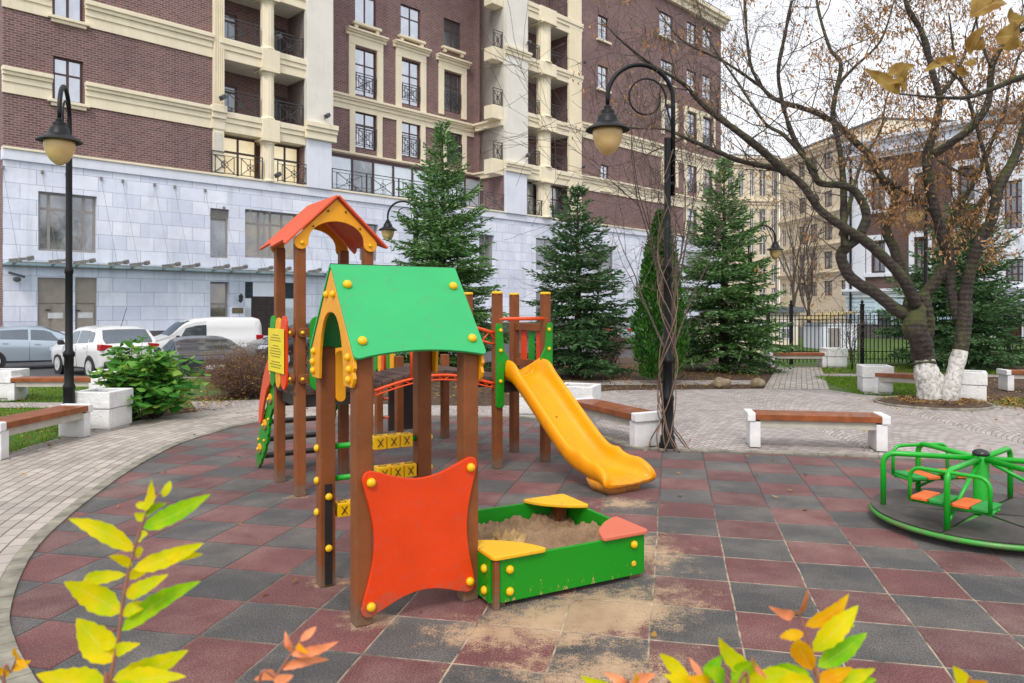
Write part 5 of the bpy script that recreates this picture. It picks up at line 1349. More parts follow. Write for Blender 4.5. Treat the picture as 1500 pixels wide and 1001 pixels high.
def car(name, label, loc, head, paint, P, group='cars parked along the building'):
    """x runs from nose (+) to tail (-); P gives the side outline"""
    root = thing(name, label, P['cat'], loc, math.atan2(head[1], head[0]), group)
    Ln, W = P['L'], P['W']/2; xs_ = [Ln/2-Ln*k/56 for k in range(57)]
    top, belt, bot = P['top'], P['belt'], P['bot']
    def ring(x):
        zt, zb, z0 = interp(top, x), interp(belt, x), interp(bot, x)
        e = 1-abs(x)/(Ln/2); wid = W*(1-.16*max(0,1-e/.10)**2-.03*max(0,1-e/.3))
        zt = max(zt, zb+.01); g = zt-zb
        wr = wid-.03-g*P.get('tumble', .33)
        return [(0,z0),(wid*.82,z0),(wid*.96,z0+.07),(wid*.985,z0+(zb-z0)*.35),(wid,z0+(zb-z0)*.65),(wid*.985,zb-.03),(wid-.03,zb),
                (wid-.03-(wid-.03-wr)*.5,zb+g*.46),(wr+.02,zb+g*.86),(wr-.07,zt-.02*min(1,g*4)),(wr*.55,zt+.012*min(1,g*3)),(0,zt+.02*min(1,g*3))]
    vs = []; n = 0
    for x in xs_:
        r_ = ring(x); full = [(x,y,z) for y,z in r_]+[(x,-y,z) for y,z in reversed(r_[1:-1])]; n = len(full); vs += full
    fs = [(i*n+j,i*n+(j+1)%n,(i+1)*n+(j+1)%n,(i+1)*n+j) for i in range(len(xs_)-1) for j in range(n)]+[tuple(range(n)), tuple(range((len(xs_)-1)*n, len(xs_)*n))]
    body = MB().add(vs, fs).build('body', M[paint], root, 'auto')
    # glass: patches of the same skin, 5 mm proud
    def patch(x0, x1, t0, t1, side, rake0=0, rake1=0):
        mb = MB(); K, J = 10, 5; vv = []
        for k in range(K+1):
            for j in range(J+1):
                t = t0+(t1-t0)*j/J; xa = x0+rake0*t; xb = x1+rake1*t; x = xa+(xb-xa)*k/K
                zt, zb = interp(top, x), interp(belt, x); g = max(zt-zb,.02); r_ = ring(x)
                y0, y1 = r_[6][0], r_[8][0]; y = y0+(y1-y0)*t+.006; z = zb+g*.86*t
                vv.append((x, side*y, z))
        mb.add(vv, [(k*(J+1)+j,(k+1)*(J+1)+j,(k+1)*(J+1)+j+1,k*(J+1)+j+1) for k in range(K) for j in range(J)])
        return mb.build('side_window', M['car_glass'], root, True)
    for wn in P['win']:
        for sd_ in (-1, 1): patch(*wn, sd_) if len(wn) == 4 else patch(wn[0],wn[1],wn[2],wn[3],sd_,wn[4],wn[5])
    def screen(x0, x1, nm):
        mb = MB(); K, J = 8, 10; vv = []
        for k in range(K+1):
            x = x0+(x1-x0)*k/K; r_ = ring(x); yw = max(r_[9][0]-.0,.1)
            for j in range(J+1):
                f_ = -1+2*j/J; y = yw*f_*.97; zt = interp(top,x)
                vv.append((x+(.012 if x1 < x0 and nm == 'windscreen' else -.012)*1, y, zt+.012-.02*abs(f_)**3))
        mb.add(vv, [(k*(J+1)+j,(k+1)*(J+1)+j,(k+1)*(J+1)+j+1,k*(J+1)+j+1) for k in range(K) for j in range(J)])
        mb.build(nm, M['car_glass'], root, True)
    screen(*P['ws'], 'windscreen'); 
    if P.get('rs'): screen(*P['rs'], 'rear_window')
    wr_ = P['wr']
    for x in P['ax']:
        for sd_ in (-1, 1):
            y = sd_*(W-.10)
            MB().lathe([(wr_*1.13,-.0),(wr_*1.13,.02)], 24, (0,0,0), axis='y').build('wheel_arch', M['plastic_black'], root).location = (x, sd_*(W-.012)-(.012 if sd_>0 else .008), wr_)
            wh = MB().lathe([(wr_*.66,-.10),(wr_*.93,-.105),(wr_,-.07),(wr_,.07),(wr_*.93,.105),(wr_*.66,.10)], 26, axis='y').build('wheel', M['tyre'], root, 'auto'); wh.location = (x, y, wr_)
            rm = MB(); yo = sd_*.110
            rm.lathe([(wr_*.66,0),(wr_*.62,.0),(wr_*.62,.012),(wr_*.66,.012)], 24, (0,yo-.006,0), axis='y')
            for k in range(5):
                a = 2*math.pi*k/5+.3
                for da in (-.14,.14): rm.bar((0,yo,0),(wr_*.64*math.cos(a+da),yo,wr_*.64*math.sin(a+da)),.06,.02,(0,1,0))
            rm.lathe([(.07,-.02),(.07,.02)], 12, (0,yo,0), axis='y'); rm.build('rim', M['alloy'], wh)
    xt, xn = -Ln/2, Ln/2
    for sd_ in (-1, 1):
        zt = P['tl']; mb = MB(); y0_, y1_ = sorted((sd_*(W*.60), sd_*(W*.985)))
        mb.prism(rnd_poly([(y0_,zt-.02),(y1_,zt-.10),(y1_,zt+.10),(y0_,zt+.06)], .03), lambda a, b, t: (t, a, b), xt+.00, xt+.28); mb.build('taillight', M[P.get('tail','tail_red')], root, bevel=.015)
        zh = P['hl']; mb = MB(); mb.prism(rnd_poly([(y0_,zh-.06),(y1_*.97,zh-.05),(y1_*.97,zh+.09),(y0_,zh+.05)], .03), lambda a, b, t: (t, a, b), xn-.30, xn-.035); mb.build('headlight', M['head_clear'], root, bevel=.015)
        mr = MB(); zb = interp(belt, P['mx']); y0_, y1_ = sorted((sd_*(W-.02), sd_*(W+.20)))
        mr.prism(rnd_poly([(y0_,zb+.02),(y1_,zb+.01),(y1_,zb+.17),(y0_+(.06 if sd_>0 else 0),zb+.17)], .05), lambda a, b, t: (t, a, b), P['mx']-.07, P['mx']+.05); mr.build('mirror', M[P.get('mirror', paint)], root, bevel=.02)
    MB().box(xt-.012, xt+.04, -.26, .26, P['pl'], P['pl']+.115).build('number_plate', M['plate_white'], root)
    zb0 = interp(bot, xt+.1)
    MB().prism(rnd_poly([(-W*.84,zb0-.02),(W*.84,zb0-.02),(W*.86,zb0+.2),(-W*.86,zb0+.2)], .05), lambda a, b, t: (t, a, b), xt-.02, xt+.2).build('bumper', M['plastic_black'], root, bevel=.02)
    hd = MB()
    for sd_ in (-1,1):
        for x in P['handles']: hd.box(x-.09,x+.09,sd_*(W+.0)-.012,sd_*(W+.0)+.012,interp(belt,x)-.14,interp(belt,x)-.105)
    hd.build('door_handles', M[paint], root)
    dl = MB()
    for sd_ in (-1,1):
        for x in P['doors']:
            for k in range(6):
                za = .32+(interp(belt,x)-.36)*k/6; zb2 = .32+(interp(belt,x)-.36)*(k+1)/6
                def yy(z): 
                    r_ = ring(x); 
                    for (ya,z_a),(yb,z_b) in zip(r_[2:6], r_[3:7]):
                        if z_a <= z <= z_b: return ya+(yb-ya)*(z-z_a)/(z_b-z_a+1e-9)
                    return r_[5][0]
                dl.bar((x,sd_*(yy(za)+.001),za),(x,sd_*(yy(zb2)+.001),zb2),.006,.010)
    dl.build('door_gap', M['plastic_black'], root)
    if P.get('antenna'):
        MB().tube([(xt+.75,.0,interp(top,xt+.75)),(xt+.30,.0,interp(top,xt+.75)+.62)], .008, 6).build('antenna', M['plastic_black'], root)
    return root
SUVP = dict(cat='suv', L=4.33, W=1.80, wr=.345, ax=(1.32,-1.31), tumble=.30,
    top=[(-2.165,1.0),(-2.10,1.08),(-1.95,1.22),(-1.62,1.55),(-1.35,1.61),(-.4,1.63),(.15,1.60),(.55,1.45),(1.1,1.12),(1.6,1.02),(2.0,.90),(2.165,.68)],
    belt=[(-2.165,.96),(-1.9,1.13),(-1.0,1.08),(.9,.98),(1.2,.96),(2.0,.80),(2.165,.62)], bot=[(-2.165,.42),(-1.9,.28),(1.9,.24),(2.165,.34)],
    win=[(-1.52,-1.18,.1,.82,.05,.06),(-1.10,-.28,.06,.88),(-.20,.72,.06,.88,.0,-.34)], ws=(1.02,.22), rs=(-1.66,-2.06), tl=1.0, hl=.78, mx=.72, pl=.80, handles=(-.95,.0), doors=(-.24,.86,-1.16), antenna=True, mirror='plastic_black')
VANP = dict(cat='van', L=4.45, W=1.83, wr=.32, ax=(1.42,-1.30), tumble=.14,
    top=[(-2.225,1.60),(-2.16,1.76),(-1.9,1.82),(-.5,1.83),(.2,1.79),(.55,1.68),(1.25,1.16),(1.6,1.04),(2.0,.92),(2.225,.66)],
    belt=[(-2.225,1.05),(-.5,1.06),(.9,1.02),(1.3,1.0),(2.0,.86),(2.225,.60)], bot=[(-2.225,.32),(-1.9,.24),(1.9,.22),(2.225,.30)],
    win=[(-.10,.90,.05,.78,0,-.34)], ws=(1.2,.45), rs=None, tl=1.05, hl=.80, mx=.95, pl=.75, handles=(.05,), doors=(-.15,1.0), mirror='plastic_black')
COUP = dict(cat='sports car', L=4.55, W=1.86, wr=.34, ax=(1.36,-1.33), tumble=.42,
    top=[(-2.275,.82),(-2.15,.93),(-1.75,1.02),(-1.2,1.17),(-.6,1.33),(-.1,1.37),(.3,1.33),(.7,1.15),(1.1,.97),(1.7,.88),(2.1,.76),(2.275,.56)],
    belt=[(-2.275,.78),(-2.0,.90),(-1.4,.96),(-.6,.92),(.8,.88),(1.2,.88),(2.0,.72),(2.275,.52)], bot=[(-2.275,.34),(-1.9,.22),(1.9,.18),(2.275,.26)],
    win=[(-1.15,-.62,.08,.7,.1,0),(-.55,.62,.06,.84,0,-.42)], ws=(1.0,.36), rs=(-.75,-1.7), tl=.80, hl=.62, mx=.62, pl=.55, handles=(-.45,), doors=(-.62,.8), tail='plastic_black')
SEDP = dict(SUVP, cat='hatchback', L=4.40, W=1.79, antenna=False, mirror='silver_blue_paint',
    top=[(-2.2,.95),(-2.10,1.02),(-1.9,1.12),(-1.5,1.38),(-1.1,1.52),(-.4,1.56),(.15,1.53),(.6,1.36),(1.15,1.06),(1.6,.98),(2.0,.86),(2.2,.64)])
hb = (-.717, .697)
car('parked_suv', 'white SUV with red tail lights, parked nose to the building behind the left lamp', (-13.55, 24.4, -.40), (-.766,.643), 'white_paint_car', SUVP)
car('parked_hatchback', 'silver blue hatchback at the left photo edge beside the white SUV', (-17.45, 27.0, -.40), (.80,.60), 'silver_blue_paint', SEDP)
car('parked_van', 'white panel van without rear side windows, behind the dark sports car', (-12.1, 28.4, -.40), (-.80,-.60), 'white_paint_car', VANP)
car('parked_sports_car', 'low dark grey sports car in front of the white van', (-9.3, 21.9, -.40), (-.56,.83), 'dark_grey_paint', COUP)
car('parked_suv', 'dark SUV glimpsed between the posts of the roofed play tower', (-7.9, 28.3, -.40), (-.74,-.67), 'black_paint', dict(SUVP, mirror='black_paint'))
car('parked_hatchback', 'distant pale car glimpsed behind the thuja', (7.2, 40.5, -.40), (.7,.71), 'silver_blue_paint', SEDP)
# ================================================================== TREES AND PLANTS
def rot_frames(d):
    """two unit vectors square to each row of d"""
    a = np.where(np.abs(d[:, 2:3]) < .9, np.array([[0,0,1.]]), np.array([[1.,0,0]]))
    u = np.cross(d, a); u /= np.linalg.norm(u, axis=1, keepdims=True)+1e-9
    return u, np.cross(u, d)
def quads(name, m, P, D, Ln, W, parent=None, roll=None, shape='diamond', fold=0.0):
    """leaf cards as one mesh: base P, direction D, length, width; diamond or leaf-like hexagon"""
    P, D = np.asarray(P, float), np.asarray(D, float); n = len(P)
    D = D/(np.linalg.norm(D, axis=1, keepdims=True)+1e-9)
    u, v = rot_frames(D)
    r = np.random.uniform(0, 2*np.pi, n) if roll is None else np.asarray(roll)
    sdv = u*np.cos(r)[:,None]+v*np.sin(r)[:,None]; nr = np.cross(D, sdv)
    Ln = np.broadcast_to(Ln, n)[:,None]; W = np.broadcast_to(W, n)[:,None]
    if shape == 'diamond':
        pts = np.stack([P, P+D*Ln*.45+sdv*W*.5, P+D*Ln, P+D*Ln*.45-sdv*W*.5], 1); k = 4
        faces = np.arange(n*4).reshape(n, 4)
    elif shape == 'leaf':
        pts = np.stack([P, P+D*Ln*.28+sdv*W*.42+nr*fold*W, P+D*Ln*.62+sdv*W*.44+nr*fold*W, P+D*Ln+nr*-.12*Ln, P+D*Ln*.62-sdv*W*.44+nr*fold*W, P+D*Ln*.28-sdv*W*.42+nr*fold*W], 1); k = 6
        b = np.arange(n)[:,None]*6
        faces = np.concatenate([b+np.array([0,1,2,3]), b+np.array([0,3,4,5])], 0)
    me = bpy.data.meshes.new(name); vs = pts.reshape(-1, 3)
    me.vertices.add(len(vs)); me.vertices.foreach_set('co', vs.ravel())
    me.loops.add(faces.size); me.loops.foreach_set('vertex_index', faces.ravel().astype(np.int32))
    me.polygons.add(len(faces)); me.polygons.foreach_set('loop_start', (np.arange(len(faces))*faces.shape[1]).astype(np.int32))
    me.update(calc_edges=True); me.validate(); me.materials.append(M[m])
    o = bpy.data.objects.new(name, me); COL.objects.link(o)
    if parent: o.parent = parent
    return o
leafmat('spruce_needles', [L(40,80,30,1), L(76,124,54,1), L(110,156,84,1), L(158,190,136,1)], .25)
leafmat('spruce_dark', [L(40,76,40,1), L(72,112,64,1), L(110,146,94,1)], .22)
leafmat('thuja_green', [L(36,84,30,.9), L(62,124,40,.95), L(100,150,56,.95)], .25)
leafmat('hydrangea_leaf', [L(50,112,50,1), L(86,156,64,1), L(126,190,80,1), L(184,212,100,1)], .4, .35)
leafmat('shrub_leaf', [L(150,110,40,.9), L(190,150,50,.9), L(120,80,60,.8)], .3)
leafmat('autumn_leaf', [L(176,124,74,.95), L(206,156,100,.95), L(222,178,126,.95), L(158,106,62,.9)], .4)
leafmat('fallen_leaf', [L(196,158,60,.9), L(160,104,50,.85), L(120,76,44,.8), L(210,180,90,.85)], .1)
leafmat('grass_blade', [L(76,124,22,1), L(112,160,34,1), L(152,180,60,1)], .35)
def build_bark(name, c1, c2, moss=0, sc=9):
    m, t = newmat(name); c = t.coord(); mp = t.new('ShaderNodeMapping'); mp.inputs['Scale'].default_value = (1,1,.35); t.link(c, mp.inputs[0])
    n = t.noise(mp.outputs[0], sc*2, 6, .7, .3); b = t.noise(c, 2.2, 4)
    w_ = t.new('ShaderNodeTexWave', wave_type='BANDS', bands_direction='Z'); w_.inputs['Scale'].default_value = 3.2; w_.inputs['Distortion'].default_value = 5; w_.inputs['Detail'].default_value = 3; t.link(c, w_.inputs['Vector'])
    col = t.mix(t.ramp(n,.3,.7), c1, c2)
    col = t.mix(t.math('MULTIPLY', t.ramp(w_.outputs[0], .72, .95), .22), col, (.02,.016,.014,1))
    if moss:
        g = t.n.new('ShaderNodeNewGeometry'); s = t.new('ShaderNodeSeparateXYZ'); t.link(g.outputs['Normal'], s.inputs[0])
        f = t.math('MULTIPLY', t.ramp(t.math('ADD', t.math('MULTIPLY', s.outputs[2], .35), b), .48, .78), moss)
        col = t.mix(f, col, t.mix(n, (.045,.062,.01,1), (.15,.17,.03,1)))
    t.link(col, t.bsdf.inputs['Base Color']); t.bsdf.inputs['Roughness'].default_value = .9
    t.bump(t.math('ADD', n, t.math('MULTIPLY', w_.outputs[0], .25)), 1.0, .05)
build_bark('tree_bark', (.018,.015,.013,1), (.085,.068,.055,1), .55); build_bark('twig_bark', (.06,.044,.036,1), (.16,.12,.095,1)); build_bark('spruce_bark', (.04,.03,.024,1), (.10,.075,.06,1))
def build_white():
    m, t = newmat('whitewash'); c = t.coord(); n = t.noise(c, 14, 6, .7)
    s = t.new('ShaderNodeSeparateXYZ'); t.link(c, s.inputs[0]); n2 = t.noise(c, 7, 6, .7)
    base = t.mix(t.ramp(n,.32,.54), (.20,.17,.135,1), (.66,.65,.62,1))
    edge = t.ramp(t.math('ADD', s.outputs[2], t.math('MULTIPLY', n2, .5)), 1.08, 1.16); low = t.math('MULTIPLY', t.ramp(t.math('ADD', s.outputs[2], t.math('MULTIPLY', n2, .3)), .18, .40, (1,1,1,1), (0,0,0,1)), .6)
    t.link(t.mix(low, t.mix(edge, base, (.05,.042,.034,1)), (.14,.11,.08,1)), t.bsdf.inputs['Base Color']); t.bsdf.inputs['Roughness'].default_value = .85; t.bump(n, .8, .03)
build_white()

def spruce(label, x, y, h, rad, seed, m='spruce_needles', dens=1.0, base=.22, tiers=None, group='spruce trees'):
    rng = np.random.default_rng(seed)
    t = thing('spruce_tree', label, 'spruce', (x, y, -.02), 0, group)
    MB().tube([(0,0,0),(.02,0,h*.5),(0,.01,h*.985)], [.022*h+.02,.014*h,.008], 9).build('trunk', M['spruce_bark'], t, True)
    tw = MB(); P, D, LL, WW = [], [], [], []
    tiers = tiers or int(h*4.4)
    for k in range(tiers):
        f = (k+.5)/tiers; z = base+(h*.97-base)*f**.92
        r0 = rad*1.04*(1-f)**.78*(1.0 if f > .08 else .82)+.06
        nb = 10 if f < .6 else (8 if f < .8 else 5)
        ph = rng.uniform(0, 6.28)
        for j in range(nb):
            a = ph+2*math.pi*j/nb+rng.uniform(-.25,.25); ln = r0*rng.choice([rng.uniform(.55,.8), rng.uniform(.85,1.18)])
            up = .12+.55*f**2.5
            d0 = np.array([math.cos(a), math.sin(a), 0]); side = np.array([-d0[1], d0[0], 0])
            ns = max(4, int(ln/.11)); dr = rng.uniform(.34,.72); pts = []
            z0 = z+rng.uniform(-.15,.15)
            for i in range(ns+1):
                s = i/ns; pts.append(d0*ln*s+np.array([0,0,z0+ln*(up*s-dr*s*s*(1-f)+.30*s**3)]))
            tw.tube([tuple(p) for p in pts[::max(1,ns//4)]]+[tuple(pts[-1])], .004+.010*ln/rad, 4, caps=False)
            for i in range(1, ns+1):
                s = i/ns; p = pts[i]; fw = (pts[i]-pts[i-1]); fw /= np.linalg.norm(fw)
                tl = ln*.50*(1-.72*s)*(min(1, s*3.0))+.07
                for sg in (-1, 1):
                    dv = fw*.75+side*sg*rng.uniform(.55,.95)+np.array([0,0,rng.uniform(-.32,.03)]); dv /= np.linalg.norm(dv)
                    nq = max(3, int(tl/.036*dens))
                    for q in range(nq):
                        qq = (q+rng.uniform(0,.8))/nq
                        P.append(p+dv*tl*qq+rng.normal(0,.012,3)); dd = dv+rng.normal(0,1,3)*np.array([.42,.42,.20]); D.append(dd)
                        LL.append(rng.uniform(.09,.18)); WW.append(rng.uniform(.026,.055))
                for q in range(3):
                    P.append(p-fw*.02); D.append(fw+rng.normal(0,.4,3)); LL.append(rng.uniform(.08,.15)); WW.append(rng.uniform(.025,.045))
    for q in range(40):
        P.append(np.array([0,0,h*(.90+.10*q/40)])); D.append(np.append(rng.normal(0,.5,2), .8)); LL.append(.14); WW.append(.03)
    tw.build('branches', M['spruce_bark'], t, fix=False)
    quads('foliage', m, P, D, np.array(LL), np.array(WW), t)
    return t
spruce('tall bright spruce right of the green playhouse roof, its tip against the brick wall', -1.95, 20.6, 7.0, 1.85, 1, dens=1.0)
spruce('broad spruce behind the yellow slide, left of the narrow thuja', 1.72, 19.4, 5.05, 1.55, 2, 'spruce_dark')
spruce('full spruce between the narrow thuja and the path to the fence', 6.15, 21.4, 6.2, 1.62, 3)
spruce('low loose spruce behind the white-painted trunks', 13.6, 22.3, 5.2, 2.3, 4, 'spruce_dark', .8, .1)
# thuja column
def thuja(x, y, h, r):
    rng = np.random.default_rng(11); t = thing('thuja_tree', 'narrow columnar thuja behind the vine-covered lamp', 'thuja', (x, y, -.02))
    MB().tube([(0,0,0),(0,0,h*.9)], [.07,.01], 8).build('trunk', M['spruce_bark'], t, True)
    n = 15000; f = rng.random(n)**.85; z = .08+(h-.15)*f
    R_ = r*np.minimum(1, np.minimum(1.15*(1-f)**.62, .62+1.6*f)); a = rng.uniform(0, 6.28, n)
    lump = 1+.22*np.sin(a*5+z*2.2)*np.cos(z*3.1+a*2)+.1*np.sin(a*11-z*6)
    rr = R_*lump*(rng.random(n)**.28)
    P = np.stack([rr*np.cos(a), rr*np.sin(a), z], 1)
    D = np.stack([np.cos(a)*.55, np.sin(a)*.55, np.full(n,1.0)], 1)+rng.normal(0,.28,(n,3))
    quads('foliage', 'thuja_green', P, D, rng.uniform(.07,.16,n), rng.uniform(.03,.06,n), t)
thuja(3.62, 18.0, 4.2, .66)

# ---------------------------------------------------------------- bare trees
class Twigs:
    def __init__(s): s.mb = MB(); s.tips = []
    def grow(s, p, d, ln, r, depth, rng, up=.12, spread=.7, wig=.16, nseg=5, minr=.0022, kids=(3,5)):
        d = d/np.linalg.norm(d); pts = [p.copy()]; rs = [r]; q = p.copy()
        for i in range(nseg):
            d = d+rng.normal(0, wig, 3)+np.array([0,0,up*.35]); d /= np.linalg.norm(d)
            q = q+d*ln/nseg; pts.append(q.copy()); rs.append(max(minr, r*(1-.75*(i+1)/nseg)))
        s.mb.tube([tuple(v) for v in pts], rs, 5 if r > .012 else 3, caps=False)
        s.tips.append((pts[-1], d))
        if depth > 0:
            nk = rng.integers(kids[0], kids[1]+1)
            for k in range(nk):
                t = rng.uniform(.25, 1.0); i = min(nseg-1, int(t*nseg)); fr = t*nseg-i
                b = pts[i]*(1-fr)+pts[i+1]*fr; dd = d*.7+rng.normal(0, spread, 3)
                s.grow(b, dd, ln*rng.uniform(.45,.72), max(minr, rs[i]*.6), depth-1, rng, up, spread, wig, nseg, minr, kids)
def limb(mb, pts, r0, r1, k=5, n=10, seed=0, lump=.08):
    """pts: world points; tapered, slightly lumpy"""
    sm = smooth_poly(pts, k); N = len(sm); rng = random.Random(seed)
    rs = [(r0+(r1-r0)*(i/(N-1)))*(1+rng.uniform(-lump,lump)) for i in range(N)]
    mb.tube(sm, rs, n); return sm, rs
def limb_px(mb, pix, dep, r0, r1, org, seed=0, n=10, lump=.07):
    wob = .25 if len(pix) > 5 else 0
    pts = []
    for i, (x, y) in enumerate(pix):
        f = i/(len(pix)-1); Z = dep[0]+(dep[1]-dep[0])*f+ wob*math.sin(f*5+seed)*math.sin(math.pi*min(1,f*1.6)/2)*(1 if f > 0 else 0)
        p = AT(x, y, Z); pts.append((p.x-org[0], p.y-org[1], p.z-org[2]))
    return limb(mb, pts, r0, r1, 5, n, seed, lump)
def side_twigs(tw, sm, rs, rng, every=.42, ln=(.6,1.5), depth=2, start=.25, up=.10, r=.013, **kw):
    acc = 0
    for i in range(1, len(sm)):
        acc += (sm[i]-sm[i-1]).length
        if acc > every and i/len(sm) > start:
            acc = 0
            t = np.array(sm[i]-sm[i-1]); t /= np.linalg.norm(t)
            d = t*.55+rng.normal(0,.6,3)+np.array([0,0,.3])
            tw.grow(np.array(sm[i]), d, rng.uniform(*ln), min(r, rs[i]*.5), depth, rng, up, **kw)
OZ = -.02
def knob(o, st, sz):
    tx = bpy.data.textures.new('bark_lumps', 'CLOUDS'); tx.noise_scale = sz; tx.noise_depth = 2
    d = o.modifiers.new('lumps', 'DISPLACE'); d.texture = tx; d.strength = st; d.mid_level = .5; d.texture_coords = 'LOCAL'
    return o
def big_tree():
    o1 = AT(1362, 586, 14.3); o1 = (o1.x, 14.3, OZ)
    rng = np.random.default_rng(21)
    t = thing('bare_tree', 'knobbly bare tree with long mossy limbs reaching left, lower trunk whitewashed', 'tree', o1)
    tr = MB(); limb_px(tr, [(1364,592),(1360,560),(1352,520)], (14.3,14.3), .25, .20, o1, 1, 16, .12)
    tr.tube([AT(1366,592,14.3)-Vector(o1), AT(1385,575,14.2)-Vector(o1), AT(1378,555,14.25)-Vector(o1), AT(1358,535,14.3)-Vector(o1)], [.10,.13,.11,.07], 10)
    knob(tr.build('painted_trunk', M['whitewash'], t, True, sub=2), .055, .10)
    tr = MB(); limb_px(tr, [(1354,535),(1352,521),(1348,500),(1340,480),(1343,462),(1338,440)], (14.3,14.3), .205, .20, o1, 2, 16, .12)
    limb_px(tr, [(1352,515),(1362,478),(1356,455),(1349,430)], (14.25,14.3), .09, .14, o1, 3, 12, .15)
    knob(tr.build('trunk', M['tree_bark'], t, True, sub=2), .06, .13)
    limbs = [
     ([(1344,472),(1312,453),(1278,427),(1247,408),(1232,377),(1240,362),(1255,351),(1268,324),(1266,302),(1251,279),(1228,271),(1202,269),(1190,252),(1179,229),(1164,205),(1150,165),(1140,110),(1148,60),(1160,0)], (14.3,13.0), .13, .026),
     ([(1340,446),(1335,431),(1316,400),(1278,362),(1247,340),(1202,309),(1179,275),(1152,252),(1126,245),(1088,237),(1050,222),(1010,205),(975,190),(930,188),(885,180)], (14.2,12.2), .125, .005),
     ([(1152,254),(1118,222),(1084,195),(1052,172),(1024,148),(1000,122),(955,95),(910,60),(880,28)], (13.0,12.0), .08, .005),
     ([(1338,440),(1331,423),(1312,370),(1297,332),(1312,294),(1293,264),(1274,229),(1247,203),(1220,178),(1180,160),(1140,148),(1116,128),(1100,96),(1094,50),(1090,-10)], (14.4,15.4), .115, .022),
     ([(1238,362),(1236,317),(1236,275),(1232,229),(1226,199),(1220,160),(1232,96),(1216,72),(1200,20),(1194,-20)], (13.7,14.8), .075, .022),
     ([(1344,446),(1358,428),(1373,408),(1388,381),(1380,347),(1369,305),(1361,267),(1358,229),(1367,196),(1376,160),(1376,140),(1364,100),(1352,52),(1330,12),(1322,-20)], (14.4,13.6), .125, .04),
     ([(1359,232),(1392,210),(1426,184),(1448,148),(1454,92),(1478,58),(1510,36)], (13.9,12.8), .085, .03),
     ([(1232,345),(1247,290),(1262,240),(1290,190),(1300,140),(1330,90)], (14.0,16.0), .05, .006),
     ([(1297,262),(1340,290),(1372,318)], (14.8,14.6), .06, .03),
     ([(1220,178),(1226,130),(1250,100),(1290,60),(1310,0)], (15,15.6), .05, .015),
     ([(1116,128),(1060,90),(1000,60),(960,10)], (14.9,14.2), .035, .006),
     ([(1196,252),(1150,200),(1120,180),(1080,120),(1040,60),(1020,0)], (13.3,14.5), .04, .012),
     ([(1376,140),(1400,110),(1420,60),(1440,0)], (13.9,14.6), .05, .015)]
    tw = Twigs(); tips_leaf = []
    for i, (pxs, dep, r0, r1) in enumerate(limbs):
        mb = MB(); sm, rs = limb_px(mb, pxs, dep, r0, r1, o1, 10+i, 10 if r0 > .09 else 7)
        knob(mb.build('limb', M['tree_bark'], t, True, sub=1 if r0 > .09 else 0), .035 if r0 > .09 else .012, .2)
        side_twigs(tw, sm, rs, rng, .30, (.6,1.7), 3, .18, .14, .014, kids=(2,4), minr=.003)
    tw.mb.build('twigs', M['twig_bark'], t, fix=False)
    # dry winged seeds hanging in loose bunches on the twig ends
    P, D = [], []
    for p, d in tw.tips:
        x_img = CX+F*(p[0]+o1[0])/(p[1]+o1[1])
        pr = .06 if x_img < 1180 else (.14 if x_img < 1260 else .45)
        if rng.random() < pr:
            for k in range(rng.integers(3, 9)): P.append(p+rng.normal(0,.07,3)); D.append(rng.normal(0,.6,3)+np.array([0,0,-1.]))
    quads('dry_seeds', 'autumn_leaf', P, D, rng.uniform(.06,.11,len(P)), rng.uniform(.022,.042,len(P)), t, None, 'leaf', .1)
    # second, leaning tree
    o2 = AT(1392, 584, 14.1); o2 = (o2.x, 14.1, OZ)
    t2 = thing('bare_tree', 'leaning bare tree whose straight whitewashed trunk tilts right into three ridged stems', 'tree', o2)
    tr = MB(); limb_px(tr, [(1390,592),(1396,555),(1408,510)], (14.1,14.1), .165, .135, o2, 5, 14, .06); knob(tr.build('painted_trunk', M['whitewash'], t2, True, sub=2), .03, .12)
    tr = MB(); limb_px(tr, [(1403,528),(1407,512),(1413,469),(1413,440)], (14.1,14.1), .138, .135, o2, 6, 14, .06); knob(tr.build('trunk', M['tree_bark'], t2, True, sub=2), .03, .12)
    tw = Twigs()
    for i, (pxs, dep, r0, r1) in enumerate([
        ([(1413,452),(1415,427),(1422,393),(1434,355),(1453,320),(1464,275),(1487,229),(1504,180),(1530,110),(1545,40)], (14.1,13.6), .115, .06),
        ([(1404,470),(1396,440),(1392,408),(1395,370),(1411,347),(1430,309),(1456,271),(1482,235),(1510,170),(1520,90)], (14.2,14.8), .10, .05),
        ([(1394,380),(1388,345),(1405,305),(1425,270),(1437,248),(1445,225),(1470,170),(1480,120),(1500,60)], (14.4,15.4), .07, .02),
        ([(1437,248),(1420,258),(1400,250),(1375,236)], (14.9,15.4), .05, .02),
        ([(1458,300),(1440,220),(1420,150),(1400,90),(1390,20)], (14.0,14.8), .05, .015)]):
        mb = MB(); sm, rs = limb_px(mb, pxs, dep, r0, r1, o2, 40+i, 10); mb.build('limb', M['tree_bark'], t2, True)
        side_twigs(tw, sm, rs, rng, .32, (.6,1.6), 3, .2, .14, .014, kids=(2,4), minr=.003)
    tw.mb.build('twigs', M['twig_bark'], t2, fix=False)
    P, D = [], []
    for p, d in tw.tips:
        if rng.random() < .45:
            for k in range(rng.integers(3, 9)): P.append(p+rng.normal(0,.07,3)); D.append(rng.normal(0,.6,3)+np.array([0,0,-1.]))
    quads('dry_seeds', 'autumn_leaf', P, D, rng.uniform(.06,.11,len(P)), rng.uniform(.022,.042,len(P)), t2, None, 'leaf', .1)
    # round bed of bark mulch at the feet
    c = AT(1372, 592, 14.0); mb = MB(); n = 40; vs = [(0,0,.06)]
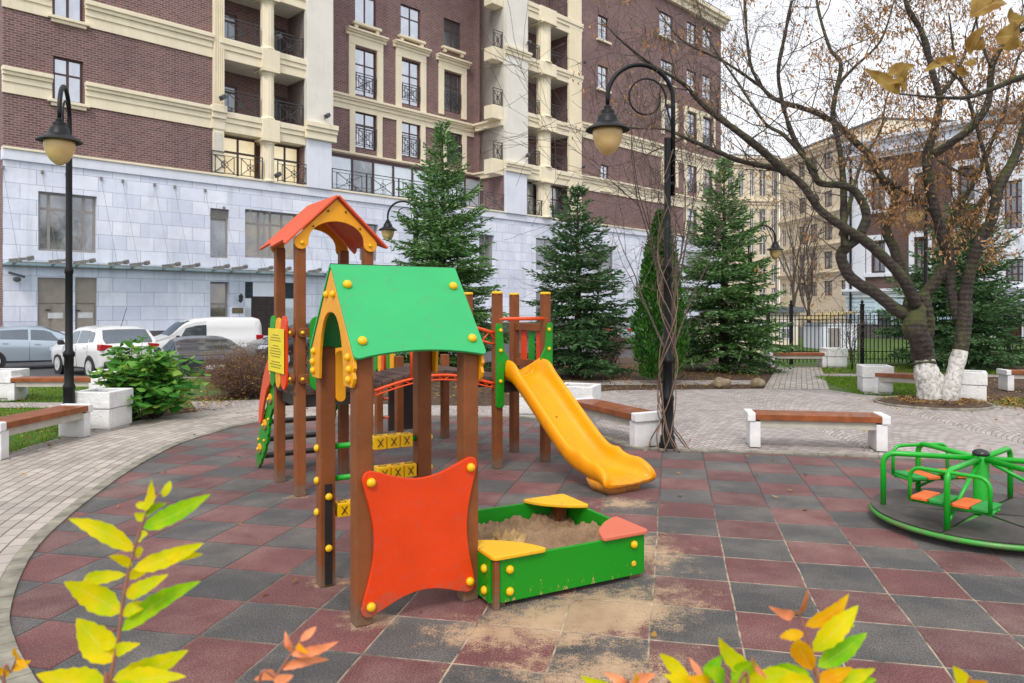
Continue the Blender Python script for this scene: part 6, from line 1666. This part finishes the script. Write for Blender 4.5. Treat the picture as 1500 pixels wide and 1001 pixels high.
    for r_, z in ((.35,.07),(.6,.05),(.85,.02),(.93,-.02)): vs += [(r_*1.05*math.cos(2*math.pi*j/n), r_*math.sin(2*math.pi*j/n), z+random.uniform(-.012,.012)) for j in range(n)]
    fs = [(0,1+j,1+(j+1)%n) for j in range(n)]+[(1+k*n+j,1+(k+1)*n+j,1+(k+1)*n+(j+1)%n,1+k*n+(j+1)%n) for k in range(3) for j in range(n)]
    o = mb.add(vs, fs).build('tree_bed', M['soil_litter'], None, True); o.location = (c.x, 14.15, 0); o['kind'] = 'structure'
    mb = MB(); mb.tube([(c.x+.99*1.02*math.cos(a), 14.15+.96*math.sin(a), .0) for a in [2*math.pi*j/40 for j in range(41)]], .03, 6, caps=False); mb.build('tree_bed_edging', M['kerb_stone'])['kind'] = 'structure'
big_tree()
def small_tree(label, name, cat, x, y, h, n, seed, spread=.32, r=.05, depth=3, leafs=None, group=None):
    rng = np.random.default_rng(seed); t = thing(name, label, cat, (x, y, -.03), 0, group); tw = Twigs()
    tk = MB(); tk.tube([(0,0,0),(.02,0,h*.18),(0,.03,h*.34)], [r,r*.8,r*.6], 8); tk.build('trunk', M['tree_bark'], t, True)
    for k in range(n): tw.grow(np.array([0,.02,h*rng.uniform(.12,.33)]), np.array([rng.normal(0,spread),rng.normal(0,spread),1.]), h*rng.uniform(.45,.68), r*.5, depth, rng, .12, .5, .10, 5, .004, (3,4))
    tw.mb.build('branches', M['twig_bark'], t, fix=False)
    return t
small_tree('small bare tree against the cream tenement, beyond the iron fence', 'bare_tree', 'tree', 18.5, 46, 8.2, 9, 31, .5, .12)
small_tree('thin bare sapling growing between the brick building and the tenement', 'bare_tree', 'tree', 14.5, 38, 9.5, 6, 32, .22, .10)
small_tree('bare bush by the end planter of the distant bench', 'bare_bush', 'bush', 10.05, 21.8, 1.9, 9, 33, .35, .03, 2)
small_tree('slender bare tree behind the vine-covered lamp, its twigs over the stone wall', 'bare_tree', 'tree', 3.2, 14.9, 6.6, 7, 34, .34, .05, 3)
# ---------------------------------------------------------------- vine on the middle lamp
def vine():
    rng = np.random.default_rng(5); t = thing('climbing_vine', 'leafless brown vine twisted around the tall lamp by the slide', 'vine', (2.03, 9.62, 0))
    mb = MB()
    for k in range(9):
        ph = rng.uniform(0,6.28); turns = rng.uniform(.8,2.2)*rng.choice([-1,1]); top = rng.uniform(2.4,4.1); x0 = rng.uniform(-.24,.0)*(k % 3 == 0); pts = []
        for i in range(26):
            f = i/25; a = ph+turns*2*math.pi*f; rr = .085+.05*abs(math.sin(f*7+k))+(.0 if f > .12 else (.12-f)*1.2)
            pts.append((rr*math.cos(a)+(x0*(1-f/.12) if f < .12 else 0), rr*math.sin(a)-.03, .0+top*f))
        mb.tube(smooth_poly(pts, 3), [.009-.004*(i/76) for i in range(76)][:len(smooth_poly(pts,3))], 6)
    mb.build('stem', mat('vine_bark', L(132,108,92,.75), .85, .3, 12, .5, 60), t, True, fix=False)
    tw = Twigs()
    for k in range(64):
        z = rng.uniform(1.9,4.6) if k % 4 else rng.uniform(3.2,5.0); a = rng.uniform(0,6.28)
        tw.grow(np.array([.07*math.cos(a), .07*math.sin(a), z]), np.array([math.cos(a)*.8, math.sin(a)*.8, rng.uniform(-.5,.7)]), rng.uniform(.25,.75), .006, 2, rng, .02, .6, .3, 5, .002, (2,3))
    for k in range(26):
        a = rng.uniform(0,6.28); r_ = .28; c = np.array([-.29+r_*math.cos(a), 0, 4.56+r_*math.sin(a)])
        tw.grow(c, rng.normal(0,1,3), rng.uniform(.12,.35), .004, 1, rng, 0, .7, .35, 4, .002, (2,3))
    tw.mb.build('twigs', M['twig_bark'], t, fix=False)
vine()
# ---------------------------------------------------------------- shrubs
def hydrangea():
    rng = np.random.default_rng(8); t = thing('hydrangea_bush', 'leafy bright green bush between the left planter and the brick path', 'bush', (-6.1, 12.3, -.03))
    mb = MB(); P, D, LL, WW, RO = [], [], [], [], []
    for k in range(64):
        a = rng.uniform(0,6.28); sp = rng.uniform(.1,.95); h = rng.uniform(.55,1.12)*(1.12-.42*sp**2)
        if k < 4: sp, h = .15+.12*k, 1.36-.07*k; a = 2.4+k*.5
        top = np.array([sp*math.cos(a), sp*.9*math.sin(a), h]); b = np.array([.18*math.cos(a), .18*math.sin(a), 0])
        mid = (b+top)/2+np.array([.08*math.cos(a),.08*math.sin(a),.08]); mb.tube([tuple(b),tuple(mid),tuple(top)], [.009,.007,.004], 5)
        nn = 7
        for i in range(nn):
            f = .3+.7*i/(nn-1); p = (b*(1-f)**2+mid*2*f*(1-f)+top*f*f); tw_ = (i % 2)*math.pi/2+rng.uniform(-.3,.3)
            for s in (0, math.pi):
                an = tw_+s+a; P.append(p); D.append([math.cos(an), math.sin(an), rng.uniform(-.5,.3)]); sz = rng.uniform(.16,.28); LL.append(sz); WW.append(sz*.72)
        for q in range(3): P.append(top); D.append([rng.normal(0,.6),rng.normal(0,.6),.5]); LL.append(.1); WW.append(.06)
    mb.build('stem', M['twig_bark'], t, True, fix=False)
    P, D = np.array(P), np.array(D, float); D /= np.linalg.norm(D,axis=1,keepdims=True); u, v = rot_frames(D)
    # keep blades roughly level: side vector horizontal
    quads('foliage', 'hydrangea_leaf', P, D, np.array(LL), np.array(WW), t, rng.normal(0,.35,len(P)), 'leaf', .12)
hydrangea()
def brown_shrub(label, x, y, r, h, seed, n=150):
    rng = np.random.default_rng(seed); t = thing('brown_shrub', label, 'shrub', (x, y, -.03), 0, 'twiggy brown shrubs on the lawn'); tw = Twigs()
    for k in range(n):
        a = rng.uniform(0,6.28); s = rng.random()**.6
        tw.grow(np.array([.25*r*s*math.cos(a), .25*r*s*math.sin(a), 0]), np.array([s*.8*r*math.cos(a), s*.8*r*math.sin(a), h]), h*rng.uniform(.65,.98), .007, 2, rng, .05, .32, .12, 4, .0025, (2,4))
    tw.mb.build('stems', mat('shrub_stem', L(120,92,82,.8), .8, .3, 10) if 'shrub_stem' not in M else M['shrub_stem'], t, fix=False)
    P = [p+rng.normal(0,.03,3) for p, d in tw.tips if rng.random() < .6]
    quads('foliage', 'shrub_leaf', P, rng.normal(0,1,(len(P),3)), rng.uniform(.025,.05,len(P)), rng.uniform(.015,.03,len(P)), t, None, 'leaf')
brown_shrub('round brown twiggy shrub with tiny yellow leaves left of the play tower', -5.55, 15.3, .95, .74, 41, 330)
brown_shrub('brown twiggy shrub seen behind the legs of the play tower', -4.0, 16.2, .75, .68, 42)
brown_shrub('low yellowish shrub between the broad spruce and the thuja', 3.15, 23.5, .6, .9, 43, 90)
# stones in the bed
def stone(x, y, s, seed, label):
    import bmesh; random.seed(seed); bm = bmesh.new(); bmesh.ops.create_icosphere(bm, subdivisions=3, radius=s)
    for v in bm.verts: v.co *= 1+.28*mn.noise(v.co*(1.6/s)+Vector((seed,)*3)); v.co.z *= .72
    me = bpy.data.meshes.new('stone'); bm.to_mesh(me); bm.free(); me.polygons.foreach_set('use_smooth', [True]*len(me.polygons)); me.materials.append(mat('field_stone', L(158,140,112,.8), .8, .3, 6, .5, 30) if 'field_stone' not in M else M['field_stone'])
    o = bpy.data.objects.new('stone', me); COL.objects.link(o); o.location = (x, y, s*.35); tag(o, label, 'stone')
stone(4.85, 17.05, .21, 3, 'larger field stone in the leaf-strewn bed beyond the plaza'); stone(5.72, 17.15, .18, 6, 'smaller rounded field stone next to the paved path to the fence')
# ---------------------------------------------------------------- grass and leaves
def inside(poly, X, Y):
    r_ = np.zeros(len(X), bool); n = len(poly)
    for i in range(n):
        (x1,y1),(x2,y2) = poly[i], poly[(i+1)%n]
        c = ((y1 > Y) != (y2 > Y)) & (X < (x2-x1)*(Y-y1)/(y2-y1+1e-12)+x1); r_ ^= c
    return r_
def scatter(poly, n, rng):
    xs_, ys_ = zip(*poly); X = rng.uniform(min(xs_),max(xs_),n); Y = rng.uniform(min(ys_),max(ys_),n); k = inside(poly, X, Y); return X[k], Y[k]
rng = np.random.default_rng(77); GX, GY = [], []
for poly, n in (([(-9.5,7.5),(-6.25,8.6),(-6.45,11),(-7,13.5),(-13,13.6)], 26000), ([(-14,14.45),(-7.3,14.4),(-7.6,18.9),(-15,19)], 16000), ([(-7,16.8),(-3.8,16.9),(-4,19.1),(-7.5,19.1)], 12000),
                ([(7.35,15.7),(8.2,15.1),(10.5,16.5),(10.6,19.6),(8.0,19.6)], 14000), ([(8.7,20.6),(14,20),(14,23.5),(9.8,23.6)], 9000), ([(9.2,14.2),(11,12.6),(20,13),(20,15),(10,15)], 12000), ([(8.2,25),(20,25),(24,32),(10,32)], 9000)):
    a, b = scatter(poly, n, rng); GX.append(a); GY.append(b)
GX, GY = np.concatenate(GX), np.concatenate(GY); n = len(GX)
g = quads('grass', 'grass_blade', np.stack([GX,GY,np.full(n,-.03)],1), np.stack([rng.normal(0,.35,n),rng.normal(0,.35,n),np.ones(n)],1), rng.uniform(.035,.085,n), rng.uniform(.008,.016,n))
tag(g, 'short green grass of the lawns', 'grass', kind='stuff')
LX, LY = [], []
for poly, n in (([(-9,8),(-6.0,8.6),(-6.0,11),(-6.2,13.2),(-9,13.5)], 500), ([(-6.7,11.2),(-5.2,13.3),(-5.3,15),(-7,15)], 900), ([(-7.5,15),(-3,15),(-3.2,18.9),(-8,18.9)], 900),
                ([(-3.5,14.3),(5.7,16.8),(7.5,22.8),(-3,23.5)], 5200), ([(7.3,15.8),(11,13),(22,14),(22,23),(9,23)], 3000), ([(-13,14.4),(-8,14.4),(-8,18),(-14,18)], 260),
                ([(9.0,13.2),(10.4,13.2),(10.4,15.1),(8.4,15.1)], 900), ([(7.3,13.8),(8.1,13.4),(8.9,13.8),(8.9,14.5),(8.1,14.9),(7.3,14.5)], 900), ([(-6,8),(10,8),(10,15),(-6,14.5)], 130), ([(-4,3.6),(4,3.6),(4,9),(-4,9)], 34)):
    a, b = scatter(poly, n, rng); LX.append(a); LY.append(b)
LX, LY = np.concatenate(LX), np.concatenate(LY); n = len(LX)
g = quads('fallen_leaves', 'fallen_leaf', np.stack([LX,LY,np.where((LX-8.1)**2+(LY-14.15)**2 < .8, .06, .006)+rng.uniform(0,.015,n)],1), np.stack([rng.normal(0,1,n),rng.normal(0,1,n),rng.uniform(0,.25,n)],1), rng.uniform(.03,.075,n), rng.uniform(.02,.045,n), None, rng.normal(0,.3,n), 'leaf', .1)
tag(g, 'dry fallen leaves scattered over beds, lawn and paving', 'leaves', kind='stuff')
# ================================================================== NEAR PLANTS
def build_fore():
    for nm, c1, c2, c3 in (('near_leaf', L(238,218,0,1), L(196,212,2,1), L(240,170,6,.95)), ('near_leaf_green', L(178,212,6,1), L(120,194,14,1), L(228,214,6,1)), ('near_leaf_orange', L(244,166,10,1), L(246,200,6,1), L(236,110,50,.95)), ('near_leaf_brown', L(150,112,54,.9), L(190,160,90,.9), L(110,70,40,.9))):
        m, t = newmat(nm); c = t.coord(); n = t.noise(c, 14, 3, .6); e = t.noise(c, 34, 4, .6)
        uv = t.new('ShaderNodeUVMap'); s = t.new('ShaderNodeSeparateXYZ'); t.link(uv.outputs[0], s.inputs[0])
        col = t.mix(t.ramp(n,.38,.64), c1, c2); col = t.mix(t.math('MULTIPLY', t.ramp(e,.60,.76), .4), col, c3)
        rib = t.ramp(t.math('ABSOLUTE', s.outputs[1]), .0, .08, (1,1,1,1), (0,0,0,1))
        vein = t.math('FRACT', t.math('ADD', t.math('MULTIPLY', s.outputs[0], 9), t.math('MULTIPLY', t.math('ABSOLUTE', s.outputs[1]), -2.2)))
        vn = t.ramp(t.math('ABSOLUTE', t.math('SUBTRACT', vein, .5)), .42, .5)
        col = t.mix(t.math('MULTIPLY', t.math('MAXIMUM', rib, t.math('MULTIPLY', vn, .35)), .35), col, L(232,226,130,.95))
        t.link(col, t.bsdf.inputs['Base Color']); t.bsdf.inputs['Roughness'].default_value = .6; t.bsdf.inputs['Specular IOR Level'].default_value = .2
        tr = t.n.new('ShaderNodeBsdfTranslucent'); t.link(col, tr.inputs[0]); mx = t.n.new('ShaderNodeMixShader'); mx.inputs[0].default_value = .45
        t.link(t.bsdf.outputs[0], mx.inputs[1]); t.link(tr.outputs[0], mx.inputs[2]); t.link(mx.outputs[0], t.out.inputs[0])
build_fore(); mat('near_stem', L(170,112,92,.8), .7, .2, 20); mat('near_leaf_pink', L(226,136,88,.95), .6, .2, 30)
def near_leaf(mb, b, tip, wd, facing, rng, mi=0, fold=.25, curl=.22):
    b, tip = Vector(b), Vector(tip); d = tip-b; ln = d.length; d.normalize()
    n = (Vector(facing)-d*d.dot(Vector(facing))).normalized(); sd_ = d.cross(n); K = 12; vs, uvs = [], []; wav = rng.uniform(.05,.2); ph = rng.uniform(0,6)
    bend = rng.uniform(-curl, curl)*ln; side_b = rng.uniform(-.06,.06)*ln; fl = fold*rng.uniform(.3,1.3)
    for k in range(K+1):
        t = k/K; w_ = wd*.5*(math.sin(math.pi*t**.82)**.85)*(1-.25*t)+.0008
        if k in (0, K): w_ = .0006
        c = b+d*ln*t+n*bend*math.sin(math.pi*t)+sd_*side_b*math.sin(math.pi*t)
        for s in (-1, -.55, 0, .55, 1):
            jag = 1+((.09 if k % 2 else -.07)*rng.uniform(.3,1.2) if abs(s) == 1 else 0)
            vs.append(c+sd_*w_*s*jag+n*(fl*w_*abs(s)**1.3+wav*w_*math.sin(t*9+ph+s*1.5)*abs(s))); uvs.append((t, s))
    f = [(k*5+j,k*5+j+1,(k+1)*5+j+1,(k+1)*5+j) for k in range(K) for j in range(4)]
    mb.add(vs, f, mi, [[uvs[i] for i in q] for q in f])
NL = ['near_leaf', 'near_leaf_green', 'near_leaf_orange', 'near_leaf_pink']
def sprig(name, label, Z, stem, leaves, foot, seed, cat='shrub', low=10, r=.0023, group=None):
    """stem: picture points from low to high; leaves: (base, tip, width px, tint)"""
    rng = random.Random(seed); t = thing(name, label, cat, (foot[0], foot[1], 0), 0, group); o = Vector((foot[0], foot[1], 0))
    pts = [Vector((0,0,0)), Vector((0,0,.5))]+[AT(x, y, Z)-o for x, y in stem]
    sm = smooth_poly(pts, 6); mb = MB(); mb.tube(sm, [r*1.9-(r*1.3)*i/(len(sm)-1) for i in range(len(sm))], 7); mb.build('stem', M['near_stem'], t, True)
    lf = MB()
    for (bx, by, tx, ty, wpx, mi) in leaves:
        b = AT(bx, by, Z)-o; tp = AT(tx, ty, Z+rng.uniform(-.05,.04))-o
        near_leaf(lf, b, tp, wpx/F*Z*1.0, (rng.uniform(-.5,.5), -1, rng.uniform(.1,.8)), rng, mi)
    for k in range(low):                                    # lower leaves, below the picture
        f = .35+.5*k/low; p = sm[int(f*6*2)] if int(f*12) < len(sm) else sm[0]; p = pts[1].lerp(pts[2], k/max(1,low))
        a = k*2.4; d = Vector((math.cos(a), math.sin(a), rng.uniform(-.1,.4)))*rng.uniform(.07,.11)
        if p.z+.12 > (AT(stem[0][0], 1001, Z).z-.05): continue
        near_leaf(lf, p, p+d, .04, (0,0,1), rng, rng.choice((0,1,0)))
    lf.build('foliage', [M[q] for q in NL], t, True, fix=False)
    return t
def z5(*a): return [(x/3.118, 680+y/3.118) for x, y in a]
def l5(bx, by, tx, ty, w, mi=0): return (bx/3.118, 680+by/3.118, tx/3.118, 680+ty/3.118, w/3.118, mi)
sprig('yellow_shrub', 'upright yellow-green leafy sprig at the bottom left corner of the photo', 1.35, z5((490,1080),(500,1000),(540,800),(560,640),(590,480),(625,350),(655,260),(690,180),(715,130)),
  [l5(655,290,962,138,95,1), l5(655,210,690,66,88,0), l5(615,395,315,250,85,0), l5(610,480,930,362,90,0), l5(760,430,925,412,40,0), l5(575,505,380,535,62,0), l5(548,680,292,538,120,0), l5(575,600,768,505,78,0), l5(555,760,916,535,95,1),
   l5(525,900,350,705,150,0), l5(515,985,860,850,110,0), l5(480,1010,165,960,150,0), l5(545,1020,850,970,110,0), l5(745,150,778,78,36,0), l5(640,340,675,320,50,0), l5(660,255,615,225,38,0), l5(672,200,620,185,34,0), l5(700,160,735,128,34,3), l5(620,390,640,420,50,0), l5(600,470,500,420,46,0), l5(585,520,700,470,52,0), l5(560,690,700,640,60,0), l5(540,820,420,800,70,0), l5(530,860,640,820,60,0), l5(655,240,760,180,44,1), l5(500,1050,300,1070,120,0), l5(505,1050,760,1060,110,1)],
  (-.72, 1.42), 1)
def z7(*a): return [(900+x/2.5, 820+y/2.5) for x, y in a]
def l7(bx, by, tx, ty, w, mi=0): return (900+bx/2.5, 820+by/2.5, 900+tx/2.5, 820+ty/2.5, w/2.5, mi)
sprig('yellow_shrub', 'sprig of yellow, orange and green leaves with reddish tip, lower right', 1.35, z7((742,520),(735,420),(718,330),(700,260),(682,215),(665,185)),
  [l7(700,242,858,126,66,2), l7(728,335,893,168,78,0), l7(745,392,925,268,72,1), l7(662,200,566,172,36,3), l7(692,268,606,284,40,2), l7(722,405,672,292,84,2), l7(680,195,708,108,30,3), l7(790,255,880,240,36,0), l7(738,445,955,400,70,0), l7(740,470,960,440,70,1), l7(715,420,550,408,56,1), l7(730,450,600,440,60,0), l7(745,440,870,395,54,2), l7(735,480,640,420,60,0)],
  (.56, 1.42), 2)
sprig('yellow_shrub', 'low yellow leaves with green rosette at the bottom edge, left of the taller sprig', 1.30, z7((480,520),(440,470),(410,430),(390,405)),
  [l7(560,452,382,286,66,0), l7(282,452,165,345,58,0), l7(400,452,322,395,64,1), l7(330,440,395,350,50,1), l7(430,440,520,378,64,1), l7(320,430,275,360,26,3), l7(500,460,680,425,70,0), l7(420,470,560,440,70,0), l7(300,470,180,420,50,0), l7(350,460,260,430,60,2), l7(560,440,505,350,22,3), l7(600,470,720,440,70,0)],
  (.32, 1.36), 3)
sprig('pink_sprig', 'small pinkish sprig at the bottom edge in front of the orange panel', 1.35, [(378,1030),(405,990),(425,960),(440,940)],
  [(425,958,495,940,14,3),(428,955,418,925,10,3),(412,980,482,966,14,3),(405,990,372,996,16,3),(440,940,463,918,12,3),(436,945,452,958,10,2),(400,995,430,990,14,3)], (-.46, 1.42), 4, 'sprig', 4, .0022)
sprig('pink_sprig', 'few pinkish leaves at the bottom edge left of the low yellow leaves', 1.35, [(915,1040),(925,1010),(935,996)],
  [(925,1005,960,988,16,3),(920,1008,885,985,14,3),(925,1000,930,985,10,2),(915,1015,850,990,18,0)], (.22, 1.42), 5, 'sprig', 4, .0022)
sprig('orange_sprig', 'tiny orange twig with curled leaves at the extreme bottom left', 1.5, [(5,1010),(16,985),(26,960)],
  [(18,982,45,968,12,2),(24,965,22,948,10,2),(12,992,-6,975,12,2),(24,966,40,978,9,2)], (-1.08, 1.56), 6, 'sprig', 4, .0022)
sprig('yellow_shrub', 'single yellow leaf tip at the bottom right edge of the photo', 1.3, [(1425,1040),(1415,1010)], [(1425,1006,1396,976,22,0),(1420,1010,1446,998,20,2)], (.84, 1.36), 7, 'shrub', 5, .0025)
# branch with curled brown leaves reaching in from a young tree just outside the frame
def near_branch():
    rng = random.Random(9); Z = 2.3; o = Vector((3.3, 2.5, 0))
    t = thing('overhanging_branch', 'dark twig with curled brown leaves reaching in at the top right corner', 'branch', o)
    tk = MB(); tk.tube([(0,0,0),(.03,.02,1.2),(-.03,0,2.2),(0,.05,3.2),(.05,0,4.2)], [.055,.048,.04,.03,.02], 10); tk.build('trunk', M['tree_bark'], t, True)
    mb = MB(); q = lambda *a: [AT(x, y, Z)-o for x, y in a]
    main = smooth_poly([Vector((-.02,.02,2.1))]+q((1900,20),(1640,70),(1500,112),(1460,128),(1420,142),(1380,143),(1318,138)), 5); mb.tube(main, [.016-.013*i/(len(main)-1) for i in range(len(main))], 7)
    for pp2 in (q((1452,131),(1456,100),(1466,75),(1482,50),(1500,30)), q((1424,141),(1400,112),(1372,92),(1350,86)), q((1452,100),(1440,70),(1432,40),(1428,15))):
        s_ = smooth_poly(pp2, 4); mb.tube(s_, [.0048-.003*i/(len(s_)-1) for i in range(len(s_))], 6)
    mb.build('twig', M['tree_bark'], t, True)
    lf = MB()
    for (bx,by,tx,ty,w_) in ((1318,138,1266,102,20),(1310,128,1330,90,24),(1322,136,1296,124,18),(1300,112,1340,96,22),(1318,118,1308,132,18),(1392,88,1352,106,18),(1386,90,1400,84,12),(1420,80,1446,36,20),(1428,74,1440,58,18),(1416,90,1430,96,16),(1420,26,1476,6,34),(1425,20,1448,-14,30),(1456,56,1490,60,40),(1460,70,1488,46,34),(1478,14,1510,30,24),(1400,103,1420,108,14)):
        near_leaf(lf, AT(bx,by,Z)-o, AT(tx,ty,Z+rng.uniform(-.06,.06))-o, w_/F*Z, (rng.uniform(-.8,.8),-1,rng.uniform(-.3,.8)), rng, 0, .7, .35)
    lf.build('foliage', M['near_leaf_brown'], t, True, fix=False)
near_branch()
